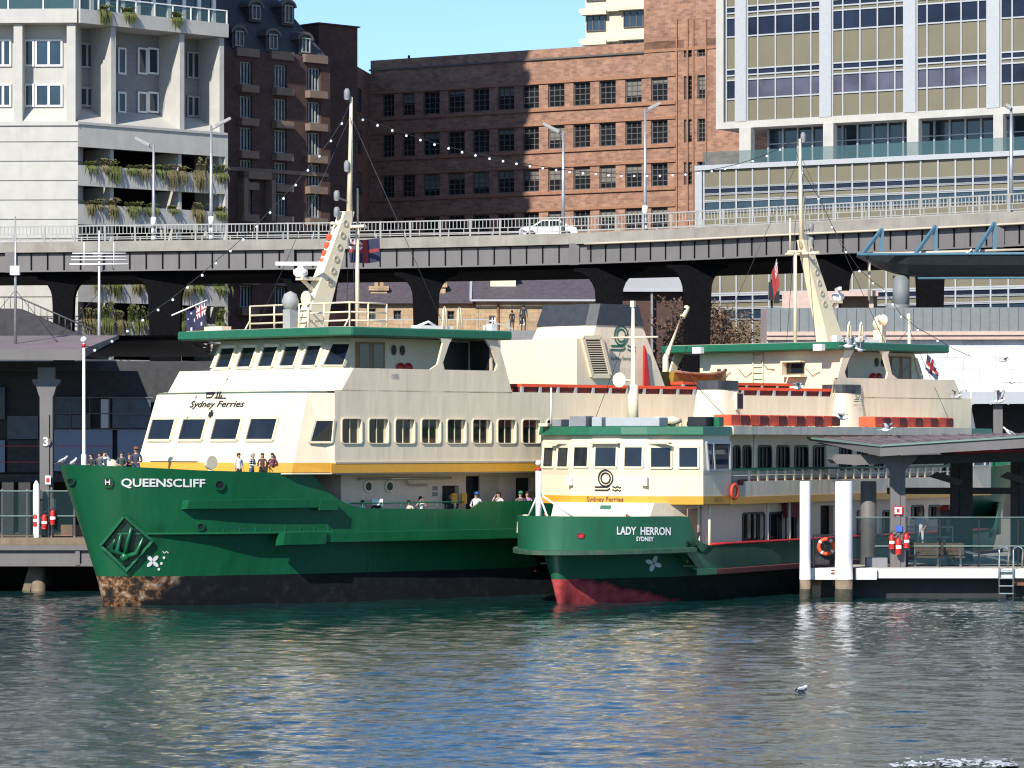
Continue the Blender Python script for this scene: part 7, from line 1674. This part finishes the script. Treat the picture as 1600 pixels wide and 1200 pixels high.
# ================================================================ GULLS
def gull(pose, label, loc, yaw, sc=1.0, group=None, up=.25):
    b = MB()
    prof = [(-.24, .012, .01), (-.18, .05, .0), (-.08, .085, 0), (.02, .09, 0), (.10, .07, .02), (.15, .045, .05), (.19, .047, .07), (.225, .038, .075), (.25, .012, .07)]
    tilt = .45 if pose == 'stand' else .0
    rows = [[(x, r*math.cos(2*math.pi*i/8), z + x*tilt + r*.95*math.sin(2*math.pi*i/8)) for i in range(8)] for x, r, z in prof]
    b.loft(rows, closed=True, caps=True, smooth=True)
    hx = .25; hz = .07+.25*tilt; b.tube([(hx-.01, 0, hz), (hx+.05, 0, hz-.01)], [.014, .005], 5, 2)
    for s in (-1, 1): b.ball((.215, s*.034, .09+.21*tilt), .008, 5, 3)
    if pose == 'fly':
        for s in (-1, 1):
            sec = []
            for f, xo, c, z in ((0, .08, .17, .03), (.25, .13, .17, .03+up*.55), (.55, .11, .12, .03+up*.75), (.85, .02, .07, .03+up*.6), (1.0, -.10, .012, .03+up*.45)):
                y = s*(.06+.50*f); sec.append([(xo, y, z), (xo-c*.4, y, z+.018), (xo-c, y, z), (xo-c*.4, y, z-.006)])
            b.loft(sec, 1, closed=True, caps=True, smooth=True)
        b.prism([(-.2, -.04, .01), (-.36, -.08, 0), (-.36, .08, 0), (-.2, .04, .01)], (0, 0, .012), 0)
    else:
        for s in (-1, 1): b.loft([[(.08, s*.08, .04+.08*tilt), (.06, s*.095, .0+.06*tilt), (.0, s*.09, .07)], [(-.1, s*.098, .04-.1*tilt), (-.1, s*.10, -.03-.1*tilt), (-.12, s*.06, .08-.1*tilt)], [(-.3, s*.02, .03-.3*tilt), (-.3, s*.03, .01-.3*tilt), (-.32, s*.015, .04-.3*tilt)]], 1, closed=True, caps=True, smooth=True)
        if pose == 'stand':
            for s in (-1, 1): b.tube([(-.01, s*.035, -.06), (.0, s*.035, -.22)], .009, 5, 2); b.prism([(-.01, s*.035-.02, -.22), (.06, s*.035-.035, -.22), (.06, s*.035+.035, -.22)], (0, 0, .008), 2)
    o = b.build('seagull', [M['gull_white'], M['gull_grey'], M['beak'], M['black']]); o.location = loc; o.rotation_euler = (0, 0, R(yaw)); o.scale = (sc,)*3
    return tag(o, label, 'seagull', group)
gull('fly', 'white gull flying just above the pontoon canopy roof', at(1386, 672, 163), 15, 1.25, up=.30)
gull('fly', 'gull with raised wings at the far right against the dark opening', at(1562, 627, 172), -30, 1.25, up=.55)
gull('fly', 'gull flying left of the stern pole in front of the white wall', at(1496, 620, 172), -60, 1.2, up=.35)
gull('fly', 'grey winged gull banking low before the white tiled wall', at(1580, 597, 185), 130, 1.1, up=-.1)
gull('fly', 'gull gliding in front of the rear funnel of the smaller ferry', at(1316, 653, 166), 160, 1.2, up=.2)
gull('fly', 'small gull gliding high against the white tiled wall', at(1569, 563, 200), 5, 1.3, up=.12)
gull('fly', 'white gull passing the orange rafts left of the rear funnel', at(1247, 606, 168), -20, 1.1, up=.25)
gull('fly', 'gull with curved wings in front of the far wheelhouse', at(1327, 541, 170), 20, 1.4, up=.4)
gull('fly', 'gull landing beside the far wheelhouse', at(1343, 547, 171), -140, 1.2, up=.5)
gull('stand', 'white gull perched on the boat shaped canopy', (SF.w((SF.px(1511, CY-1.5), CY-1.5, 0)).x, SF.w((0, CY-1.5, 0)).y-.3, zt if False else SF.pix(1511, 397, CY-1.5)[1]), 20, 1.9)
gull('stand', 'white gull standing on the far pontoon roof edge at right', at(1577, 676, 172), 200, 1.4)

def bulwark_gull(px, label, yaw):
    y = 2.6
    for _ in range(30): t = QF.px(px, y); y = y*.5 + .5*max(qhalf(max(t, .3), 6.4)-.07, .3)
    gull('stand', label, QF.w((t, y, qtop(t)+.22*1.15)), yaw, 1.15)
bulwark_gull(97, 'leftmost white gull standing on the bow bulwark', 30)
bulwark_gull(114, 'second white gull on the bow bulwark, beside the flagstaff', 60)
gull('swim', 'lone gull swimming on the open water in the foreground', at(1253, 1082, 41250/392.)+Vector((0, 0, .06)), 60, 1.35)
# ================================================================ FLAGS
M['flag_blue'] = mat('flag_blue', (.022, .025, .065), .8, var=.1); M['flag_red'] = mat('flag_red', (.30, .03, .035), .8, var=.1); M['flag_white'] = mat('flag_white', (.66, .65, .66), .8, var=.08)
def flag(label, corner, du, dv, pick, wave=.12, staff=None, seed=0):
    """cloth from its hoist corner: du along the fly, dv down the hoist; pick(u, v) gives the colour"""
    f = thing('flag', label, 'flag', loc=tuple(corner)); nu, nv = 24, 14; b = MB(); nrm = Vector(du).cross(Vector(dv)).normalized(); pts = []
    for th in (0, .012):
        for i in range(nu+1):
            for j in range(nv+1):
                u, v = i/nu, j/nv; pts.append(Vector(corner) + Vector(du)*u + Vector(dv)*v + nrm*(wave*u**.5*math.sin(u*7+v*2.2+seed)+th) + Vector(dv)*.06*u*math.sin(u*5+seed))
    fs = [(i*(nv+1)+j, i*(nv+1)+j+1, (i+1)*(nv+1)+j+1, (i+1)*(nv+1)+j) for i in range(nu) for j in range(nv)]; k = (nu+1)*(nv+1)
    b.add(pts, [], 0)
    for n_, q in enumerate(fs):
        i, j = n_//nv, n_ % nv; m = pick((i+.5)/nu, (j+.5)/nv)
        b.f += [list(q), [x+k for x in q[::-1]]]; b.m += [m, m]; b.s += [True, True]
    b.build('cloth', [M['flag_blue'], M['flag_red'], M['flag_white']], f)
    if staff: c = MB(); c.tube(staff, .05, 6); c.build('staff', M['white'], f)
    return f
def jack(u, v):
    if abs(u-.5) < .09 or abs(v-.5) < .14: return 1
    if abs(u-.5) < .15 or abs(v-.5) < .24: return 2
    d = min(abs(u-v), abs(u+v-1)); return 1 if d < .04 else (2 if d < .11 else 0)
def ensign(fieldc, stars=True):
    def pick(u, v):
        if u < .5 and v < .5: return jack(u*2, v*2)
        for a, c, r in ((.25, .77, .09), (.75, .18, .05), (.75, .85, .06), (.62, .5, .05), (.88, .42, .05)):
            if stars and (u-a)**2*3.4+(v-c)**2 < r*r: return 2
        return fieldc
    return pick
mp = QF.w((18.5, .2, 0))
flag('dark blue ensign with red cross flying from the near mast yard', at(593, 372, mp.y), (-1.5, .25, -.12), (.05, .0, -1.15), lambda u, v: 1 if (abs(v-.5) < .1 or abs(u-.5) < .07) and u > .05 else (jack((1-u)*2, v*2) if u > .5 and v < .5 else 0), .16)
s0, s1 = at(268, 493, 205), at(324, 469, 205)
flag('blue national ensign hanging from a slanted white staff under the expressway', s1-Vector((.1, 0, .15)), (-1.15, .1, -.55), (.05, 0, -1.35), lambda u, v: ensign(0)(u, v), .12, [tuple(s0), tuple(s1)])
mp2 = QR.w((18.4, 0, 0))
flag('red ensign hanging limp beside the far mast', at(1214, 403, mp2.y), (-.28, .12, -.9), (.12, 0, -1.5), ensign(1, False), .07, None, 1)
flag('small white flag with red cross at the smaller ferry rear mast', at(1449, 553, 199), (.7, .1, -.75), (-.12, 0, -.85), lambda u, v: 0 if u < .3 and v < .35 else (1 if abs(v-.5) < .12 or abs(u-.45) < .1 else 2), .06, None, 2)
# ================================================================ FESTOON LIGHTS
def festoon(label, pts, Y0, Y1):
    n = len(pts); P = []
    xs_ = [p[0] for p in pts]
    for p in pts: f = (p[0]-xs_[0])/(xs_[-1]-xs_[0]); P.append(at(p[0], p[1], Y0+(Y1-Y0)*f))
    t = thing('festoon_string', label, 'string lights', loc=tuple(P[0])); b = MB(); b.tube(P, .018, 4); b.build('cable', M['cable'], t)
    first = None
    for p in P[1:-1]:
        if first is None:
            b = MB(); b.ball((p.x, p.y, p.z-.10), .065, 8); b.tube([(p.x, p.y, p.z), (p.x, p.y, p.z-.07)], .035, 5, 1); first = b.build('bulb', [M['bulb'], M['cable']], t); p0 = p
        else: part_dup(first, p-p0, t)
ym = QF.w((17.9, 0, 0)).y; yb = QF.w((fb, 0, 0)).y; yf = QR.w((17.9, 0, 0)).y; ys_ = LF.w((51-9, 0, 0)).y
festoon('string of white bulbs from the near masthead down to the bow flagstaff', [(548, 160), (534, 190), (517, 217), (499, 241), (481, 263), (462, 286), (443, 307), (422, 329), (401, 351), (380, 371), (360, 389), (337, 408), (316, 427), (293, 446), (270, 465), (247, 481), (223, 497), (199, 514), (175, 530), (148, 544), (131, 540)], yf*0+ym, yb)
festoon('long string of white bulbs between the two mastheads of the big ferry', [(548, 165), (567, 184), (590, 193), (613, 201), (635, 209), (657, 216), (679, 223), (701, 229), (722, 235), (743, 240), (765, 245), (786, 249), (807, 253), (828, 257), (848, 260), (869, 263), (890, 266), (911, 268), (931, 269), (951, 271), (971, 272), (991, 272), (1011, 272), (1031, 272), (1051, 271), (1071, 270), (1091, 268), (1112, 265), (1133, 261), (1154, 256), (1176, 249), (1198, 241), (1219, 231), (1240, 220)], ym, yf)
festoon('string of bulbs sloping from the far masthead down to the stern pole', [(1240, 222), (1253, 267), (1279, 308), (1300, 352), (1322, 391), (1343, 421), (1364, 440), (1381, 452), (1395, 473), (1408, 492), (1434, 513), (1465, 530), (1490, 545), (1517, 557)], yf, ys_)
# ================================================================ SMALL WASH AT THE BOTTOM RIGHT
